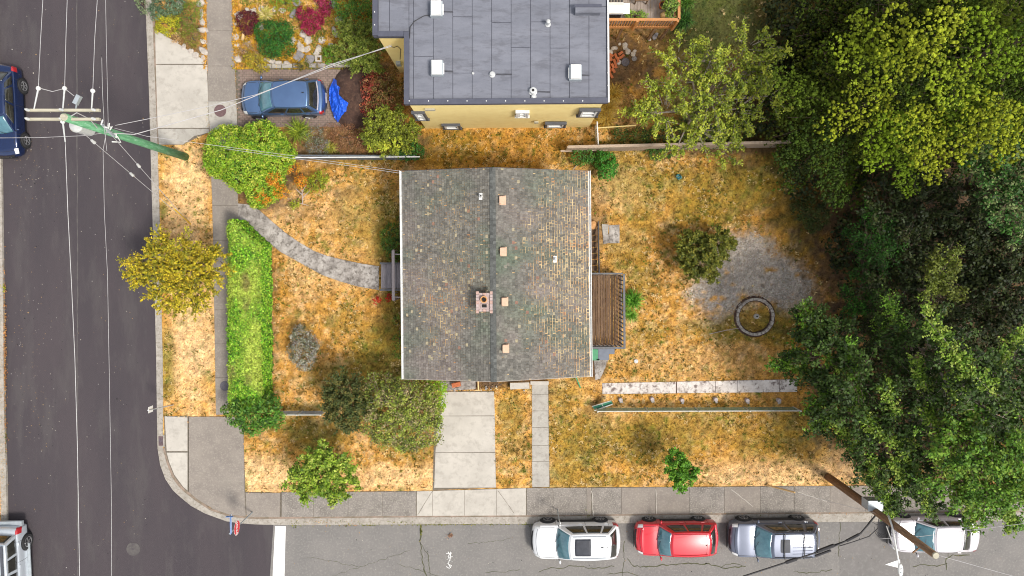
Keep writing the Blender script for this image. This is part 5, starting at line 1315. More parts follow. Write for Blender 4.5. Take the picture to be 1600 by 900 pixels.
bush('shrub', 'low green shrub directly under the west end of the wooden fence', 'shrub', [(903, 244, .5, .4, .35), (918, 242, .5, .35, .35), (925, 248, .4, .28, .3)], [(.05, .17, .02), (.10, .24, .03), (.03, .08, .01)], size=.09, dens=60, per=9, crad=.12)
bush('shrub', 'dark low shrub beneath the east part of the wooden fence', 'shrub', [(1025, 238, .4, .4, .3), (1045, 236, .4, .35, .3), (1015, 230, .3, .3, .3)], [(.04, .10, .015), (.07, .16, .02)], size=.09, dens=60, per=9, crad=.12)
bush('shrub', 'very dark low bush in the shade at the east edge of the lawn', 'shrub', [(1262, 330, .7, .65, .6), (1280, 340, .6, .5, .5), (1248, 326, .5, .4, .4), (1270, 352, .5, .4, .4)], [(.03, .05, .01), (.05, .08, .012), (.08, .09, .02)], size=.09, dens=50, per=9, crad=.15)
bush('foundation_shrub', 'green shrub against the west wall of the house north of the porch', 'shrub', [(612, 366, .8, .5, .6), (618, 385, .8, .45, .6), (606, 380, .6, .35, .4), (616, 400, .6, .35, .4)], [(.06, .14, .015), (.11, .2, .02), (.03, .07, .01)], size=.08, dens=60, per=9, crad=.12)
bush('foundation_shrub', 'sparse green shrub against the west wall halfway down the west lawn', 'shrub', [(624, 530, .6, .4, .5), (625, 550, .6, .35, .4), (622, 500, .4, .3, .3)], [(.12, .2, .02), (.2, .26, .03), (.06, .09, .01)], size=.08, dens=40, per=8, crad=.12)
for lb, q in (('red flowers north of the porch rail', [(612, 389, .7, .12, .12), (609, 398, .5, .12, .1)]), ('bright red flowers south of the porch rail', [(609, 465, .7, .17, .14), (606, 468, .6, .12, .1)]), ('dark red flowers on the lawn edge southwest of the porch', [(589, 469, .45, .2, .14)])):
    bush('flowers', lb, 'flowers', q, [(.62, .03, .015), (.5, .02, .01), (.35, .015, .01)], size=.07, dens=120, per=7, crad=.07, part='petals', trunk=.012, bark='leaf_stem' if 'leaf_stem' in M else 'bark')
blades('grass_plant', 'green arching leaf clump growing against the outer rail of the brown deck', 'plant', 986, 468, .62, 260, [(.10, .28, .02), (.17, .38, .04), (.05, .15, .01)], h=.55, w=.02)
blades('grass_plant', 'smaller green leaf clump just south of the larger one by the brown deck', 'plant', 984, 492, .42, 150, [(.10, .26, .02), (.2, .38, .05)], h=.4, w=.02)

# ---- bed south of the north driveway
blades('spiky_plant', 'tall green spiky plant right beside the bright green round shrub', 'plant', 470, 208, .75, 260, [(.20, .28, .02), (.30, .36, .03), (.12, .17, .02)], h=.6, w=.022)
bush('lavender_bush', 'grey green lavender between the green spiky plant and the yellow spiky plant', 'bush', [(492, 215, .5, .5, .4), (502, 228, .5, .42, .35), (488, 230, .4, .35, .3)], [(.22, .24, .18), (.28, .25, .25), (.1, .14, .05)], size=.06, dens=60, per=11, crad=.13, asp=.35)
blades('spiky_plant', 'yellow green spiky plant in front of the brown heather by the slate wall', 'plant', 518, 232, .4, 130, [(.42, .36, .06), (.3, .3, .04)], h=.3, w=.02)
bush('heather', 'brownish orange heather spreading south of the blue tarpaulin', 'heather', [(535, 215, .35, .6, .3), (550, 230, .35, .6, .3), (520, 205, .3, .4, .25), (560, 215, .3, .4, .25), (545, 205, .3, .4, .25)], [(.38, .17, .07), (.28, .11, .05), (.45, .26, .14), (.2, .1, .05)], size=.05, dens=90, per=10, crad=.12, asp=.4)
spray_tree('large_shrub', 'olive green rounded shrub with yellow leaf tips beside the yellow house corner', 'shrub', [(600, 200, 1.7, 1.0, .8), (630, 195, 1.6, .85, .7), (590, 222, 1.5, .8, .7), (620, 222, 1.5, .8, .7), (648, 205, 1.3, .5, .5), (578, 205, 1.5, .5, .5)],
           [(.13, .15, .015), (.09, .12, .012), (.20, .22, .02), (.30, .35, .03)], (625, 225), size=.10, strands=42, shoots=6, per=12, spread=.11, shoot=.32, trunk=.05)
bush('shrub', 'lemon yellow leaved sprigs on the south side of the olive shrub by the yellow house', 'shrub', [(606, 208, 2.1, .18, .14), (598, 226, 1.9, .25, .2), (622, 222, 1.9, .22, .2), (612, 232, 1.6, .2, .2), (582, 230, 1.4, .2, .2)], [(.55, .55, .06), (.42, .48, .04)], size=.11, dens=80, per=8, crad=.1, base=(622, 238), fill=.1)
bush('shrub', 'dark green shrub at the east end of the slate wall', 'shrub', [(640, 232, .7, .5, .5), (652, 238, .6, .35, .4), (630, 238, .7, .4, .4)], [(.03, .10, .015), (.06, .16, .02)], size=.10, dens=50, per=9, crad=.14)
bush('shrub', 'wine red and orange shrub between the soil heap and the yellow house', 'shrub', [(582, 128, .8, .45, .4), (576, 145, .7, .35, .35), (575, 168, .5, .35, .3), (590, 118, .8, .3, .3)], [(.32, .04, .03), (.45, .14, .06), (.22, .04, .03), (.5, .28, .12)], size=.11, dens=44, per=9, crad=.15)
bush('shrub', 'orange and olive shrub against the west corner of the yellow house', 'shrub', [(603, 140, .9, .7, .5), (610, 160, .9, .6, .5), (595, 165, .7, .55, .4), (618, 145, .8, .5, .4), (606, 120, .8, .45, .4)], [(.26, .17, .04), (.40, .26, .10), (.15, .14, .02), (.34, .10, .05), (.12, .08, .03)], size=.10, dens=44, per=10, crad=.15)

# ---- rock garden beds
def rb(label, lobes, pal, size=.08, dens=60, per=10, crad=.12, **k): return bush(k.pop('name', 'shrub'), label, k.pop('cat', 'shrub'), lobes, pal, size=size, dens=dens, per=per, crad=crad, **k)
rb('blue green shrub at the top of the bed beside the main road kerb', [(262, 6, .7, .65, .5), (250, 16, .6, .5, .4), (275, 10, .6, .45, .4), (262, -25, .7, .8, .5)], [(.10, .17, .08), (.18, .24, .14), (.05, .09, .04)])
rb('yellow shrub beside the kerb in the small triangular bed', [(262, 38, .5, .5, .4), (256, 28, .5, .3, .3), (250, 45, .35, .25, .2), (270, 30, .5, .35, .3)], [(.50, .42, .02), (.38, .36, .02), (.26, .28, .02)])
rb('moss green mound shrub in the middle of the triangular bed', [(295, 26, .45, .62, .35), (285, 40, .4, .5, .3), (306, 14, .4, .42, .3)], [(.12, .20, .015), (.18, .26, .02), (.08, .13, .01)], size=.05)
rb('orange brown tuft plant on the sloping edge of the apron', [(275, 53, .3, .38, .2), (284, 60, .25, .25, .15)], [(.45, .26, .10), (.5, .35, .15), (.3, .17, .06)], size=.06)
rb('olive shrub at the lower tip of the triangular bed', [(298, 55, .35, .45, .25), (305, 66, .3, .3, .2)], [(.22, .21, .02), (.14, .13, .02), (.28, .25, .04)], size=.06)
rb('small pale green plant hanging over the kerb at the top of the road', [(222, 8, .3, .25, .2), (225, 18, .25, .16, .15), (218, -5, .3, .3, .2)], [(.22, .28, .14), (.16, .2, .1)], size=.07)
rb('dark maroon round shrub near the sidewalk edge of the rock garden', [(385, 32, .6, .48, .45), (388, 44, .5, .35, .35), (395, 30, .6, .35, .35)], [(.10, .012, .018), (.15, .02, .03), (.05, .01, .01)], name='maroon_shrub')
rb('dense dark green rounded conifer in the rock garden north of the blue hatchback', [(430, 58, .8, .72, .6), (422, 72, .7, .6, .5), (440, 70, .7, .6, .5), (418, 50, .7, .55, .5), (445, 52, .7, .5, .5)], [(.03, .13, .015), (.06, .20, .02), (.015, .06, .01)], size=.07, dens=80, name='dwarf_conifer')
rb('large magenta leaved shrub in the middle of the rock garden', [(478, 24, .6, .42, .4), (490, 32, .6, .5, .4), (484, 42, .5, .4, .35), (500, 26, .5, .3, .3)], [(.30, .015, .06), (.40, .03, .09), (.18, .01, .03)], name='magenta_shrub')
rb('small magenta leaved shrub at the top edge of the rock garden', [(508, 8, .6, .34, .3), (512, 16, .5, .25, .25), (502, 0, .6, .3, .3)], [(.30, .02, .07), (.42, .05, .12), (.18, .01, .03)], name='magenta_shrub')
rb('pinkish orange low plant near the southwest corner of the rock garden', [(385, 78, .3, .35, .22), (396, 84, .3, .35, .22), (378, 84, .25, .25, .2)], [(.45, .28, .18), (.38, .2, .12), (.3, .28, .06)], size=.06)
rb('golden low shrub spilling onto the north driveway from the rock garden', [(400, 98, .4, .42, .25), (410, 104, .35, .35, .22), (392, 92, .4, .35, .25), (414, 92, .3, .3, .2)], [(.50, .38, .03), (.38, .32, .03), (.25, .2, .03)], size=.07)
rb('bright green low shrub at the top edge of the rock garden', [(445, 4, .4, .4, .3), (432, 0, .4, .35, .3), (456, 6, .35, .3, .25)], [(.14, .25, .02), (.22, .33, .03)], size=.06)
rb('tall green shrub against the west side of the yellow house', [(548, 6, 1.3, .8, .7), (560, 22, 1.3, .7, .6), (570, 0, 1.4, .8, .7), (540, 20, 1.1, .5, .5)], [(.07, .18, .02), (.12, .26, .03), (.04, .09, .01)], dens=44, crad=.16)
spray_tree('large_shrub', 'feathery olive evergreen shrub filling the bed under the notch of the yellow house', 'shrub', [(560, 62, 1.6, 1.0, .8), (575, 85, 1.6, .9, .7), (545, 78, 1.3, .8, .6), (585, 60, 1.7, .8, .7), (565, 102, 1.2, .6, .5), (545, 50, 1.4, .7, .6), (588, 103, 1.1, .5, .5)],
           [(.13, .18, .02), (.20, .25, .03), (.07, .11, .015), (.26, .29, .05)], (600, 120), size=.08, strands=48, shoots=6, per=13, spread=.07, shoot=.36, trunk=.05, twig=.006)
rb('small fresh green plant at the foot of the feathery evergreen', [(520, 82, .4, .38, .3), (532, 92, .35, .3, .25), (512, 90, .3, .25, .2)], [(.10, .24, .02), (.18, .34, .03)], size=.07)
rb('brown green cushion plant on the stone edging of the north driveway', [(473, 101, .35, .32, .2), (466, 104, .3, .22, .16)], [(.15, .13, .02), (.22, .17, .03), (.1, .12, .02)], size=.05)
blades('grass_plant', 'straw yellow grass tuft between the maroon shrub and the dark conifer', 'plant', 416, 26, .5, 200, [(.5, .42, .1), (.42, .40, .08), (.6, .5, .22)], h=.35, w=.016)
# golden groundcover among the rocks
n = 22000; ax = rng.uniform(362, 580, n); ay = rng.uniform(-40, 108, n); dens_ = fbm(ax * .06, ay * .06, 201, 3); k = (rng.random(n) < np.clip((dens_ - .30) * 2.6, .12, 1)); ax = ax[k]; ay = ay[k]
pos = np.array([tuple(P(a, b, .12 + random.random() * .12)) for a, b in zip(ax, ay)]); s = fbm(ax * .05 + 4, ay * .05, 203, 3)
cc = np.where((s > .52)[:, None], np.array([.52, .30, .02]), np.where((s > .42)[:, None], np.array([.36, .27, .03]), np.array([.20, .20, .03]))) * rng.uniform(.6, 1.35, (len(ax), 1))
tag(quads_mesh('groundcover', leaf_quads(pos, np.tile([0, 0, 1.], (len(pos), 1)), .10), np.clip(cc, .01, .9), M['leaf']), kind='stuff')
n = 1500; yy_ = rng.uniform(-30, 108, n); ax = np.where(rng.random(n) < .6, 371 + rng.normal(0, 3, n) - (108 - yy_) * .02, 320 + rng.normal(0, 1.5, n)); pos = np.array([tuple(P(a, b, .16 + random.random() * .05)) for a, b in zip(ax, yy_)])
tag(quads_mesh('groundcover', leaf_quads(pos, np.tile([0, 0, 1.], (n, 1)), .08), np.clip(np.array([.6, .30, .03]) * rng.uniform(.6, 1.3, (n, 1)), .01, .9), M['leaf']), kind='stuff')

# ---- weeds along the gutter and joints
def weeds(lst, name='weeds'):
    Ps = []; Cs = []
    for x, y, rx, ry, n, pal in lst:
        a = rng.normal(x, rx, n); b = rng.normal(y, ry, n)
        for p, q in zip(a, b): Ps.append(tuple(P(p, q, .03 + random.random() * .10)))
        Cs.append(pick(pal, n) * rng.uniform(.6, 1.3, (n, 1)))
    tag(quads_mesh(name, leaf_quads(np.array(Ps), np.tile([0, 0, 1.], (len(Ps), 1)), .09), np.concatenate(Cs), M['leaf']), kind='stuff')
W1 = [(.16, .17, .01), (.25, .22, .02), (.10, .12, .01)]; W2 = [(.45, .20, .06), (.35, .15, .05), (.5, .3, .12)]
weeds([(461, 818, 5, 2.5, 160, W1), (485, 816, 8, 2, 160, W1 + W2), (510, 815, 12, 2.5, 380, W2 + W1), (545, 817, 9, 2, 220, W1 + W2), (580, 818, 9, 1.8, 170, W1), (625, 816, 12, 1.8, 220, W1), (690, 819, 22, 1.0, 190, W1), (750, 818.5, 30, .8, 120, W1),
       (826, 817, 6, 1.5, 110, W1), (643, 818, 6, 1.3, 50, W1), (919, 795, 3, 6, 130, [(.3, .32, .03), (.2, .22, .02)]), (922, 808, 4, 4, 120, W1), (1025, 804, 6, 2.5, 100, W2 + W1), (1270, 804, 30, 1.5, 160, W2), (1330, 804, 26, 1.2, 120, W2), (1185, 806, 10, 2, 90, W2 + W1),
       (1120, 804, 20, 1.5, 80, W2), (658, 830, .8, 6, 40, W1), (7, 560, 1.6, 60, 700, W2), (7, 700, 1.6, 30, 340, W2 + W1), (4, 450, 2, 3, 90, [(.45, .42, .02), (.2, .25, .02)]), (293, 660, 1.5, 3, 40, W2), (248, 460, 1.5, 6, 30, W2)])

# ---- east side trees
spray_tree('fruit_tree', 'airy yellow green fruit tree with long upright shoots straddling the wooden fence', 'tree',
           [(1110, 150, 4.2, 1.6, 1.2), (1060, 130, 4.0, 1.3, 1.0), (1150, 115, 4.4, 1.4, 1.2), (1040, 175, 3.6, 1.4, 1.0), (1090, 200, 3.6, 1.5, 1.0), (1150, 170, 4.0, 1.4, 1.0), (1180, 110, 4.6, 1.1, 1.1), (1010, 180, 3.3, 1.0, .8), (1165, 75, 4.8, .9, 1.2), (1110, 95, 4.6, 1.1, 1.2), (1200, 150, 4.2, 1.0, .9), (1060, 90, 4.2, .9, .9), (1125, 232, 3.0, 1.0, .7), (1060, 225, 3.0, .9, .7), (1210, 70, 5.0, .6, .8)],
           [(.26, .32, .025), (.36, .40, .035), (.17, .23, .02), (.44, .46, .05), (.08, .12, .012)], (1070, 190), size=.11, strands=11, shoots=6, per=13, spread=.11, shoot=.6, trunk=.14, twig=.013, reach=(.5, 1.4), bark='pale_bark', up=.25)
EAST = 'conifers and trees massed along the east side'
conifer('conifer', 'tall olive conifer with bright yellow green tips in the upper right corner', 'tree', (1390, 150), 13.0, 4.9, CON, levels=16, per_level=8, crad=.29, per=30, size=.085, trunk=.26, step=.52, lean=(.3, .2), bpal=CONB, boughs=[([(1420, 120, 10.5), (1412, 70, 10.8), (1398, 14, 10.4)], .62), ([(1390, 135, 9.6), (1352, 105, 9.6), (1312, 62, 9.0)], .6), ([(1440, 90, 11.4), (1470, 50, 11.6), (1496, 12, 11)], .55), ([(1395, 150, 9), (1335, 170, 8.6), (1284, 208, 7.6)], .65), ([(1430, 160, 9.8), (1448, 215, 9.4), (1462, 275, 8.2)], .75), ([(1400, 170, 8.8), (1378, 230, 8.2), (1352, 262, 7)], .6), ([(1450, 120, 11), (1500, 130, 10.8), (1540, 100, 10.4)], .6), ([(1400, 100, 10), (1360, 60, 9.6), (1340, 25, 9.0)], .5), ([(1410, 180, 8.4), (1410, 250, 7.4), (1420, 300, 6.2)], .6)])
conifer('conifer', 'broad darker olive conifer between the fruit tree and the brighter conifer', 'tree', (1265, 200), 9.0, 3.9, CON2 + CON[:2], levels=15, per_level=8, crad=.29, per=28, size=.085, trunk=.22, step=.52, bpal=CON, boughs=[([(1290, 190, 7.6), (1250, 215, 7.2), (1222, 255, 6)], .55), ([(1285, 160, 7.8), (1240, 140, 7.2), (1215, 110, 6.4)], .5), ([(1300, 210, 7.2), (1290, 270, 6.4), (1310, 320, 5.0)], .6)])
conifer('conifer', 'bright leafy conifer cut by the right edge of the photo near the top', 'tree', (1500, 165), 11.5, 4.3, CON, levels=15, per_level=8, crad=.30, per=28, size=.085, trunk=.24, step=.54, bpal=CONB, boughs=[([(1560, 150, 10.6), (1530, 190, 10), (1500, 250, 8.8)], .7), ([(1570, 160, 10.6), (1575, 210, 10), (1560, 265, 8.8)], .6), ([(1560, 120, 10.8), (1550, 70, 10.8), (1530, 20, 10.2)], .6), ([(1540, 150, 10), (1500, 170, 9.4), (1470, 210, 8.6)], .55), ([(1580, 110, 11), (1600, 50, 10.6)], .6)])
conifer('conifer', 'dark conifer behind the top edge above the fruit tree', 'tree', (1300, 70), 7.5, 3.8, CON2, levels=12, per_level=8, crad=.30, per=20, size=.12, trunk=.2, step=.54)
conifer('conifer', 'shaded conifer at the top edge between the two bright conifers', 'tree', (1450, 20), 10.0, 4.2, CON2 + CON[:2], levels=13, per_level=8, crad=.30, per=20, size=.12, trunk=.2, step=.54)
def leafy(label, lobes, pal, base, trunk=.16, name='leafy_tree', strands=13, shoots=5, per=10, size=.14, **k):
    return spray_tree(name, label, 'tree', lobes, pal, base, size=size, strands=strands, shoots=shoots, per=per, spread=k.pop('spread', .17), shoot=k.pop('shoot', .6), trunk=trunk, twig=.010, **k)
G1 = [(.08, .19, .015), (.13, .27, .02), (.03, .08, .01), (.22, .34, .035)]
G2 = [(.15, .24, .015), (.24, .33, .025), (.06, .10, .01), (.36, .42, .05)]
G3 = [(.018, .030, .005), (.028, .044, .007), (.010, .018, .004), (.055, .070, .014)]  # near-black leaves: the deep shade of the wood put into leaf colour
G4 = [(.03, .10, .010), (.05, .15, .015), (.012, .04, .005)]
G5 = [(.030, .065, .008), (.05, .095, .012), (.015, .03, .005), (.07, .12, .018)]  # darkened leaves for crowns behind bright boughs, shade put into the colour
G6 = [(.13, .24, .015), (.20, .31, .025), (.05, .11, .01), (.33, .40, .07)]  # brightened leaves for boughs, sunlight put into the colour
G7 = [(.10, .24, .015), (.16, .32, .02), (.05, .12, .01), (.26, .40, .05)]  # brightened green for boughs, sunlight put into the colour
leafy('deep green leafy tree reaching toward the round fire ring', [(1268, 510, 5.0, 1.3, 1.0), (1245, 545, 4.4, 1.0, .8), (1232, 572, 3.6, .7, .4), (1285, 560, 5.4, 1.6, 1.2), (1275, 600, 4.6, 1.4, 1.0), (1310, 530, 5.6, 1.3, 1.1), (1300, 630, 4.8, 1.5, 1.0), (1255, 485, 4.6, .6, .6), (1280, 660, 4.0, .9, .7), (1212, 570, 3.4, .45, .3)], G5, (1262, 548), strands=11, bpal=G7, boughs=[([(1254, 478, 5.2), (1272, 520, 5.4), (1300, 575, 5.6)], .55), ([(1203, 568, 3.8), (1240, 574, 4.2), (1290, 590, 4.8)], .4), ([(1240, 545, 4.6), (1262, 570, 5.0)], .45), ([(1262, 640, 4.6), (1300, 600, 5.4)], .5), ([(1270, 668, 4.4), (1310, 640, 5.2)], .45), ([(1322, 540, 6.4), (1340, 590, 6.2), (1350, 640, 6.0)], .5)])
leafy('green leafy tree whose lowest boughs hang over the sidewalk beside the wooden pole', [(1345, 600, 6.5, 1.7, 1.2), (1350, 650, 6.2, 1.7, 1.2), (1385, 690, 6.0, 1.7, 1.1), (1370, 735, 5.2, 1.4, .9), (1420, 730, 5.8, 1.6, 1.0), (1330, 690, 5.0, 1.2, .8), (1405, 765, 4.6, .9, .7), (1388, 785, 3.8, .5, .6), (1445, 775, 4.8, .9, .7), (1452, 792, 4.2, .5, .5)], G5, (1300, 610), trunk=.2, strands=9, bpal=G6, boughs=[([(1330, 690, 5.4), (1352, 730, 5.2), (1370, 770, 4.6)], .45), ([(1362, 720, 6.2), (1382, 770, 5.2), (1390, 812, 4.2)], .42), ([(1410, 700, 6.6), (1436, 750, 6.0), (1452, 798, 5.0)], .45), ([(1395, 720, 6.6), (1420, 765, 5.8)], .45), ([(1350, 660, 6.6), (1390, 690, 6.8), (1430, 690, 6.8)], .5), ([(1385, 600, 7.2), (1400, 650, 7.2)], .5), ([(1330, 640, 6.2), (1375, 665, 6.6)], .45), ([(1300, 560, 5.6), (1330, 590, 6.0)], .45), ([(1300, 650, 5.4), (1340, 700, 5.4)], .45)])
leafy('lighter green leafy tree overhanging the parked pale sedan', [(1500, 690, 8.0, 1.9, 1.2), (1550, 680, 8.2, 1.9, 1.3), (1490, 740, 7.0, 1.6, 1.0), (1545, 740, 7.4, 1.7, 1.0), (1590, 720, 8.0, 1.8, 1.2), (1520, 785, 6.0, 1.0, .8), (1520, 812, 5.2, .6, .7), (1580, 780, 6.6, 1.0, .8), (1574, 812, 5.6, .35, .7), (1500, 790, 6, .7, .6), (1640, 750, 7.5, 1.8, 1.2)], G1, (1430, 620), trunk=.22, strands=9, bpal=G6, boughs=[([(1490, 690, 8.2), (1510, 750, 7.4), (1522, 815, 6.0)], .5), ([(1545, 690, 8.4), (1568, 760, 7.2), (1577, 828, 5.8)], .42), ([(1480, 730, 7.4), (1500, 790, 6.4)], .5), ([(1540, 740, 7.8), (1545, 790, 6.8)], .45), ([(1590, 690, 8.4), (1600, 780, 7.2)], .5), ([(1460, 690, 7.6), (1480, 740, 7.0)], .5), ([(1520, 660, 8.6), (1560, 700, 8.4)], .5)])
leafy('tall tree with a pale sunlit bough crossing the dark wood diagonally', [(1450, 510, 8.6, 1.1, .7), (1475, 540, 9.0, 1.2, .8), (1505, 575, 9.2, 1.3, .8), (1535, 605, 9.2, 1.4, .9), (1570, 570, 8.8, 1.6, 1.0), (1540, 640, 8.6, 1.5, .9), (1480, 600, 7.6, 1.6, 1.0), (1440, 600, 6.8, 1.6, 1.0), (1590, 630, 8.6, 1.6, 1.1), (1440, 650, 6.6, 1.5, .9), (1620, 560, 8.4, 1.8, 1.2)], G5, (1390, 530), trunk=.24, strands=8, bark='pale_bark', bpal=G6, boughs=[([(1440, 490, 9.4), (1475, 530, 9.8), (1510, 575, 10.0), (1548, 612, 10.0)], .6), ([(1500, 560, 9.8), (1520, 610, 9.6)], .5), ([(1598, 520, 9.4), (1565, 560, 9.4), (1550, 600, 9.2)], .5), ([(1480, 590, 8.6), (1510, 640, 8.6)], .5), ([(1430, 560, 7.8), (1450, 610, 7.6)], .5), ([(1560, 620, 9), (1600, 640, 9)], .5), ([(1440, 640, 7.4), (1470, 670, 7.4)], .5)])
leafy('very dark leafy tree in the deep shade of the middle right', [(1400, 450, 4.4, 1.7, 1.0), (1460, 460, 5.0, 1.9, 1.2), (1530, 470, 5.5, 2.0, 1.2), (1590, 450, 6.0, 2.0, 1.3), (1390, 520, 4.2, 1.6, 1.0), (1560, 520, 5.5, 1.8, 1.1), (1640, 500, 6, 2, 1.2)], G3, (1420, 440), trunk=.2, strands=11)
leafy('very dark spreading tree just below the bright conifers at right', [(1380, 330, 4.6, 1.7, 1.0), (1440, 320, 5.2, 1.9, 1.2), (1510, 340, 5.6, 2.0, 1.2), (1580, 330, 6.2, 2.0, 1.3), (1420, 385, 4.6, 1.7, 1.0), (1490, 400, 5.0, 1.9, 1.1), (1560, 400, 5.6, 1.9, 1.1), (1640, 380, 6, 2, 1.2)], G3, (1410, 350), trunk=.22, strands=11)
leafy('emerald green small leaved tree at the west edge of the dark wood', [(1362, 360, 4.6, .9, .8), (1375, 395, 4.8, 1.0, .9), (1350, 340, 4.2, .6, .5), (1348, 420, 3.2, 1.0, .7), (1340, 470, 3.2, 1.1, .7), (1358, 485, 3.6, .9, .7), (1330, 380, 2.6, .8, .6)], G4, (1330, 400), trunk=.12, strands=16, bpal=[(.05, .18, .015), (.09, .26, .03), (.03, .10, .01)], boughs=[([(1355, 325, 4.8), (1372, 360, 5.0), (1388, 405, 5.0)], .5), ([(1335, 478, 4.0), (1362, 490, 4.2)], .55)], size=.10)
leafy('pale tipped tree lit in the upper dark wood at the far right', [(1530, 255, 8.4, .9, .8), (1555, 285, 8.8, 1.0, .8), (1580, 310, 9.0, 1.2, .9), (1545, 310, 8.0, .9, .7), (1600, 280, 8.8, 1.4, 1.0), (1590, 350, 8.4, 1.1, .8)], G4 + [(.24, .28, .10)], (1440, 300), trunk=.16, strands=18, size=.12)
leafy('slim olive tree rising from the dark wood in the middle right', [(1470, 415, 8.2, .8, .6), (1455, 440, 7.6, .8, .6), (1490, 440, 8.0, .7, .5), (1478, 400, 8.0, .5, .5), (1470, 465, 7.0, .8, .6)], [(.10, .12, .015), (.15, .17, .02), (.06, .08, .01)], (1390, 412), trunk=.12, strands=14, bpal=[(.13, .17, .015), (.2, .24, .03), (.07, .1, .01)], boughs=[([(1490, 398, 8.6), (1466, 430, 8.4), (1446, 462, 7.8)], .6)], size=.12, spread=.13, shoot=.4)
leafy('mid green tree behind the fire ring between the wood and the gravel', [(1390, 490, 6.0, .9, .7), (1405, 520, 6.4, 1.0, .8), (1380, 470, 5.4, .6, .5), (1420, 550, 6.6, 1.1, .8), (1370, 545, 5, .9, .7), (1385, 590, 6, 1.1, .8)], G5, (1345, 500), trunk=.13, strands=12, bpal=G7, boughs=[([(1388, 462, 6.6), (1398, 500, 6.6), (1410, 540, 6.4)], .5), ([(1366, 500, 5.8), (1392, 520, 6.0)], .4)], size=.12)
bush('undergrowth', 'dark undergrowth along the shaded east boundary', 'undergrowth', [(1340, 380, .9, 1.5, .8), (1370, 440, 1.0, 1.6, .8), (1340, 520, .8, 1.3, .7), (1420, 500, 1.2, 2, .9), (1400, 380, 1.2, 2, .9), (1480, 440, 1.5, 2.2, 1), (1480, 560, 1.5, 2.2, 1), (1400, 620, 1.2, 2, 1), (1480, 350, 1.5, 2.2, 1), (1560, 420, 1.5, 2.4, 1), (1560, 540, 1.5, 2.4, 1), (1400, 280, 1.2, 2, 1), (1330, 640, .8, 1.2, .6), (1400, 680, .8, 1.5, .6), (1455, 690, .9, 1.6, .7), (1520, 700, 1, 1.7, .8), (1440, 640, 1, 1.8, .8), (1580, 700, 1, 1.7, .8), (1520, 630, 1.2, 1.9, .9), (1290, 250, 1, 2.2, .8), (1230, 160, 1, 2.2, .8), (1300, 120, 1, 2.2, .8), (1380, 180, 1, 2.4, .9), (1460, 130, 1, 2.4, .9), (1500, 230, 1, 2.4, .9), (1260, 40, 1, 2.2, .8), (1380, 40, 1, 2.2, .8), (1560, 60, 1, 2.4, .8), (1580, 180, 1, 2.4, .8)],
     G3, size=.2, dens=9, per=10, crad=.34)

# ---- corner by the cedar deck
blades('spiky_plant', 'dark green strap leaved plant below the corner of the cedar deck', 'plant', 1066, 36, .62, 130, [(.04, .13, .02), (.08, .20, .03), (.02, .06, .01)], h=.6, w=.035)
blades('spiky_plant', 'strap leaved plant just outside the east railing of the cedar deck', 'plant', 1070, 8, .5, 90, [(.06, .16, .02), (.12, .24, .03)], h=.6, w=.03)
bush('potted_plant', 'leafy green plant standing inside the railing corner of the cedar deck', 'plant', [(1048, 8, 3.5, .32, .4), (1050, 22, 3.3, .25, .3), (1046, -6, 3.5, .3, .4)], [(.14, .24, .03), (.22, .3, .05), (.07, .12, .02)], size=.11, dens=70, per=8, crad=.14, z0=2.62)
bush('potted_plant', 'low green plants in a row inside the front railing of the cedar deck', 'plant', [(990, 24, 2.85, .2, .16), (1002, 25, 2.85, .24, .18), (982, 26, 2.8, .14, .12)], [(.16, .3, .03), (.25, .36, .05)], size=.08, dens=100, per=8, crad=.1, z0=2.62)
for i, (x, y, r, lb) in enumerate(((946, 172, .75, 'golden ornamental grass flopping at the southeast corner of the yellow house'), (957, 150, .55, 'smaller golden grass tuft against the east wall of the yellow house'), (945, 190, .6, 'golden grass lying beside the short fence post by the yellow house'))):
    blades('ornamental_grass', lb, 'grass plant', x, y, r, 300, [(.5, .32, .04), (.42, .24, .03), (.55, .40, .10)], h=.45, w=.014)
bush('shrub', 'rusty red low shrub under the west edge of the fruit tree', 'shrub', [(985, 165, .4, .5, .3), (1000, 180, .4, .4, .3), (975, 185, .3, .35, .25)], [(.26, .12, .04), (.36, .18, .05), (.14, .12, .02)], size=.08, dens=36, per=8, crad=.14)
bush('shrub', 'tangled green shrub under the fruit tree north of the wooden fence', 'shrub', [(1000, 215, .5, .5, .35), (1030, 212, .6, .6, .4), (1070, 210, .7, .7, .5), (1110, 214, .7, .6, .5), (1150, 212, .6, .7, .5), (970, 210, .4, .4, .3)], DRK + [(.14, .19, .02)], size=.10, dens=34, per=9, crad=.16)
print('leaves', TOTAL[0])
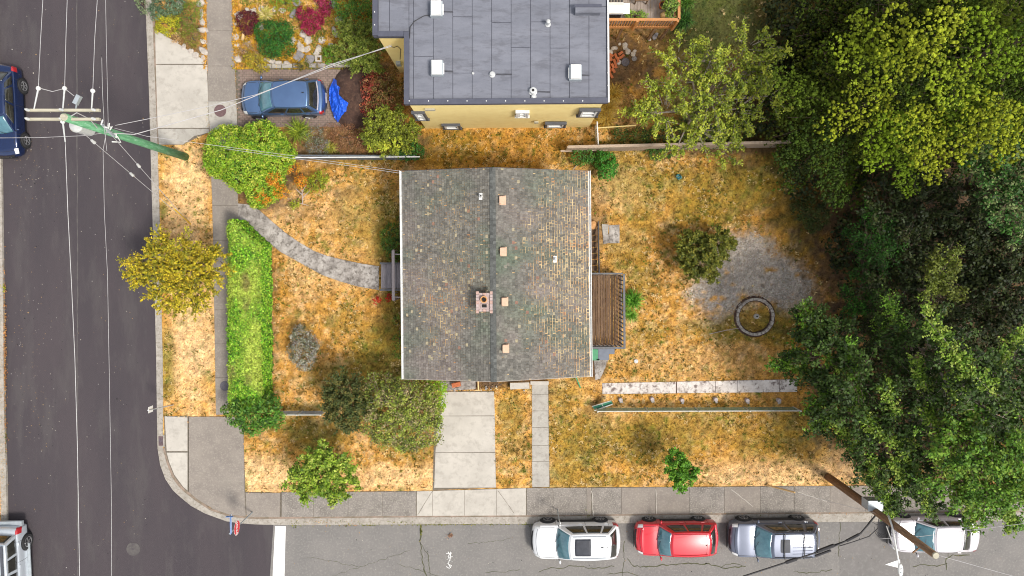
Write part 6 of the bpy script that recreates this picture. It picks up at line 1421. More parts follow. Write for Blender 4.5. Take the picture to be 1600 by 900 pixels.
# ================================================================== VEHICLES
def cr(ctrl, n):
    """Catmull-Rom through control rows (K, ...) -> n rows"""
    K = len(ctrl); c = np.concatenate([[2 * ctrl[0] - ctrl[1]], ctrl, [2 * ctrl[-1] - ctrl[-2]]])
    t = np.linspace(0, K - 1, n); i = np.minimum(t.astype(int), K - 2); f = (t - i).reshape((-1,) + (1,) * (ctrl.ndim - 1))
    p0, p1, p2, p3 = c[i], c[i + 1], c[i + 2], c[i + 3]
    return .5 * ((2 * p1) + (-p0 + p2) * f + (2 * p0 - 5 * p1 + 4 * p2 - p3) * f ** 2 + (-p0 + 3 * p1 - 3 * p2 + p3) * f ** 3)
def gnorm(G):
    a = np.gradient(G, axis=0); b = np.gradient(G, axis=1); n = np.cross(a, b); return unit(n)
def patch(name, G, N_, i0, i1, j0, j1, off, m, parent, thick=.0, smooth=True):
    S = G[i0:i1 + 1, j0:j1 + 1] + N_[i0:i1 + 1, j0:j1 + 1] * off
    X, Y, Z = S[..., 0], S[..., 1], S[..., 2]
    o = grid_mesh(name, X, Y, Z, None, None, m, parent=None, smooth=smooth); o.parent = parent; OFF[o] = Vector((0, 0, 0))
    if thick:
        md = o.modifiers.new('thickness', 'SOLIDIFY'); md.thickness = thick; md.offset = -1
    return o
def loc_build(g, name, m, parent, smooth=False, fix=True): 
    o = g.build(name, m, None, smooth=smooth, fix=fix); o.parent = parent; return o
def paint(name, c, metal=0.0, rough=.35, c2=None):
    return mat(name, c, c2 or tuple(q * .93 for q in c), scale=1.4, rough=rough, metal=metal, coat=.9, obj_coords=True, bump=0)
def surf_bil(A, B, nu, nv, fn): 
    return np.array([[fn(u, v) for u in np.linspace(A[0], A[1], nu)] for v in np.linspace(B[0], B[1], nv)])
def car(name, label, cat, cx, cy, L, W, Ht, body, rz, ws, wt_, rr, rb, belt=.98, hood=.95, deck=None, nose=.72, kind='suv', wheel=.34, wb=None, roofm=None, windows=((.10, .42), (.46, .76), (.80, .95)),
        glass='car_glass', sideglass='car_glass_dark', roofw=.70, square=0.0, rim='rim', lower=None, scratch=False, cz=0.0):
    t = thing(name, P(cx, cy, 0) + Vector((0, 0, cz)), label, cat, rz=rz); OFF[t] = Vector((0, 0, 0))
    h = L / 2; w = W / 2; wb = wb or L * .59
    deck = deck or belt
    st = [(-h, .78 + .1 * square, .62 + .2 * square), (-h + .05, .90 + .06 * square, deck - .14), (-h + .22, .965, deck - .03), (-h * .6, .995, deck), (0, 1.0, belt), (ws - .15, 1.0, belt), (ws + .25, .99, hood + .01), ((ws + h) / 2 + .1, .975, hood - .03), (h - .30, .94, (hood + nose) / 2 + .06), (h - .10, .87 + .06 * square, nose + .02), (h, .74 + .14 * square, nose - .14)]
    ctrl = []
    for x, wf, zt in st:
        ww = w * wf; e = 1 if abs(abs(x) - h) < .01 else 0
        zl = .34 if e else .22; bow = .0
        half = [(0, zl), (.55 * ww, zl), (.90 * ww, zl + .03), (.985 * ww, .36 + .05 * e), (1.0 * ww, .36 + (zt - .36) * .45), (.985 * ww, .36 + (zt - .36) * .82), (.93 * ww, zt - .015), (.80 * ww, zt + .012), (.42 * ww, zt + .035), (0, zt + .045)]
        xs_ = [x - (.16 - .1 * square) * (q[0] / w) ** 2 * (1 if x > h * .8 else (-1 if x < -h * .9 else 0)) for q in half]
        r = [(a, q[0], q[1]) for a, q in zip(xs_, half)]
        ctrl.append(np.array(r + [(a, -q, z) for a, q, z in reversed(r[:-1])]))
    ctrl = np.array(ctrl)                                # K x 19 x 3
    G = cr(ctrl, 61); G = np.swapaxes(cr(np.swapaxes(G, 0, 1), 73), 0, 1)
    N_ = gnorm(G)
    c0 = G[:, :].mean((0, 1))
    if (N_[30, 36] @ np.array([0, 0, 1])) < 0: N_ = -N_
    g = MB(); ni, nj = G.shape[:2]
    vs = G.reshape(-1, 3).tolist(); fs = [(i * nj + j, i * nj + j + 1, (i + 1) * nj + j + 1, (i + 1) * nj + j) for i in range(ni - 1) for j in range(nj - 1)]
    fs += [(i * nj + nj - 1, i * nj, (i + 1) * nj, (i + 1) * nj + nj - 1) for i in range(0)]
    fs += [tuple(range(nj - 1, -1, -1)), tuple((ni - 1) * nj + k for k in range(nj))]
    g.add(vs, fs); bo = loc_build(g, 'body', body, t, smooth=True)
    # greenhouse
    zb = belt - .01; wbm = w * .915; wtm = w * roofw; bow = .14
    def front(u, v, off=0): return np.array([ws + (wt_ - ws) * v - bow * u * u * (1 - .35 * v), u * (wbm + (wtm - wbm) * v), zb + (Ht - .05 - zb) * v + .04 * (1 - u * u) * v + .05 * math.sin(v * math.pi)])
    def rear(u, v): return np.array([rb + (rr - rb) * v + .08 * u * u, -u * (wbm + (wtm - wbm) * v), zb + (Ht - .07 - zb) * v + .04 * (1 - u * u) * v + .04 * math.sin(v * math.pi)])
    def side(s):
        def f(u, v):
            a = front(s, v); b = rear(-s, v); p = a + (b - a) * u; p[1] += s * .035 * math.sin(u * math.pi); p[2] += .03 * math.sin(u * math.pi) * v; return p
        return f
    def roof_(u, v):
        a = front(u, 1); b = rear(-u, 1); p = a + (b - a) * v; p[1] += np.sign(u) * abs(u) ** 3 * .035 * math.sin(v * math.pi); p[2] += .035 * math.sin(v * math.pi) * (1 - .2 * u * u); return p
    def sg(fn, u0, u1, v0, v1, nu=14, nv=8, off=0.0, up=None):
        S = np.array([[fn(u, v) for u in np.linspace(u0, u1, nu)] for v in np.linspace(v0, v1, nv)])
        if off:
            n = gnorm(S); c = np.array([0, 0, .9])
            if ((S[nv // 2, nu // 2] - c) @ n[nv // 2, nu // 2]) < 0: n = -n
            S = S + n * off
        return S
    def putsurf(name, S, m, par, thick=0):
        o = grid_mesh(name, S[..., 0], S[..., 1], S[..., 2], None, None, m); o.parent = par; OFF[o] = Vector((0, 0, 0))
        if thick: md = o.modifiers.new('thickness', 'SOLIDIFY'); md.thickness = thick; md.offset = 0
        return o
    g = MB()
    for fn, u0, u1 in ((front, -1, 1), (rear, -1, 1), (side(1), 0, 1), (side(-1), 0, 1)):
        S = sg(fn, u0, u1, 0, 1, 16, 8); a, b = S.shape[:2]
        g.add(S.reshape(-1, 3).tolist(), [(i * b + j, i * b + j + 1, (i + 1) * b + j + 1, (i + 1) * b + j) for i in range(a - 1) for j in range(b - 1)])
    loc_build(g, 'cabin', lower or body, t, smooth=True)
    rf_ = putsurf('roof', sg(roof_, -1, 1, 0, 1, 20, 20), roofm or body, t, .01)
    rsurf = roof_
    sh = loc_build(MB().tube([front(u, 0) + np.array([.03, 0, .005]) for u in np.linspace(-.95, .95, 13)], .022, 5), 'cowl', M['car_black'], t)
    ws_o = putsurf('windscreen', sg(front, -.93, .93, .05, .93, 16, 10, off=.012), M[glass], t, .006)
    putsurf('rear_window', sg(rear, -.86, .86, .12, .88, 14, 8, off=.012), M[sideglass], t, .006)
    for s in (1, -1):
        for a, b in windows: putsurf('side_window', sg(side(s), a, b, .10, .86, 10, 6, off=.010), M[sideglass], t, .006)
    # wipers
    for s in (-.05, .55): loc_build(MB().tube([front(s, .02) + np.array([.03, 0, .04]), front(s - .35, .18) + np.array([.02, 0, .035]), front(s - .62, .30) + np.array([.02, 0, .03])], .010, 4), 'wiper', M['car_black'], t)
    # panel gaps
    def seam_line(pts, r=.009): loc_build(MB().tube([Vector(p) for p in pts], r, 4, caps=False), 'panel_gap', M['seam'], bo)
    xi = lambda x: int(np.argmin(abs(G[:, 36, 0] - x)))
    i_c = xi(ws + .05); i_n = xi(h - .22)
    jt = 36
    for s in (-9, 9): seam_line([G[i, jt + s] + N_[i, jt + s] * .001 for i in range(i_c, i_n + 1)])
    seam_line([G[i_n, j] + N_[i_n, j] * .001 for j in range(jt - 9, jt + 10)])
    for xd in (ws - .05, (ws + rb) / 2 + .1, rb + .45):
        i = xi(xd)
        for rng_ in ((13, 26), (46, 59)): seam_line([G[i, j] + N_[i, j] * .001 for j in range(rng_[0], rng_[1] + 1)], .007)
    # lights, grille, plates
    for a, b in ((17, 27), (45, 55)):
        patch('headlight', G, N_, xi(h - .30), xi(h - .07), a + (4 if a < 30 else -1), b + (1 if a < 30 else -4), .012, M['headlight'], t)
        patch('tail_light', G, N_, 2, xi(-h + .26), a + (0 if a < 30 else 1), b - (1 if a < 30 else 0), .012, M['taillight'], t)
    patch('grille', G, N_, xi(h - .06), 60, 29, 43, .008, M['car_black'], t)
    g = MB(); g.box((h + .01, 0, .47), (.03, 1.2 * w, .14)); loc_build(g, 'bumper_vent', M['car_black'], t)
    g = MB(); g.box((-h + .012, 0, .50), (.03, .5, .11)); loc_build(g, 'number_plate', M['white_metal'], t)
    g = MB(); g.box((h + .0, 0, .46), (.03, .5, .11)); loc_build(g, 'number_plate', M['white_metal'], t)
    for s in (1, -1):
        g = MB(); 
        c = Vector((ws - .22, s * (w + .09), belt + .05))
        vs = []
        for k in range(6):
            f = k / 5; rr_ = math.sin(math.pi * (f * .86 + .07)); 
            for q in range(8):
                a = q * math.pi / 4; vs.append((c.x - .03 + math.cos(a) * .06 * rr_ + .02 * (1 - f), c.y + s * (f - .5) * .20, c.z + math.sin(a) * .075 * rr_))
        g.add(vs, [(k * 8 + q, k * 8 + (q + 1) % 8, (k + 1) * 8 + (q + 1) % 8, (k + 1) * 8 + q) for k in range(5) for q in range(8)] + [tuple(range(8)), tuple(range(40, 48))])
        mo = loc_build(g, 'mirror', body, t, smooth=True)
        loc_build(MB().tube([(ws - .18, s * (w * .93), belt), (c.x, c.y - s * .05, c.z - .03)], .025, 5), 'mirror_stalk', M['car_black'], mo)
        for xd in ((ws + rb) / 2 + .28, rb + .62):
            i = xi(xd); j = 21 if s > 0 else 51; p = G[i, j] + N_[i, j] * .025
            g = MB(); g.box(tuple(p), (.18, .03, .03)); loc_build(g, 'door_handle', body, t)
        patch('sill', G, N_, xi(-wb / 2 + .42), xi(wb / 2 - .40), (8 if s > 0 else 56), (12 if s > 0 else 64), .012, M['car_black'], t) if kind in ('suv', 'suvdark') else None
        for x in (wb / 2 + L * .015, -wb / 2 + L * .015):
            # arch lip + wheel
            g = MB(); ar = wheel + .055
            g.lathe((x, s * (w - .05), wheel), [(ar, -.05 * s), (ar, .052 * s), (ar - .03, .058 * s), (.1, .05 * s)], 26, axis='Y'); loc_build(g, 'wheel_arch', M['car_black'], t)
            wh = bpy.data.objects.new('wheel', None); COL.objects.link(wh); wh.parent = t; wh.location = (x, s * (w - .05), wheel); wh.empty_display_size = .1
            g = MB(); g.lathe((0, 0, 0), [(wheel * .62, -.11), (wheel * .93, -.105), (wheel, -.07), (wheel, .07), (wheel * .93, .105), (wheel * .66, .112), (wheel * .64, .09)], 28, axis='Y'); loc_build(g, 'tyre', M['tyre'], wh, smooth=False)
            g = MB(); g.lathe((0, 0, 0), [(wheel * .66, .07 * s), (wheel * .66, .112 * s), (wheel * .58, .112 * s), (wheel * .56, .075 * s), (.02, .07 * s)], 24, axis='Y')
            for k in range(5):
                a = k * 2 * math.pi / 5 + .3; g.beam((0, .10 * s, 0), (math.cos(a) * wheel * .60, .105 * s, math.sin(a) * wheel * .60), .05, .025) if True else 0
            g.lathe((0, 0, 0), [(.05, .08 * s), (.05, .125 * s), (.01, .128 * s)], 10, axis='Y'); r_o = loc_build(g, 'rim', M[rim], wh)
    return t, dict(roof=roof_, sg=sg, put=putsurf, G=G, N=N_, side=side, front=front, rear=rear, body=bo, w=w, h=h, xi=xi, roof_o=rf_)

TW = math.pi + .012
P_WH = paint('white_car_paint', (.78, .78, .78), rough=.3); P_RED = paint('red_car_paint', (.58, .006, .02), rough=.28)
P_DK = paint('slate_metallic_paint', (.125, .14, .19), metal=.4, rough=.40); P_SIL = paint('pale_silver_paint', (.60, .56, .58), metal=.15, rough=.3)
P_BL = paint('blue_metallic_paint', (.10, .18, .34), metal=.6, rough=.33, c2=(.09, .16, .31)); P_DB = paint('deep_blue_paint', (.007, .022, .085), metal=.4, rough=.25)
P_JP = paint('silver_jeep_paint', (.52, .56, .60), metal=.25, rough=.35)
# white SUV
t, k = car('parked_car', 'white sport utility car with a dark square sunroof parked nearest the concrete driveway', 'car', 898, 835, 4.64, 1.86, 1.68, P_WH, TW, 1.10, .42, -1.66, -2.14, wheel=.36, hood=.99, belt=1.0, nose=.78)
k['put']('sunroof', k['sg'](k['roof'], -.66, .66, .13, .52, 10, 10, off=.015), M['sunroof_glass'], t, .01)
for s in (-1, 1):
    loc_build(MB().tube([k['roof'](s * .84, v) + np.array([0, 0, .05]) for v in np.linspace(.06, .92, 9)], .018, 5), 'roof_rail', M['grey_metal'], t)
loc_build(MB().box(tuple(k['roof'](0, .80) + np.array([0, 0, .03])), (.12, .03, .05)), 'antenna', M['car_black'], t)
loc_build(MB().tube([k['roof'](0, v)+np.array([0,0,.012]) for v in (.9,.95)], .01, 4), 'roof_seam', M['seam'], t)
# red car
t, k = car('parked_car', 'bright red compact car parked between the white and the dark sport utility cars', 'car', 1052, 832, 4.36, 1.74, 1.60, P_RED, TW, 1.10, .48, -1.56, -2.0, wheel=.32, hood=.95, belt=.96, nose=.74)
for s in (-1, 1):
    loc_build(MB().tube([k['roof'](s * .86, v) + np.array([0, 0, .035]) for v in np.linspace(.05, .94, 9)], .016, 5), 'roof_rail', P_RED, t)
loc_build(MB().tube([k['roof'](.55 - 1.1 * v, .12 + .75 * v) + np.array([0, 0, .004]) for v in np.linspace(0, 1, 8)], .008, 4), 'cable_reflection_seam', M['seam'], t) if False else None
loc_build(MB().tube([k['roof'](u, .90) + np.array([0, 0, .006]) for u in np.linspace(-.8, .8, 9)], .008, 4), 'panel_gap', M['seam'], t)
loc_build(MB().box(tuple(k['roof'](.05, .88) + np.array([0, 0, .03])), (.05, .03, .05)), 'antenna', M['car_black'], t)
# dark SUV with rack
t, k = car('parked_car', 'slate blue sport utility car with ribbed roof and two black roof bars', 'car', 1201, 832, 4.72, 1.86, 1.72, P_DK, TW, 1.18, .46, -1.78, -2.2, wheel=.36, hood=1.02, belt=1.02, nose=.80, kind='suvdark')
for v in (.26, .72):
    loc_build(MB().tube([k['roof'](u, v) + np.array([0, 0, .09]) for u in np.linspace(-.98, .98, 7)], .028, 6), 'roof_bar', M['car_black'], t)
k['put']('sunroof', k['sg'](k['roof'], -.50, .50, .19, .40, 10, 10, off=.035), M['sunroof_glass'], t)
for u in (-.62, -.38, -.13, .13, .38, .62):
    loc_build(MB().tube([k['roof'](u, v) + np.array([0, 0, .006]) for v in np.linspace(.46, .92, 6)], .014, 4), 'roof_rib', P_DK, t)
for s in (-1, 1): loc_build(MB().tube([k['roof'](s * .9, v) + np.array([0, 0, .04]) for v in np.linspace(.03, .95, 9)], .018, 5), 'roof_rail', M['car_black'], t)
loc_build(MB().box(tuple(k['roof'](.1, .85) + np.array([0, 0, .035])), (.1, .03, .05)), 'antenna', M['car_black'], t)
h = k['h']; G, N_ = k['G'], k['N']
for a, b in ((14, 26), (46, 58)): patch('rear_corner_light', G, N_, 1, 7, a, b, .016, M['taillight'], t)
loc_build(MB().box((-h + .15, 0, .96), (.05, 1.2, .04)), 'rear_spoiler_light', M['taillight'], t)
# pale sedan
t, k = car('parked_car', 'pale silver sedan parked under the overhanging tree boughs', 'car', 1447, 827, 4.6, 1.78, 1.42, P_SIL, TW, 1.25, .36, -1.05, -1.82, wheel=.32, hood=.90, belt=.92, deck=.96, nose=.68, kind='sedan', windows=((.10, .48), (.52, .88)))
# blue hatchback
t, k = car('parked_car', 'metallic blue hatchback parked on the brick paved driveway', 'car', 449, 158, 4.3, 1.76, 1.50, P_BL, math.pi + .02, 1.18, .30, -1.5, -1.85, wheel=.32, hood=.94, belt=.95, nose=.70, kind='hatch')
loc_build(MB().box(tuple(k['roof'](-.1, .86) + np.array([0, 0, .03])), (.1, .03, .05)), 'antenna', M['car_black'], t)
loc_build(MB().tube([k['rear'](u, .1) + np.array([-.05, 0, 0]) for u in np.linspace(-.9, .9, 9)], .03, 5), 'tailgate_trim', P_SIL, t)
# blue car at the left edge
t, k = car('parked_car', 'deep blue car cut off by the left edge of the photo on the main road', 'car', 18, 178, 4.65, 1.84, 1.46, P_DB, -math.pi / 2 + .02, 1.25, .40, -1.3, -1.95, wheel=.36, hood=.96, belt=.98, nose=.72)
# silver off-roader, boxy
t, k = car('parked_car', 'boxy silver off-road car cut off by the lower left corner of the photo', 'car', 26, 878, 4.5, 1.84, 1.85, P_JP, -math.pi / 2 + .02, 1.0, .75, -1.75, -1.98, wheel=.40, hood=1.10, belt=1.08, nose=1.0, deck=1.08, square=.8, roofw=.86, kind='suv', windows=((.06, .30), (.36, .62), (.67, .94)))
k['put']('roof_glass', k['sg'](k['roof'], -.7, .62, .42, .95, 10, 10, off=.015), M['window_glass'], t, .01)
for s in (-1, 1):
    loc_build(MB().beam(tuple(k['roof'](s * .84, .12) + np.array([0, 0, .09])), tuple(k['roof'](s * .84, .97) + np.array([0, 0, .09])), .12, .05), 'roof_rail', M['rail_purple'] if 'rail_purple' in M else M['dark_trim'], t)
    loc_build(MB().beam((-1.2, s * .99, .42), (1.05, s * .99, .42), .14, .05), 'running_board', M['grey_metal'], t)
loc_build(MB().box((-2.32, 0, .60), (.26, 1.75, .16)), 'rear_bumper', M['grey_metal'], t)

# ================================================================== POLES, WIRES AND SIGNS
def line_thing(name, label, cat, pts, r, m, group=None, n=5, sag=0.0, seg=10):
    q = []
    for a, b in zip(pts[:-1], pts[1:]):
        a = Vector(a); b = Vector(b)
        for i in range(seg): q.append(a.lerp(b, i / seg) - Vector((0, 0, sag * math.sin(math.pi * i / seg))))
    q.append(Vector(pts[-1])); g = MB(); g.tube(q, r, n); return tag(g.build(name, M[m], smooth=True, fix=False), label, cat, group)
ZP = 10.0
up = thing('utility_pole', P(292, 246, 0), 'green painted utility pole with wooden crossarms leaning over the main road', 'utility pole')
b0, b1 = P(291, 245.5, 0), P(100, 183, ZP)
g = MB(); g.tube([b0, b0.lerp(b1, .4), b1], .20, 16, .15); g.build('pole', M['pole_green'], up, smooth=True)
g = MB(); g.tube([b1 + Vector((0, 0, -.02)), b1 + Vector((0, 0, .07))], .15, 14, .11); g.build('pole_cap', M['arm_wood'], up)
arms = []
for y, z in ((172.5, 9.75), (186.5, 9.75)):
    a, b = P(43, y, z), P(156, y, z); g = MB(); g.beam(a, b, .10, .12); g.build('crossarm', M['arm_wood'], up); arms.append((a, b))
def insul(p, r=.055, h=.24, par=up, m='porcelain'):
    g = MB(); g.lathe(p, [(r * .4, 0), (r * .45, h * .2), (r, h * .25), (r * .6, h * .4), (r, h * .5), (r * .6, h * .65), (r * .95, h * .75), (r * .4, h)], 12); g.build('insulator', M[m], par, smooth=False)
for px in (46, 99, 149):
    for y in (172.5, 186.5): insul(P(px, y, 9.82))
for (x0, y0, x1, y1) in ((60, 138, 53, 171), (101, 138, 98, 172), (145, 142, 143, 172), (98, 190, 102, 222)):
    g = MB(); a, b = P(x0, y0, 9.75), P(x1, y1, 9.8); g.tube([a, a.lerp(b, .33), a.lerp(b, .66), b], .034, 8, .022); g.build('strain_insulator', M['porcelain'], up)
    g = MB(); g.lathe(a, [(.02, -.06), (.08, -.03), (.08, .03), (.02, .06)], 10); g.build('clamp', M['white_metal'], up)
tr = P(121, 197, 8.3)
g = MB(); g.lathe((tr.x, tr.y, 0), [(.24, 7.5), (.27, 7.55), (.27, 8.4), (.22, 8.47), (.05, 8.5)], 20); trf = g.build('transformer', M['grey_metal'] if False else M['porcelain'], up, smooth=False)
g = MB(); g.box((tr.x + .27, tr.y + .08, 8.0), (.3, .1, .5)); g.build('bracket', M['grey_metal'], up)
g = MB(); g.box(P(121, 156, 9.6), (.16, .36, .16), rz=-.5); g.tube([P(121, 158, 9.55), P(118, 172, 9.7)], .03, 6); g.build('cutout_fuse', M['grey_metal'], up)
for i in range(7):
    p = P(158 + i * 4.2, 195 + i * 3, 8.2 - i * .25); g = MB(); g.tube([p, p + Vector((random.uniform(-.2, .2), random.uniform(-.25, .25), random.uniform(-.1, .2))), p + Vector((random.uniform(-.3, .3), random.uniform(-.3, .3), random.uniform(-.2, .2)))], .03, 5); g.build('splice', M['white_metal'], up)
g = MB(); g.beam(P(160, 195, 7.9), P(178, 213, 7.2), .08, .08); g.build('bracket', M['grey_metal'], up)
g = MB(); g.tube([P(97, 190, 9.8), P(120, 176, 9.8), P(140, 186, 9.4), P(152, 200, 8.6)], .02, 5); g.build('jumper', M['wire'], up)
g = MB(); g.tube([P(63, 138, 9.75), P(82, 143, 9.5), P(101, 138, 9.75)], .014, 4); g.tube([P(103, 140, 9.75), P(116, 150, 9.6)], .014, 4); g.build('jumper', M['wire'], up)
PL = 'power lines along the main road'
line_thing('power_line', 'westmost overhead wire running north from the crossarm end', 'power line', [P(60, 138, 9.75), P(63, 70, 9.65), P(67, 0, 9.6), P(72, -120, 9.6)], .011, 'wire')
line_thing('power_line', 'middle overhead wire running north from the pole top', 'power line', [P(101, 138, 9.75), P(103, 60, 9.65), P(105, 0, 9.6), P(110, -120, 9.6)], .011, 'wire')
line_thing('power_line', 'eastmost overhead wire running north from the crossarm', 'power line', [P(145, 142, 9.75), P(148, 60, 9.65), P(152, 0, 9.6), P(158, -120, 9.6)], .011, 'wire')
line_thing('power_line', 'long thin overhead wire running the length of the road close to the pole', 'power line', [P(163, -120, 7.9), P(166, 60, 7.8), P(169, 190, 7.8), P(161, 235, 7.7), P(163, 330, 7.6), P(168, 430, 7.6), P(171, 600, 7.6), P(174, 780, 7.7), P(175, 1050, 7.9)], .009, 'wire')
line_thing('power_line', 'long bright overhead wire running south over the middle of the main road', 'power line', [P(102, 222, 9.75), P(106, 330, 9.6), P(112, 450, 9.5), P(117, 560, 9.5), P(121, 700, 9.55), P(124, 880, 9.7), P(127, 1050, 9.8)], .014, 'wire')
line_thing('power_line', 'short grey overhead wire close beside the pole in the upper road', 'power line', [P(159, 90, 8.3), P(160, 140, 8.2), P(163, 200, 8.0), P(167, 236, 7.6)], .009, 'wire')
line_thing('power_line', 'slack overhead wire crossing the left edge of the road below the crossarms', 'power line', [P(-60, 216, 7.6), P(60, 215, 7.6), P(130, 212, 7.6), P(176, 206, 7.5)], .011, 'wire')
line_thing('service_line', 'twisted white service wire from the green pole to the corner of the yellow house', 'cable', [P(176, 208, 7.4), P(210, 210, 7.2), P(345, 172, 6.2), P(430, 137, 5.8), P(520, 100, 5.7), P(612, 72, 5.75)], .018, 'wire')
line_thing('service_line', 'thin black and white wire running just above the twisted service wire', 'cable', [P(180, 196, 7.6), P(240, 184, 7.2), P(330, 165, 6.6), P(400, 148, 6.2), P(520, 103, 5.8), P(612, 70, 5.8)], .012, 'wire')
line_thing('service_line', 'thin wire from the green pole over the round shrub to the shingle roof corner', 'cable', [P(178, 200, 7.2), P(230, 213, 6.8), P(350, 229, 5.0), P(455, 243, 4.4), P(560, 258, 4.0), P(629, 268, 3.75)], .009, 'wire')
line_thing('service_line', 'second thinner wire reaching the corner of the shingle roof from the slate fence', 'cable', [P(350, 232, 4.8), P(455, 247, 4.2), P(560, 261, 3.85), P(628, 271, 3.7)], .010, 'wire')
for lb, a in (('guy wire from the pole top with a white insulator, the western of the pair', P(130, 208, 9.2)), ('guy wire lower on the green pole with a white insulator, the eastern of the pair', P(177, 214, 7.2))):
    an = P(297, 350, .1); gt = thing('guy_wire', an, lb, 'guy wire')
    g = MB(); g.tube([an, a], .013, 5); g.build('wire', M['wire'], gt)
    for f in ((.62, .93) if 'western' in lb else (.72,)):
        p = an.lerp(a, f); d = (a - an).normalized() * .10; g = MB(); g.tube([p - d, p - d * .4, p + d * .4, p + d], .07, 8, .05); g.build('insulator', M['porcelain'], gt)
g = MB(); an = P(297, 350, .1); g.tube([an + Vector((.02, 0, 0)), P(272, 327, 1.9) + Vector((.02, 0, 0))], .035, 6); tag(g.build('guy_guard', M['yellow_plastic']), 'yellow guard tube on the guy wire in the bleached boulevard strip', 'guard')

# wooden pole
wp = thing('utility_pole', P(1293, 745, 0), 'weathered brown wooden utility pole leaning over the parked pale sedan', 'utility pole')
c0, c1 = P(1292, 744, 0), P(1462, 868, 9.3)
g = MB(); g.tube([c0, c0.lerp(c1, .5), c1], .19, 16, .14); g.build('pole', M['pole_wood'], wp, smooth=True)
g = MB(); d = (c1 - c0).normalized(); g.tube([c1 - d * .02, c1 + d * .03], .145, 14, .12); g.build('pole_top', M['arm_wood'], wp)
g = MB(); g.tube([c0 + Vector((.21, .06, 0)), c0.lerp(c1, .48) + Vector((.2, .08, 0))], .04, 6); g.build('conduit', M['pole_wood'], wp)
bx = P(1364, 790, 4.7)
g = MB(); g.box((bx.x + .02, bx.y + .05, 4.55), (.62, .42, .62)); cb = g.build('cabinet', M['grey_metal'], wp)
g = MB(); g.box((bx.x + .02, bx.y + .05, 4.88), (.68, .48, .04)); g.build('lid', M['grey_metal'], cb)
for s in (-1, 1):
    p = P(1444 + s * 8, 860 + s * 4, 8.7); g = MB(); g.beam(p, p + Vector((.25 * s, -.2, 0)), .05, .05); g.build('bracket', M['pole_wood'], wp)
g = MB()
for i in range(9):
    p = c0.lerp(c1, .55 + i * .05) + Vector((.16, .1, 0)); g.tube([p, p + Vector((.02, .14, .0))], .012, 4)
g.build('step_bolt', M['iron_grey'], wp)
lp = thing('street_lamp', c0.lerp(c1, .68), 'street lamp with white arm mounted on the wooden utility pole', 'street lamp')
la = [P(1388, 806, 6.2), P(1394, 822, 6.6), P(1400, 855, 6.9), P(1405, 882, 7.0)]
g = MB(); g.tube(la, .045, 8, .035); g.build('arm', M['white_metal'], lp, smooth=True)
g = MB(); g.tube([P(1385, 822, 6.0), P(1393, 845, 6.4), P(1401, 862, 6.85)], .025, 6); g.build('brace', M['white_metal'], lp)
hd = P(1407, 890, 7.02); g = MB()
vs = []
for k in range(9):
    f = k / 8; r = .14 * math.sin(math.pi * (.12 + .8 * f)) ** .7
    for q in range(10):
        a = q * math.pi / 5; vs.append((hd.x + math.cos(a) * r * .85 + (f - .5) * .03, hd.y + .26 - f * .56, hd.z + math.sin(a) * r * .55))
g.add(vs, [(k * 10 + q, k * 10 + (q + 1) % 10, (k + 1) * 10 + (q + 1) % 10, (k + 1) * 10 + q) for k in range(8) for q in range(10)] + [tuple(range(10)), tuple(range(80, 90))])
lh = g.build('lamp_head', M['white_metal'], lp, smooth=True)
for dy in (.05, -.1): g = MB(); g.lathe((hd.x + .0, hd.y + dy, hd.z + .07), [(.04, 0), (.03, .03)], 8); g.build('sensor', M['grey_metal'], lh)
# heavy telecom cable bundle
cb_ = thing('cable_bundle', P(1372, 802, 5), 'thick black cable bundle with splice sleeves hanging from the wooden pole', 'cable')
cp = [P(1372, 800, 5.0), P(1358, 818, 4.95), P(1345, 833, 4.9), P(1320, 846, 4.9), P(1300, 855, 4.9), P(1240, 875, 5.0), P(1160, 901, 5.1), P(1040, 940, 5.3), P(900, 985, 5.5)]
g = MB(); g.tube(cp, .038, 7); g.build('cable', M['black_cable'], cb_, smooth=True)
g = MB(); g.tube([p + Vector((.04, .07 * math.sin(i * 2.1), -.06)) for i, p in enumerate(cp)], .018, 5); g.build('cable', M['black_cable'], cb_)
g = MB(); g.tube([P(1374, 803, 5.1), P(1372, 825, 4.6), P(1358, 838, 4.5), P(1335, 846, 4.6), P(1312, 853, 4.85)], .022, 5); g.build('cable', M['black_cable'], cb_, smooth=True)
g = MB(); g.tube([P(1362, 806, 4.9), P(1362, 815, 4.5), P(1370, 820, 4.4), P(1388, 815, 4.9)], .012, 5); g.build('cable', M['black_cable'], cb_, smooth=True)
for a, b, r in (((1342, 835), (1323, 845), .065), ((1303, 852), (1277, 862), .085), ((1298, 860), (1274, 869), .055), ((1244, 873.5), (1228, 879), .08)):
    g = MB(); g.tube([P(*a, 5.0), P((a[0] + b[0]) / 2, (a[1] + b[1]) / 2, 5.0), P(*b, 5.0)], r, 8); g.build('splice_sleeve', M['black_cable'], cb_)
for i in range(6):
    q = [P(1388 + 26 * math.cos(t + i * .3) * (.4 + i * .09), 826 + 24 * math.sin(t + i * .3) * (.3 + i * .09), 5.6 + i * .15 - .1 * i) for t in (0, .6, 1.2, 1.8)]; g = MB(); g.tube(q, .009, 4); g.build('loose_wire', M['black_cable'], cb_)
line_thing('service_line', 'thin wire stretched from the wooden pole above the roof of the pale sedan', 'cable', [P(1374, 842, 7.2), P(1440, 838, 7.0), P(1600, 818, 6.6), P(1750, 800, 6.5)], .009, 'wire')
line_thing('service_line', 'second thin wire stretched from the wooden pole toward the right edge', 'cable', [P(1460, 866, 9.0), P(1600, 905, 9.0)], .009, 'wire')
gt = thing('guy_wire', P(1197, 758, .1), 'guy wire in a pale yellow guard rising from the lawn edge towards the wooden pole', 'guy wire')
a, b = P(1197, 758, .1), P(1368, 802, 5.2)
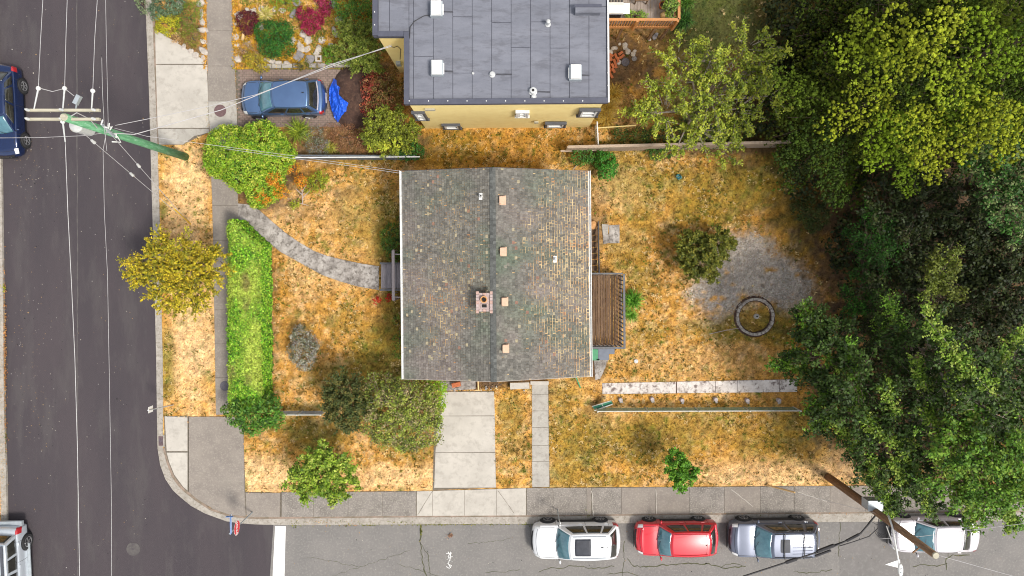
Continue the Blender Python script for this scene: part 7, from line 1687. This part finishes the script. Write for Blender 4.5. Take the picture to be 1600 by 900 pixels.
g = MB(); g.tube([a, b], .008, 4); g.build('wire', M['wire'], gt); e = P(1242, 769.5, 1.7); g = MB(); g.tube([a, e], .045, 7); g.build('guard', M['new_lumber'], gt)

# stop sign and street name blades
ss = thing('stop_sign', P(395, 800, 0), 'red stop sign seen nearly edge on, with blue street name blades, at the corner', 'stop sign')
q0, q1 = P(395, 800, 0.1), P(358.5, 834, 2.95)
g = MB(); g.tube([q0, q1], .032, 8); g.build('post', M['grey_metal'], ss)
sc = q0.lerp(q1, .74); rr = .36
oc = [(rr * math.cos(math.pi / 8 + k * math.pi / 4), rr * math.sin(math.pi / 8 + k * math.pi / 4)) for k in range(8)]
def plate(pts, x, th, name, m, par, z=sc.z, y=sc.y):
    g = MB(); n = len(pts); vs = [(x, y + a, z + b) for a, b in pts] + [(x + th, y + a, z + b) for a, b in pts]
    g.add(vs, [tuple(range(n)), tuple(range(2 * n - 1, n - 1, -1))] + [(i, n + i, n + (i + 1) % n, (i + 1) % n) for i in range(n)]); return g.build(name, M[m], par)
bd = plate([(a * 1.06, b * 1.06) for a, b in oc], sc.x + .05, .004, 'border', 'white_metal', ss)
fc = plate(oc, sc.x + .0545, .004, 'face', 'sign_red', ss)
fcu = bpy.data.curves.new('lettering', 'FONT'); fcu.body = 'STOP'; fcu.size = .30; fcu.align_x = 'CENTER'; fcu.align_y = 'CENTER'; fcu.extrude = .002; fcu.offset = .006
tmp = bpy.data.objects.new('tmp', fcu); COL.objects.link(tmp); bpy.context.view_layer.update()
me = bpy.data.meshes.new_from_object(tmp.evaluated_get(bpy.context.evaluated_depsgraph_get())); bpy.data.objects.remove(tmp); me.materials.clear()
lt = link_mesh('lettering', me, M['white_metal'], ss); lt.location = Vector((sc.x + .061, sc.y, sc.z)) - Vector(ss.location); lt.rotation_euler = (math.pi / 2, 0, math.pi / 2)
tp = q1
g = MB(); g.box((tp.x + .03, tp.y + .42, 2.84), (.012, .95, .19)); n1 = g.build('name_blade', M['sign_blue'], ss)
for dz in (.085, -.085): g = MB(); g.box((tp.x + .038, tp.y + .42, 2.84 + dz), (.006, .95, .018)); g.build('edge', M['white_metal'], n1)
g = MB(); g.box((tp.x + .03, tp.y + .86, 2.98), (.34, .012, .16)); n2 = g.build('name_blade', M['sign_blue'], ss)
g = MB(); g.box((tp.x + .03, tp.y + .84, 2.9), (.06, .06, .1)); g.build('bracket', M['white_metal'], ss)
def park_sign(base, topp, h, label):
    t = thing('parking_sign', P(*base, 0), label, 'sign'); a, b = P(*base, .1), P(*topp, h)
    g = MB(); g.tube([a, b], .028, 8); g.build('post', M['grey_metal'], t)
    g = MB(); g.box((b.x, b.y, b.z - .2), (.012, .30, .42)); p_ = g.build('plate', M['white_metal'], t)
    g = MB(); g.lathe((b.x, b.y, b.z), [(.04, -.01), (.04, .02), (.01, .03)], 8); g.build('cap', M['white_metal'], t)
park_sign((271, 632.5), (232, 641), 2.3, 'slim grey sign post with an edge on plate leaning over the main road kerb')
park_sign((871, 796), (875, 821), 2.1, 'thin sign post standing in a leafy pit beside the hood of the white car')
weeds([(862, 796, 4, 2, 70, [(.09, .05, .03), (.2, .12, .06)]), (880, 796, 4, 2, 70, [(.09, .05, .03), (.16, .09, .04)]), (871, 793, 5, 2, 70, [(.07, .04, .03), (.14, .08, .04)])], name='leaf_litter')

# ================================================================== FENCES
def fence(name, label, A, B, h, m, rail_m, posts, board=.15, boards=True, gapb=.012, cap=None):
    t = thing(name, A, label, 'fence'); A = Vector((A.x, A.y, 0)); B = Vector((B.x, B.y, 0)); d = (B - A); L_ = d.length; d.normalize(); n = Vector((-d.y, d.x, 0))
    for k in range(posts):
        p = A + d * (L_ * k / (posts - 1)); g = MB(); g.box((p.x, p.y, h / 2 + .06), (.09, .09, h + .08), rz=math.atan2(d.y, d.x)); g.build('post', M[rail_m], t)
    for z in (h - .03, h * .35):
        g = MB(); g.beam(A + n * .05 + Vector((0, 0, z)), B + n * .05 + Vector((0, 0, z)), .05, .09); g.build('rail', M[rail_m], t)
    if boards:
        nb = int(L_ / board)
        for k in range(nb):
            p = A + d * (board * (k + .5)); hh = h + random.uniform(-.015, .015)
            g = MB(); g.box((p.x - n.x * .03, p.y - n.y * .03, .08 + hh / 2), (board - gapb, .022, hh - .04), rz=math.atan2(d.y, d.x) + random.uniform(-.01, .01)); g.build('board', M[m], t)
    if cap: g = MB(); g.beam(A + Vector((0, 0, h + .09)), B + Vector((0, 0, h + .09)), *cap); g.build('cap_rail', M[rail_m], t)
    return t
fence('slate_fence', 'slate grey board fence with a pale cap between the front lawn and the heather bed', P(458, 248.5, 0), P(652, 249, 0), 1.0, 'wall_slate', 'wall_slate', 4)
g = MB(); g.beam(P(457, 246.2, 1.12), P(656, 245, 1.12), .055, .04); tag(g.build('white_pipe', M['white_metal']), 'thin white pipe lying along the top of the slate grey fence', 'pipe')
fence('wooden_fence', 'pale weathered board fence running east behind the back lawn', P(884, 237, 0), P(1216, 229.5, 0), 1.45, 'fence_wood', 'fence_wood', 6, cap=(.14, .035))
g = MB(); g.beam(P(876, 236, .6), P(950, 234, .6), .09, .05); tag(g.build('loose_rail', M['fence_wood']), 'loose pale rail lying at the west end of the wooden fence', 'rail')
g = MB(); g.tube([P(901, 258, .1), P(896, 264, .5)], .04, 5); tag(g.build('stake', M['fence_wood']), 'short pale stake leaning beside the corner of the grey shingle roof', 'stake')
t = thing('gate_fence', P(934, 210, 0), 'short white railing running north from the wooden fence to the yellow house', 'fence')
for y in (193, 209, 228): p = P(933.5 + (y - 193) * .05, y, 1.1); g = MB(); g.box((p.x, p.y, .6), (.06, .06, 1.05)); g.build('post', M['white_metal'], t)
g = MB(); g.beam(P(933, 190, 1.15), P(935, 228, 1.15), .05, .05); g.build('rail', M['white_metal'], t)
for k in range(12): p = P(933.2 + k * .13, 192 + k * 3.1, 1.1); g = MB(); g.box((p.x, p.y, .6), (.02, .03, 1.0)); g.build('picket', M['white_metal'], t)
def chain(label, A, B, h, posts, col='fence_green'):
    t = thing('chain_link_fence', A, label, 'fence'); A = Vector((A.x, A.y, 0)); B = Vector((B.x, B.y, 0)); L_ = (B - A).length; d = (B - A).normalized()
    for k in range(posts):
        p = A + d * L_ * k / (posts - 1); g = MB(); g.tube([p, p + Vector((0, 0, h + .06))], .03, 8); g.lathe((p.x, p.y, h + .06), [(.045, 0), (.045, .03), (.01, .05)], 8); g.build('post', M['fence_pipe'], t)
    g = MB(); g.tube([A + Vector((0, 0, h)), B + Vector((0, 0, h))], .030, 8); g.build('top_rail', M['fence_pipe'], t)
    g = MB(); s = .11; n = int(L_ / s)
    for k in range(-int(h / s), n + 1):
        for sg_ in (1, -1):
            x0 = k * s if sg_ > 0 else k * s + h; z0 = .12; x1 = x0 + sg_ * (h - .14); z1 = h
            a = A + d * min(max(x0, 0), L_) + Vector((0, 0, z0 + (max(0, -x0) if sg_ > 0 else max(0, x0 - L_)))); b = A + d * min(max(x1, 0), L_) + Vector((0, 0, z1 - (max(0, x1 - L_) if sg_ > 0 else max(0, -x1))))
            if (b - a).length > .05 and b.z > a.z: g.tube([a, b], .008, 3, caps=False)
    for z in (.35, .6, .85): g.tube([A + Vector((0, 0, z)), B + Vector((0, 0, z))], .008, 3)
    tag(g.build('wire_mesh', M[col], t, fix=False), kind='stuff')
chain('green chain link fence with a pale pipe rail along the south lawn', P(930, 636, 0), P(1238, 635, 0), 1.0, 5)
chain('short chain link fence between the hedge shrub and the dark tree on the west lawn', P(438, 641, 0), P(510, 641, 0), 1.05, 3, 'wall_slate')
g = MB(); g.add([P(925, 635, .25), P(955, 626, .75), P(957.5, 630.5, .75), P(930, 641, .25), P(925, 635, .22), P(955, 626, .72), P(957.5, 630.5, .72), P(930, 641, .22)], [(0, 1, 2, 3), (7, 6, 5, 4), (0, 4, 5, 1), (1, 5, 6, 2), (2, 6, 7, 3), (3, 7, 4, 0)])
t = thing('gate', P(930, 640, 0), 'small open green gate angled away from the end of the chain link fence', 'gate'); g.build('panel', M['board_green'], t)
g = MB(); g.beam(P(929, 641.5, .3), P(957, 631.5, .8), .05, .05); g.build('frame', M['fence_pipe'], t); g = MB(); g.beam(P(925, 635, .3), P(955, 626, .78), .04, .04); g.build('frame', M['fence_pipe'], t); g = MB(); g.beam(P(940, 631, .52), P(943, 636, .54), .03, .03); g.build('frame', M['fence_pipe'], t)
g = MB(); g.beam(P(900, 589, .6), P(907, 606, .12), .06, .05); tag(g.build('green_post', M['bin_green']), 'green painted stake leaning against the southeast corner of the grey shingled house', 'stake')
for i, (x, y, wd) in enumerate(((970, 625, 'nearest the green gate'), (1019.5, 624, 'second from the green gate'), (1066.5, 626, 'third from the green gate'), (1119, 624.5, 'fourth from the green gate'), (1168.5, 626, 'second from the dark trees'), (1218, 626, 'nearest the dark trees'))):
    p = P(x, y, .3); t = thing('fence_stump', p, 'grey post stump behind the chain link fence, ' + wd, 'stump', 'sawn post stumps behind the chain link fence')
    g = MB(); g.lathe((p.x, p.y, 0), [(.13, .05), (.11, .22), (.10, .30), (.07, .31), (.02, .29)], 9); g.build('stump', M['rail_silver'], t)
    g = MB(); g.box((p.x + .05, p.y - .13, .13), (.16, .12, .12), rz=i * .7); g.build('concrete_collar', M['concrete'], t)

# ================================================================== FIRE RING, ROCKS, TARPAULIN, SMALL THINGS
t = thing('fire_ring', P(1180.5, 495, .1), 'round fire ring of grey stone blocks with a small post at its centre', 'fire ring')
cc0 = P(1180.5, 495, .25); n = 26
g = MB(); g.lathe((cc0.x, cc0.y, 0), [(1.10, .08), (1.06, .135), (.80, .135), (.79, .08)], 40); g.build('dark_ring', M['dirt'], t)  # dark brown band outside and inside the stone blocks
for k in range(n):
    a0 = 2 * math.pi * k / n + .012; a1 = 2 * math.pi * (k + 1) / n - .012; ro = .99 + random.uniform(-.015, .015); ri = .86 + random.uniform(-.01, .01)
    g = MB(); g.prism([(cc0.x + math.cos(a) * r, cc0.y + math.sin(a) * r) for r, a in ((ri, a0), (ro, a0), (ro, a1), (ri, a1))], .06, .27 + random.uniform(-.015, .015), bev=.012); g.build('stone', M['ring_stone'] if 'ring_stone' in M else M['concrete_worn'], t)
g = MB(); g.lathe((cc0.x + .07, cc0.y + .02, 0), [(.13, .08), (.14, .22), (.10, .26), (.05, .27)], 14); g.build('centre_post', M['concrete'], t)
g = MB(); g.lathe((cc0.x + .07, cc0.y + .02, 0), [(.045, .26), (.04, .30)], 8); g.build('cap', M['soot_hole_dark'], t)
for i, (x0, y0, x1, y1, lb) in enumerate(((1197, 478, 1202, 487, 'short orange stick inside the fire ring near its edge'), (1174, 503, 1180, 507, 'tiny orange stick inside the fire ring below its post'), (1119, 473, 1136, 482, 'longer bleached stick lying on the gravel patch'), (1122, 447, 1125, 451, 'small bleached wood chip on the gravel patch'), (1218, 260, 1227, 252, 'pale broken stick on the lawn by the end of the wooden fence'), (1108, 522, 1158, 512, 'thin grey hose lying on the grass toward the fire ring'))):
    g = MB(); a, b = P(x0, y0, .15), P(x1, y1, .17); g.tube([a, a.lerp(b, .5) + Vector((.02, .03, .01)), b], .03 if i < 5 else .016, 5, .015)
    tag(g.build('stick' if i < 5 else 'hose', M['new_lumber'] if i in (0, 1) else M['rail_silver']), lb, 'stick' if i < 5 else 'hose')
def rock_mesh(sx, sy, sz, seed):
    bm = bmesh.new(); bmesh.ops.create_icosphere(bm, subdivisions=2, radius=1); r = random.Random(seed); ph = [r.uniform(0, 6) for _ in range(6)]
    for v in bm.verts:
        c = v.co; k = 1 + .16 * math.sin(c.x * 2.3 + ph[0]) + .13 * math.sin(c.y * 2.9 + ph[1]) + .10 * math.sin(c.z * 3.1 + ph[2]) + .09 * math.sin((c.x + c.y) * 4.7 + ph[3])
        c *= k; c.x = math.copysign(abs(c.x) ** .85, c.x); c.y = math.copysign(abs(c.y) ** .85, c.y); c.z = min(c.z, .72 + .05 * math.sin(c.x * 3 + ph[4]))
        v.co = Vector((c.x * sx, c.y * sy, c.z * sz))
    me = bpy.data.meshes.new('rock'); bm.to_mesh(me); bm.free(); return me
def rock(x, y, r, label, group, m='rock', asp=None, name='rock', z=.12):
    asp = asp or random.uniform(.65, 1.1); me = rock_mesh(r, r * asp, r * .55, int(x * 7 + y)); o = link_mesh(name, me, M[m]); o.location = P(x, y, z + r * .1); o.rotation_euler = (random.uniform(-.15, .15), random.uniform(-.15, .15), random.uniform(0, 3.1)); tag(o, label, 'rock', group); return o
GR = 'pale rocks of the rock garden'
WHERE = [(374, 24, .20, 'left of the maroon shrub'), (397, 18, .24, 'just above the maroon shrub'), (408, 14, .18, 'between the maroon shrub and the top edge'), (386, 15, .14, 'at the upper left above the maroon shrub'), (428, 14, .16, 'above the yellow grass tuft'), (442, 17, .19, 'left of the large magenta shrub, long and flat'), (371, 37, .15, 'at the sidewalk edge left of the maroon shrub'),
         (369, 58, .17, 'at the sidewalk edge below the maroon shrub'), (387, 68, .18, 'pointed, below the maroon shrub'), (371, 70, .16, 'at the sidewalk edge above the pinkish plant'), (372, 91, .20, 'at the sidewalk edge near the lower corner'), (406, 42, .20, 'between the maroon shrub and the dark conifer'), (459, 21, .25, 'bluish, left of the magenta shrub'), (532, 35, .26, 'right of the magenta shrub'),
         (523, 51, .26, 'below right of the magenta shrub'), (503, 62, .22, 'stepping stone top right of the cluster'), (475, 53, .24, 'touching the lower side of the magenta shrub'), (482, 64, .26, 'large and round at the centre of the stepping stones'), (468, 66, .18, 'small at the left of the stepping stones'), (459, 64, .20, 'right beside the dark conifer'), (470, 75, .22, 'lower left of the stepping stones'),
         (480, 76.5, .22, 'rounded one in the middle of the stepping stones'), (500, 74, .19, 'right side of the stepping stones'), (496, 82, .25, 'lower right of the stepping stones'), (466, 87, .25, 'grey and slanted above the cushion plant'), (486, 92, .26, 'grey oval above the driveway edging'), (464, 2, .22, 'at the top edge beside the green shrub'), (520, 7, .22, 'at the top edge beside the small magenta shrub'), (519, 71, .18, 'near the small fresh green plant')]
for i, (x, y, r, wd) in enumerate(WHERE): rock(x, y, r, 'pale garden rock ' + wd, GR, 'rock_grey' if i in (12, 24, 25, 26, 27) else 'rock')
g = MB(); p = P(498.5, 92.5, .2)
for a in range(4): g.box((p.x + (.12, 0, -.12, 0)[a], p.y + (0, .12, 0, -.12)[a], .24), ((.07, .31, .07, .31)[a], (.17, .07, .17, .07)[a], .2))
tag(g.build('square_block', M['rock']), 'square hollow concrete block at the lower right of the stepping stones', 'block')
g = MB(); p = P(380, 54, .5); g.tube([P(379, 62, .35), P(380, 55, .5), P(381, 48, .3)], .09, 8, .05); tag(g.build('wooden_ornament', M['new_lumber'], smooth=True), 'yellowish wooden ornament lying below the maroon shrub', 'ornament')
for i, (x, y, r, wd) in enumerate(((313, 5, .24, 'first from the top'), (316, 20, .18, 'second from the top'), (315.5, 33, .22, 'third from the top'), (316.5, 47, .24, 'fourth from the top'), (317.5, 65, .18, 'fifth from the top'), (317, 79, .25, 'sixth from the top'), (318.5, 90, .16, 'last before the apron'))):
    rock(x, y, r, 'white edging rock between triangular bed and sidewalk, ' + wd, 'white rocks edging the triangular bed', asp=.7)
for i, (x, y, r, wd) in enumerate(((306, 86, .17, 'nearest the sidewalk'), (298, 80, .15, 'second from the sidewalk'), (287, 73, .15, 'halfway up'), (275, 66, .14, 'above the halfway one'), (260, 53, .17, 'beside the yellow shrub'), (280, 6, .18, 'behind the blue green shrub'))):
    rock(x, y, r, 'broken rock sloping along the triangular bed, ' + wd, 'broken rocks along the apron edge')
# stone edging of the north driveway, block by block
edge_t = thing('stone_edging', P(460, 104, .1), 'row of weathered stone blocks edging the north side of the brick driveway', 'edging')
x = 402.0
while x < 548:
    wd = random.uniform(9, 17)
    if not (464 < x < 478):
        p = P(x + wd / 2, 103.5 - (x - 402) * .012, .2); g = MB(); g.prism(shrink([(p.x - wd / 60, p.y - .12), (p.x + wd / 60, p.y - .11), (p.x + wd / 60, p.y + .12), (p.x - wd / 60, p.y + .13)], .01), .05, .24 + random.uniform(-.03, .03), bev=.02); g.build('block', M['concrete' if random.random() < .6 else 'concrete_worn'], edge_t)
    x += wd + .6
for i, (x, y, s) in enumerate(((424, 96, .22), (434, 98, .2), (448, 98, .18), (416, 93, .2), (537, 100, .3), (527, 101, .22))):
    me = rock_mesh(s, s * .55, .12, i + 90); o = link_mesh('edging_stone', me, M['rock']); o.location = P(x, y, .26); tag(o, 'flat pale stone resting along the driveway edging %s' % ('left of the golden shrub', 'right of the golden shrub', 'under the dark conifer', 'behind the golden shrub', 'under the service wire', 'beside the fresh green plant')[i], 'rock', 'flat stones resting on the driveway edging')
# soil heap with blue tarpaulin
pts = [(520, 112), (540, 108), (566, 112), (575, 135), (573, 165), (566, 185), (550, 196), (524, 192), (536, 176), (547, 160), (536, 140)]
gx0, gy0 = P(518, 200, 0).x, P(518, 200, 0).y; xs_ = np.linspace(P(505, 0, 0).x, P(584, 0, 0).x, 46); ys_ = np.linspace(P(0, 204, 0).y, P(0, 100, 0).y, 54); XX, YY = np.meshgrid(xs_, ys_); qx, qy = to_px(XX, YY)
dd = 1 - (((qx - 550) / 30) ** 2 + ((qy - 152) / 46) ** 2); ZZ = .10 + np.clip(dd + .25, 0, 1) * .55 + (fbm(XX * 2.5, YY * 2.5, 301, 4) - .5) * .30 * np.clip(dd + .2, 0, 1)
kk = (dd > -.32 + (fbm(XX * 2, YY * 2, 303, 3) - .5) * .3)[:-1, :-1]
tag(grid_mesh('soil_heap', XX, YY, ZZ, kk, None, M['dirt']), 'heap of dark brown soil between the blue hatchback and the yellow house', 'soil')
TP = [(521, 123), (527, 127), (530, 137), (536, 142), (534, 152), (541, 160), (549, 166), (545, 178), (536, 184), (528, 192), (522, 184), (517, 168), (513.5, 156), (515, 140)]
xs_ = np.linspace(P(511, 0, .4).x, P(551, 0, .4).x, 70); ys_ = np.linspace(P(0, 195, .4).y, P(0, 120, .4).y, 120); XX, YY = np.meshgrid(xs_, ys_); qx, qy = to_px(XX, YY, .4)
def ridg(x, y, s): return 1 - abs(fbm(x, y, s, 3) - .5) * 4
ZZ = .16 + .10 + np.clip(1 - (((qx - 550) / 30) ** 2 + ((qy - 152) / 46) ** 2) + .25, 0, 1) * .62 + ridg(XX * 1.9 + YY * .6, YY * 1.4, 311) * .15 + ridg(XX * 4 - YY * 2, YY * 3.3, 313) * .07 + .05
ins = inside(qx, qy, TP)
tp_ = grid_mesh('tarpaulin', XX, YY, ZZ, ins[:-1, :-1], None, M['tarp']); md = tp_.modifiers.new('thickness', 'SOLIDIFY'); md.thickness = .01
tag(tp_, 'crumpled bright blue tarpaulin thrown over the edge of the soil heap', 'tarpaulin')
# stacked orange bricks by the yellow house
BK = [(955, 86, .5), (962, 88, 1.2), (969, 84, -.6), (972, 88, -.7), (954, 92, 1.1), (960, 97, 1.3), (952, 99, 1.2), (965, 94, 1.3), (957, 104, 1.1), (953, 108, 1.2), (962, 103, 1.3), (958, 111, 1.0), (953, 115, 1.2), (955, 119, 1.0), (951, 93, .9), (967, 91, -.5)]
for i, (x, y, a) in enumerate(BK):
    g = MB(); p = P(x, y, .16); g.box((0, 0, 0), (.26, .12, .08)); o = g.build('loose_brick', M['orange_brick']); o.location = (p.x, p.y, .16 + .05 * (i % 3)); o.rotation_euler = (random.uniform(-.2, .2), random.uniform(-.2, .2), -a)
    tag(o, 'orange brick in the loose pile beside the east wall of the yellow house', 'brick', 'orange bricks piled beside the yellow house')
for i, (x, y, r, wd) in enumerate(((977, 72, .16, 'nearest the cedar deck'), (960, 75, .15, 'by the white house gutter'), (981, 81, .15, 'left of the broken pair'), (989, 85, .13, 'lower of the broken pair'), (991, 80, .11, 'upper of the broken pair'), (954, 81, .14, 'touching the brick pile'), (966, 97, .13, 'at the right foot of the brick pile'), (1024, 56, .19, 'grey and flat under the deck corner'), (968, 69, .08, 'tiny one by the deck'), (1014, 61, .12, 'reddish at the deck corner'))):
    rock(x, y, r, 'pale stone below the cedar deck, ' + wd, 'stones below the cedar deck', 'rock_grey' if i in (7,) else 'rock')
g = MB(); p = P(977, 97, .15); g.lathe((p.x, p.y, 0), [(.2, .08), (.22, .16), (.19, .2), (.05, .17)], 14); tag(g.build('black_cover', M['iron_grey']), 'round dark lid lying beside the orange brick pile', 'lid')
g = MB(); p = P(991, 91.5, .15); g.lathe((p.x, p.y, 0), [(.12, .1), (.13, .14), (.10, .15), (.08, .12)], 12); tag(g.build('ring_lid', M['rock_grey']), 'small grey ring lying right of the orange brick pile', 'ring')
g = MB(); p = P(1060, 276, .2); g.lathe((p.x, p.y, 0), [(.10, .08), (.13, .24), (.12, .25), (.09, .12)], 12); g.box((p.x + .08, p.y - .05, .13), (.22, .14, .07), rz=.5)
M['teal'] = mat('teal_plastic', (.03, .2, .22), (.02, .15, .17), scale=5, rough=.5)
o = g.build('bucket', M['teal']); tag(o, 'small teal bucket lying on the lawn south of the fruit tree', 'bucket')
g = MB(); p = P(994, 564.5, .15); g.lathe((p.x, p.y, 0), [(.10, .1), (.11, .16), (.04, .18)], 12); g.box((p.x - .06, p.y + .05, .17), (.08, .08, .06), rz=.4); tag(g.build('standpipe', M['porcelain']), 'small white capped pipe in the lawn south of the brown deck', 'pipe')
g = MB(); p = P(1038, 6, ZN + .3)
# worn stony patch south of the bins
tag(slab([(928, 562), (952, 560), (946, 575), (938, 592), (930, 594)], 'concrete_worn', None, name='stony_patch', z=.125), kind='structure')
g = MB()
for i in range(14): p = P(700 + random.random() * 120, 603 + random.random() * 8, .15); g.box((p.x, p.y, .14), (random.uniform(.05, .16), random.uniform(.04, .1), .06), rz=random.random() * 3)
tag(g.build('rubble', M['concrete_worn']), kind='stuff')
weeds([(720, 605, 22, 3, 260, [(.12, .06, .04), (.22, .1, .05)]), (765, 604, 16, 2.5, 180, [(.14, .10, .07), (.28, .2, .12), (.1, .06, .04)]), (690, 600, 4, 5, 60, [(.1, .06, .04)]), (703, 837, 3, 2.5, 30, [(.4, .2, .1), (.3, .14, .07)])], name='leaf_litter')
n_t = sum(len(o.data.loop_triangles) if False else sum(len(p.vertices) - 2 for p in o.data.polygons) for o in bpy.data.objects if o.type == "MESH" and len(o.data.polygons) > 20000); print("TRIS", n_t)
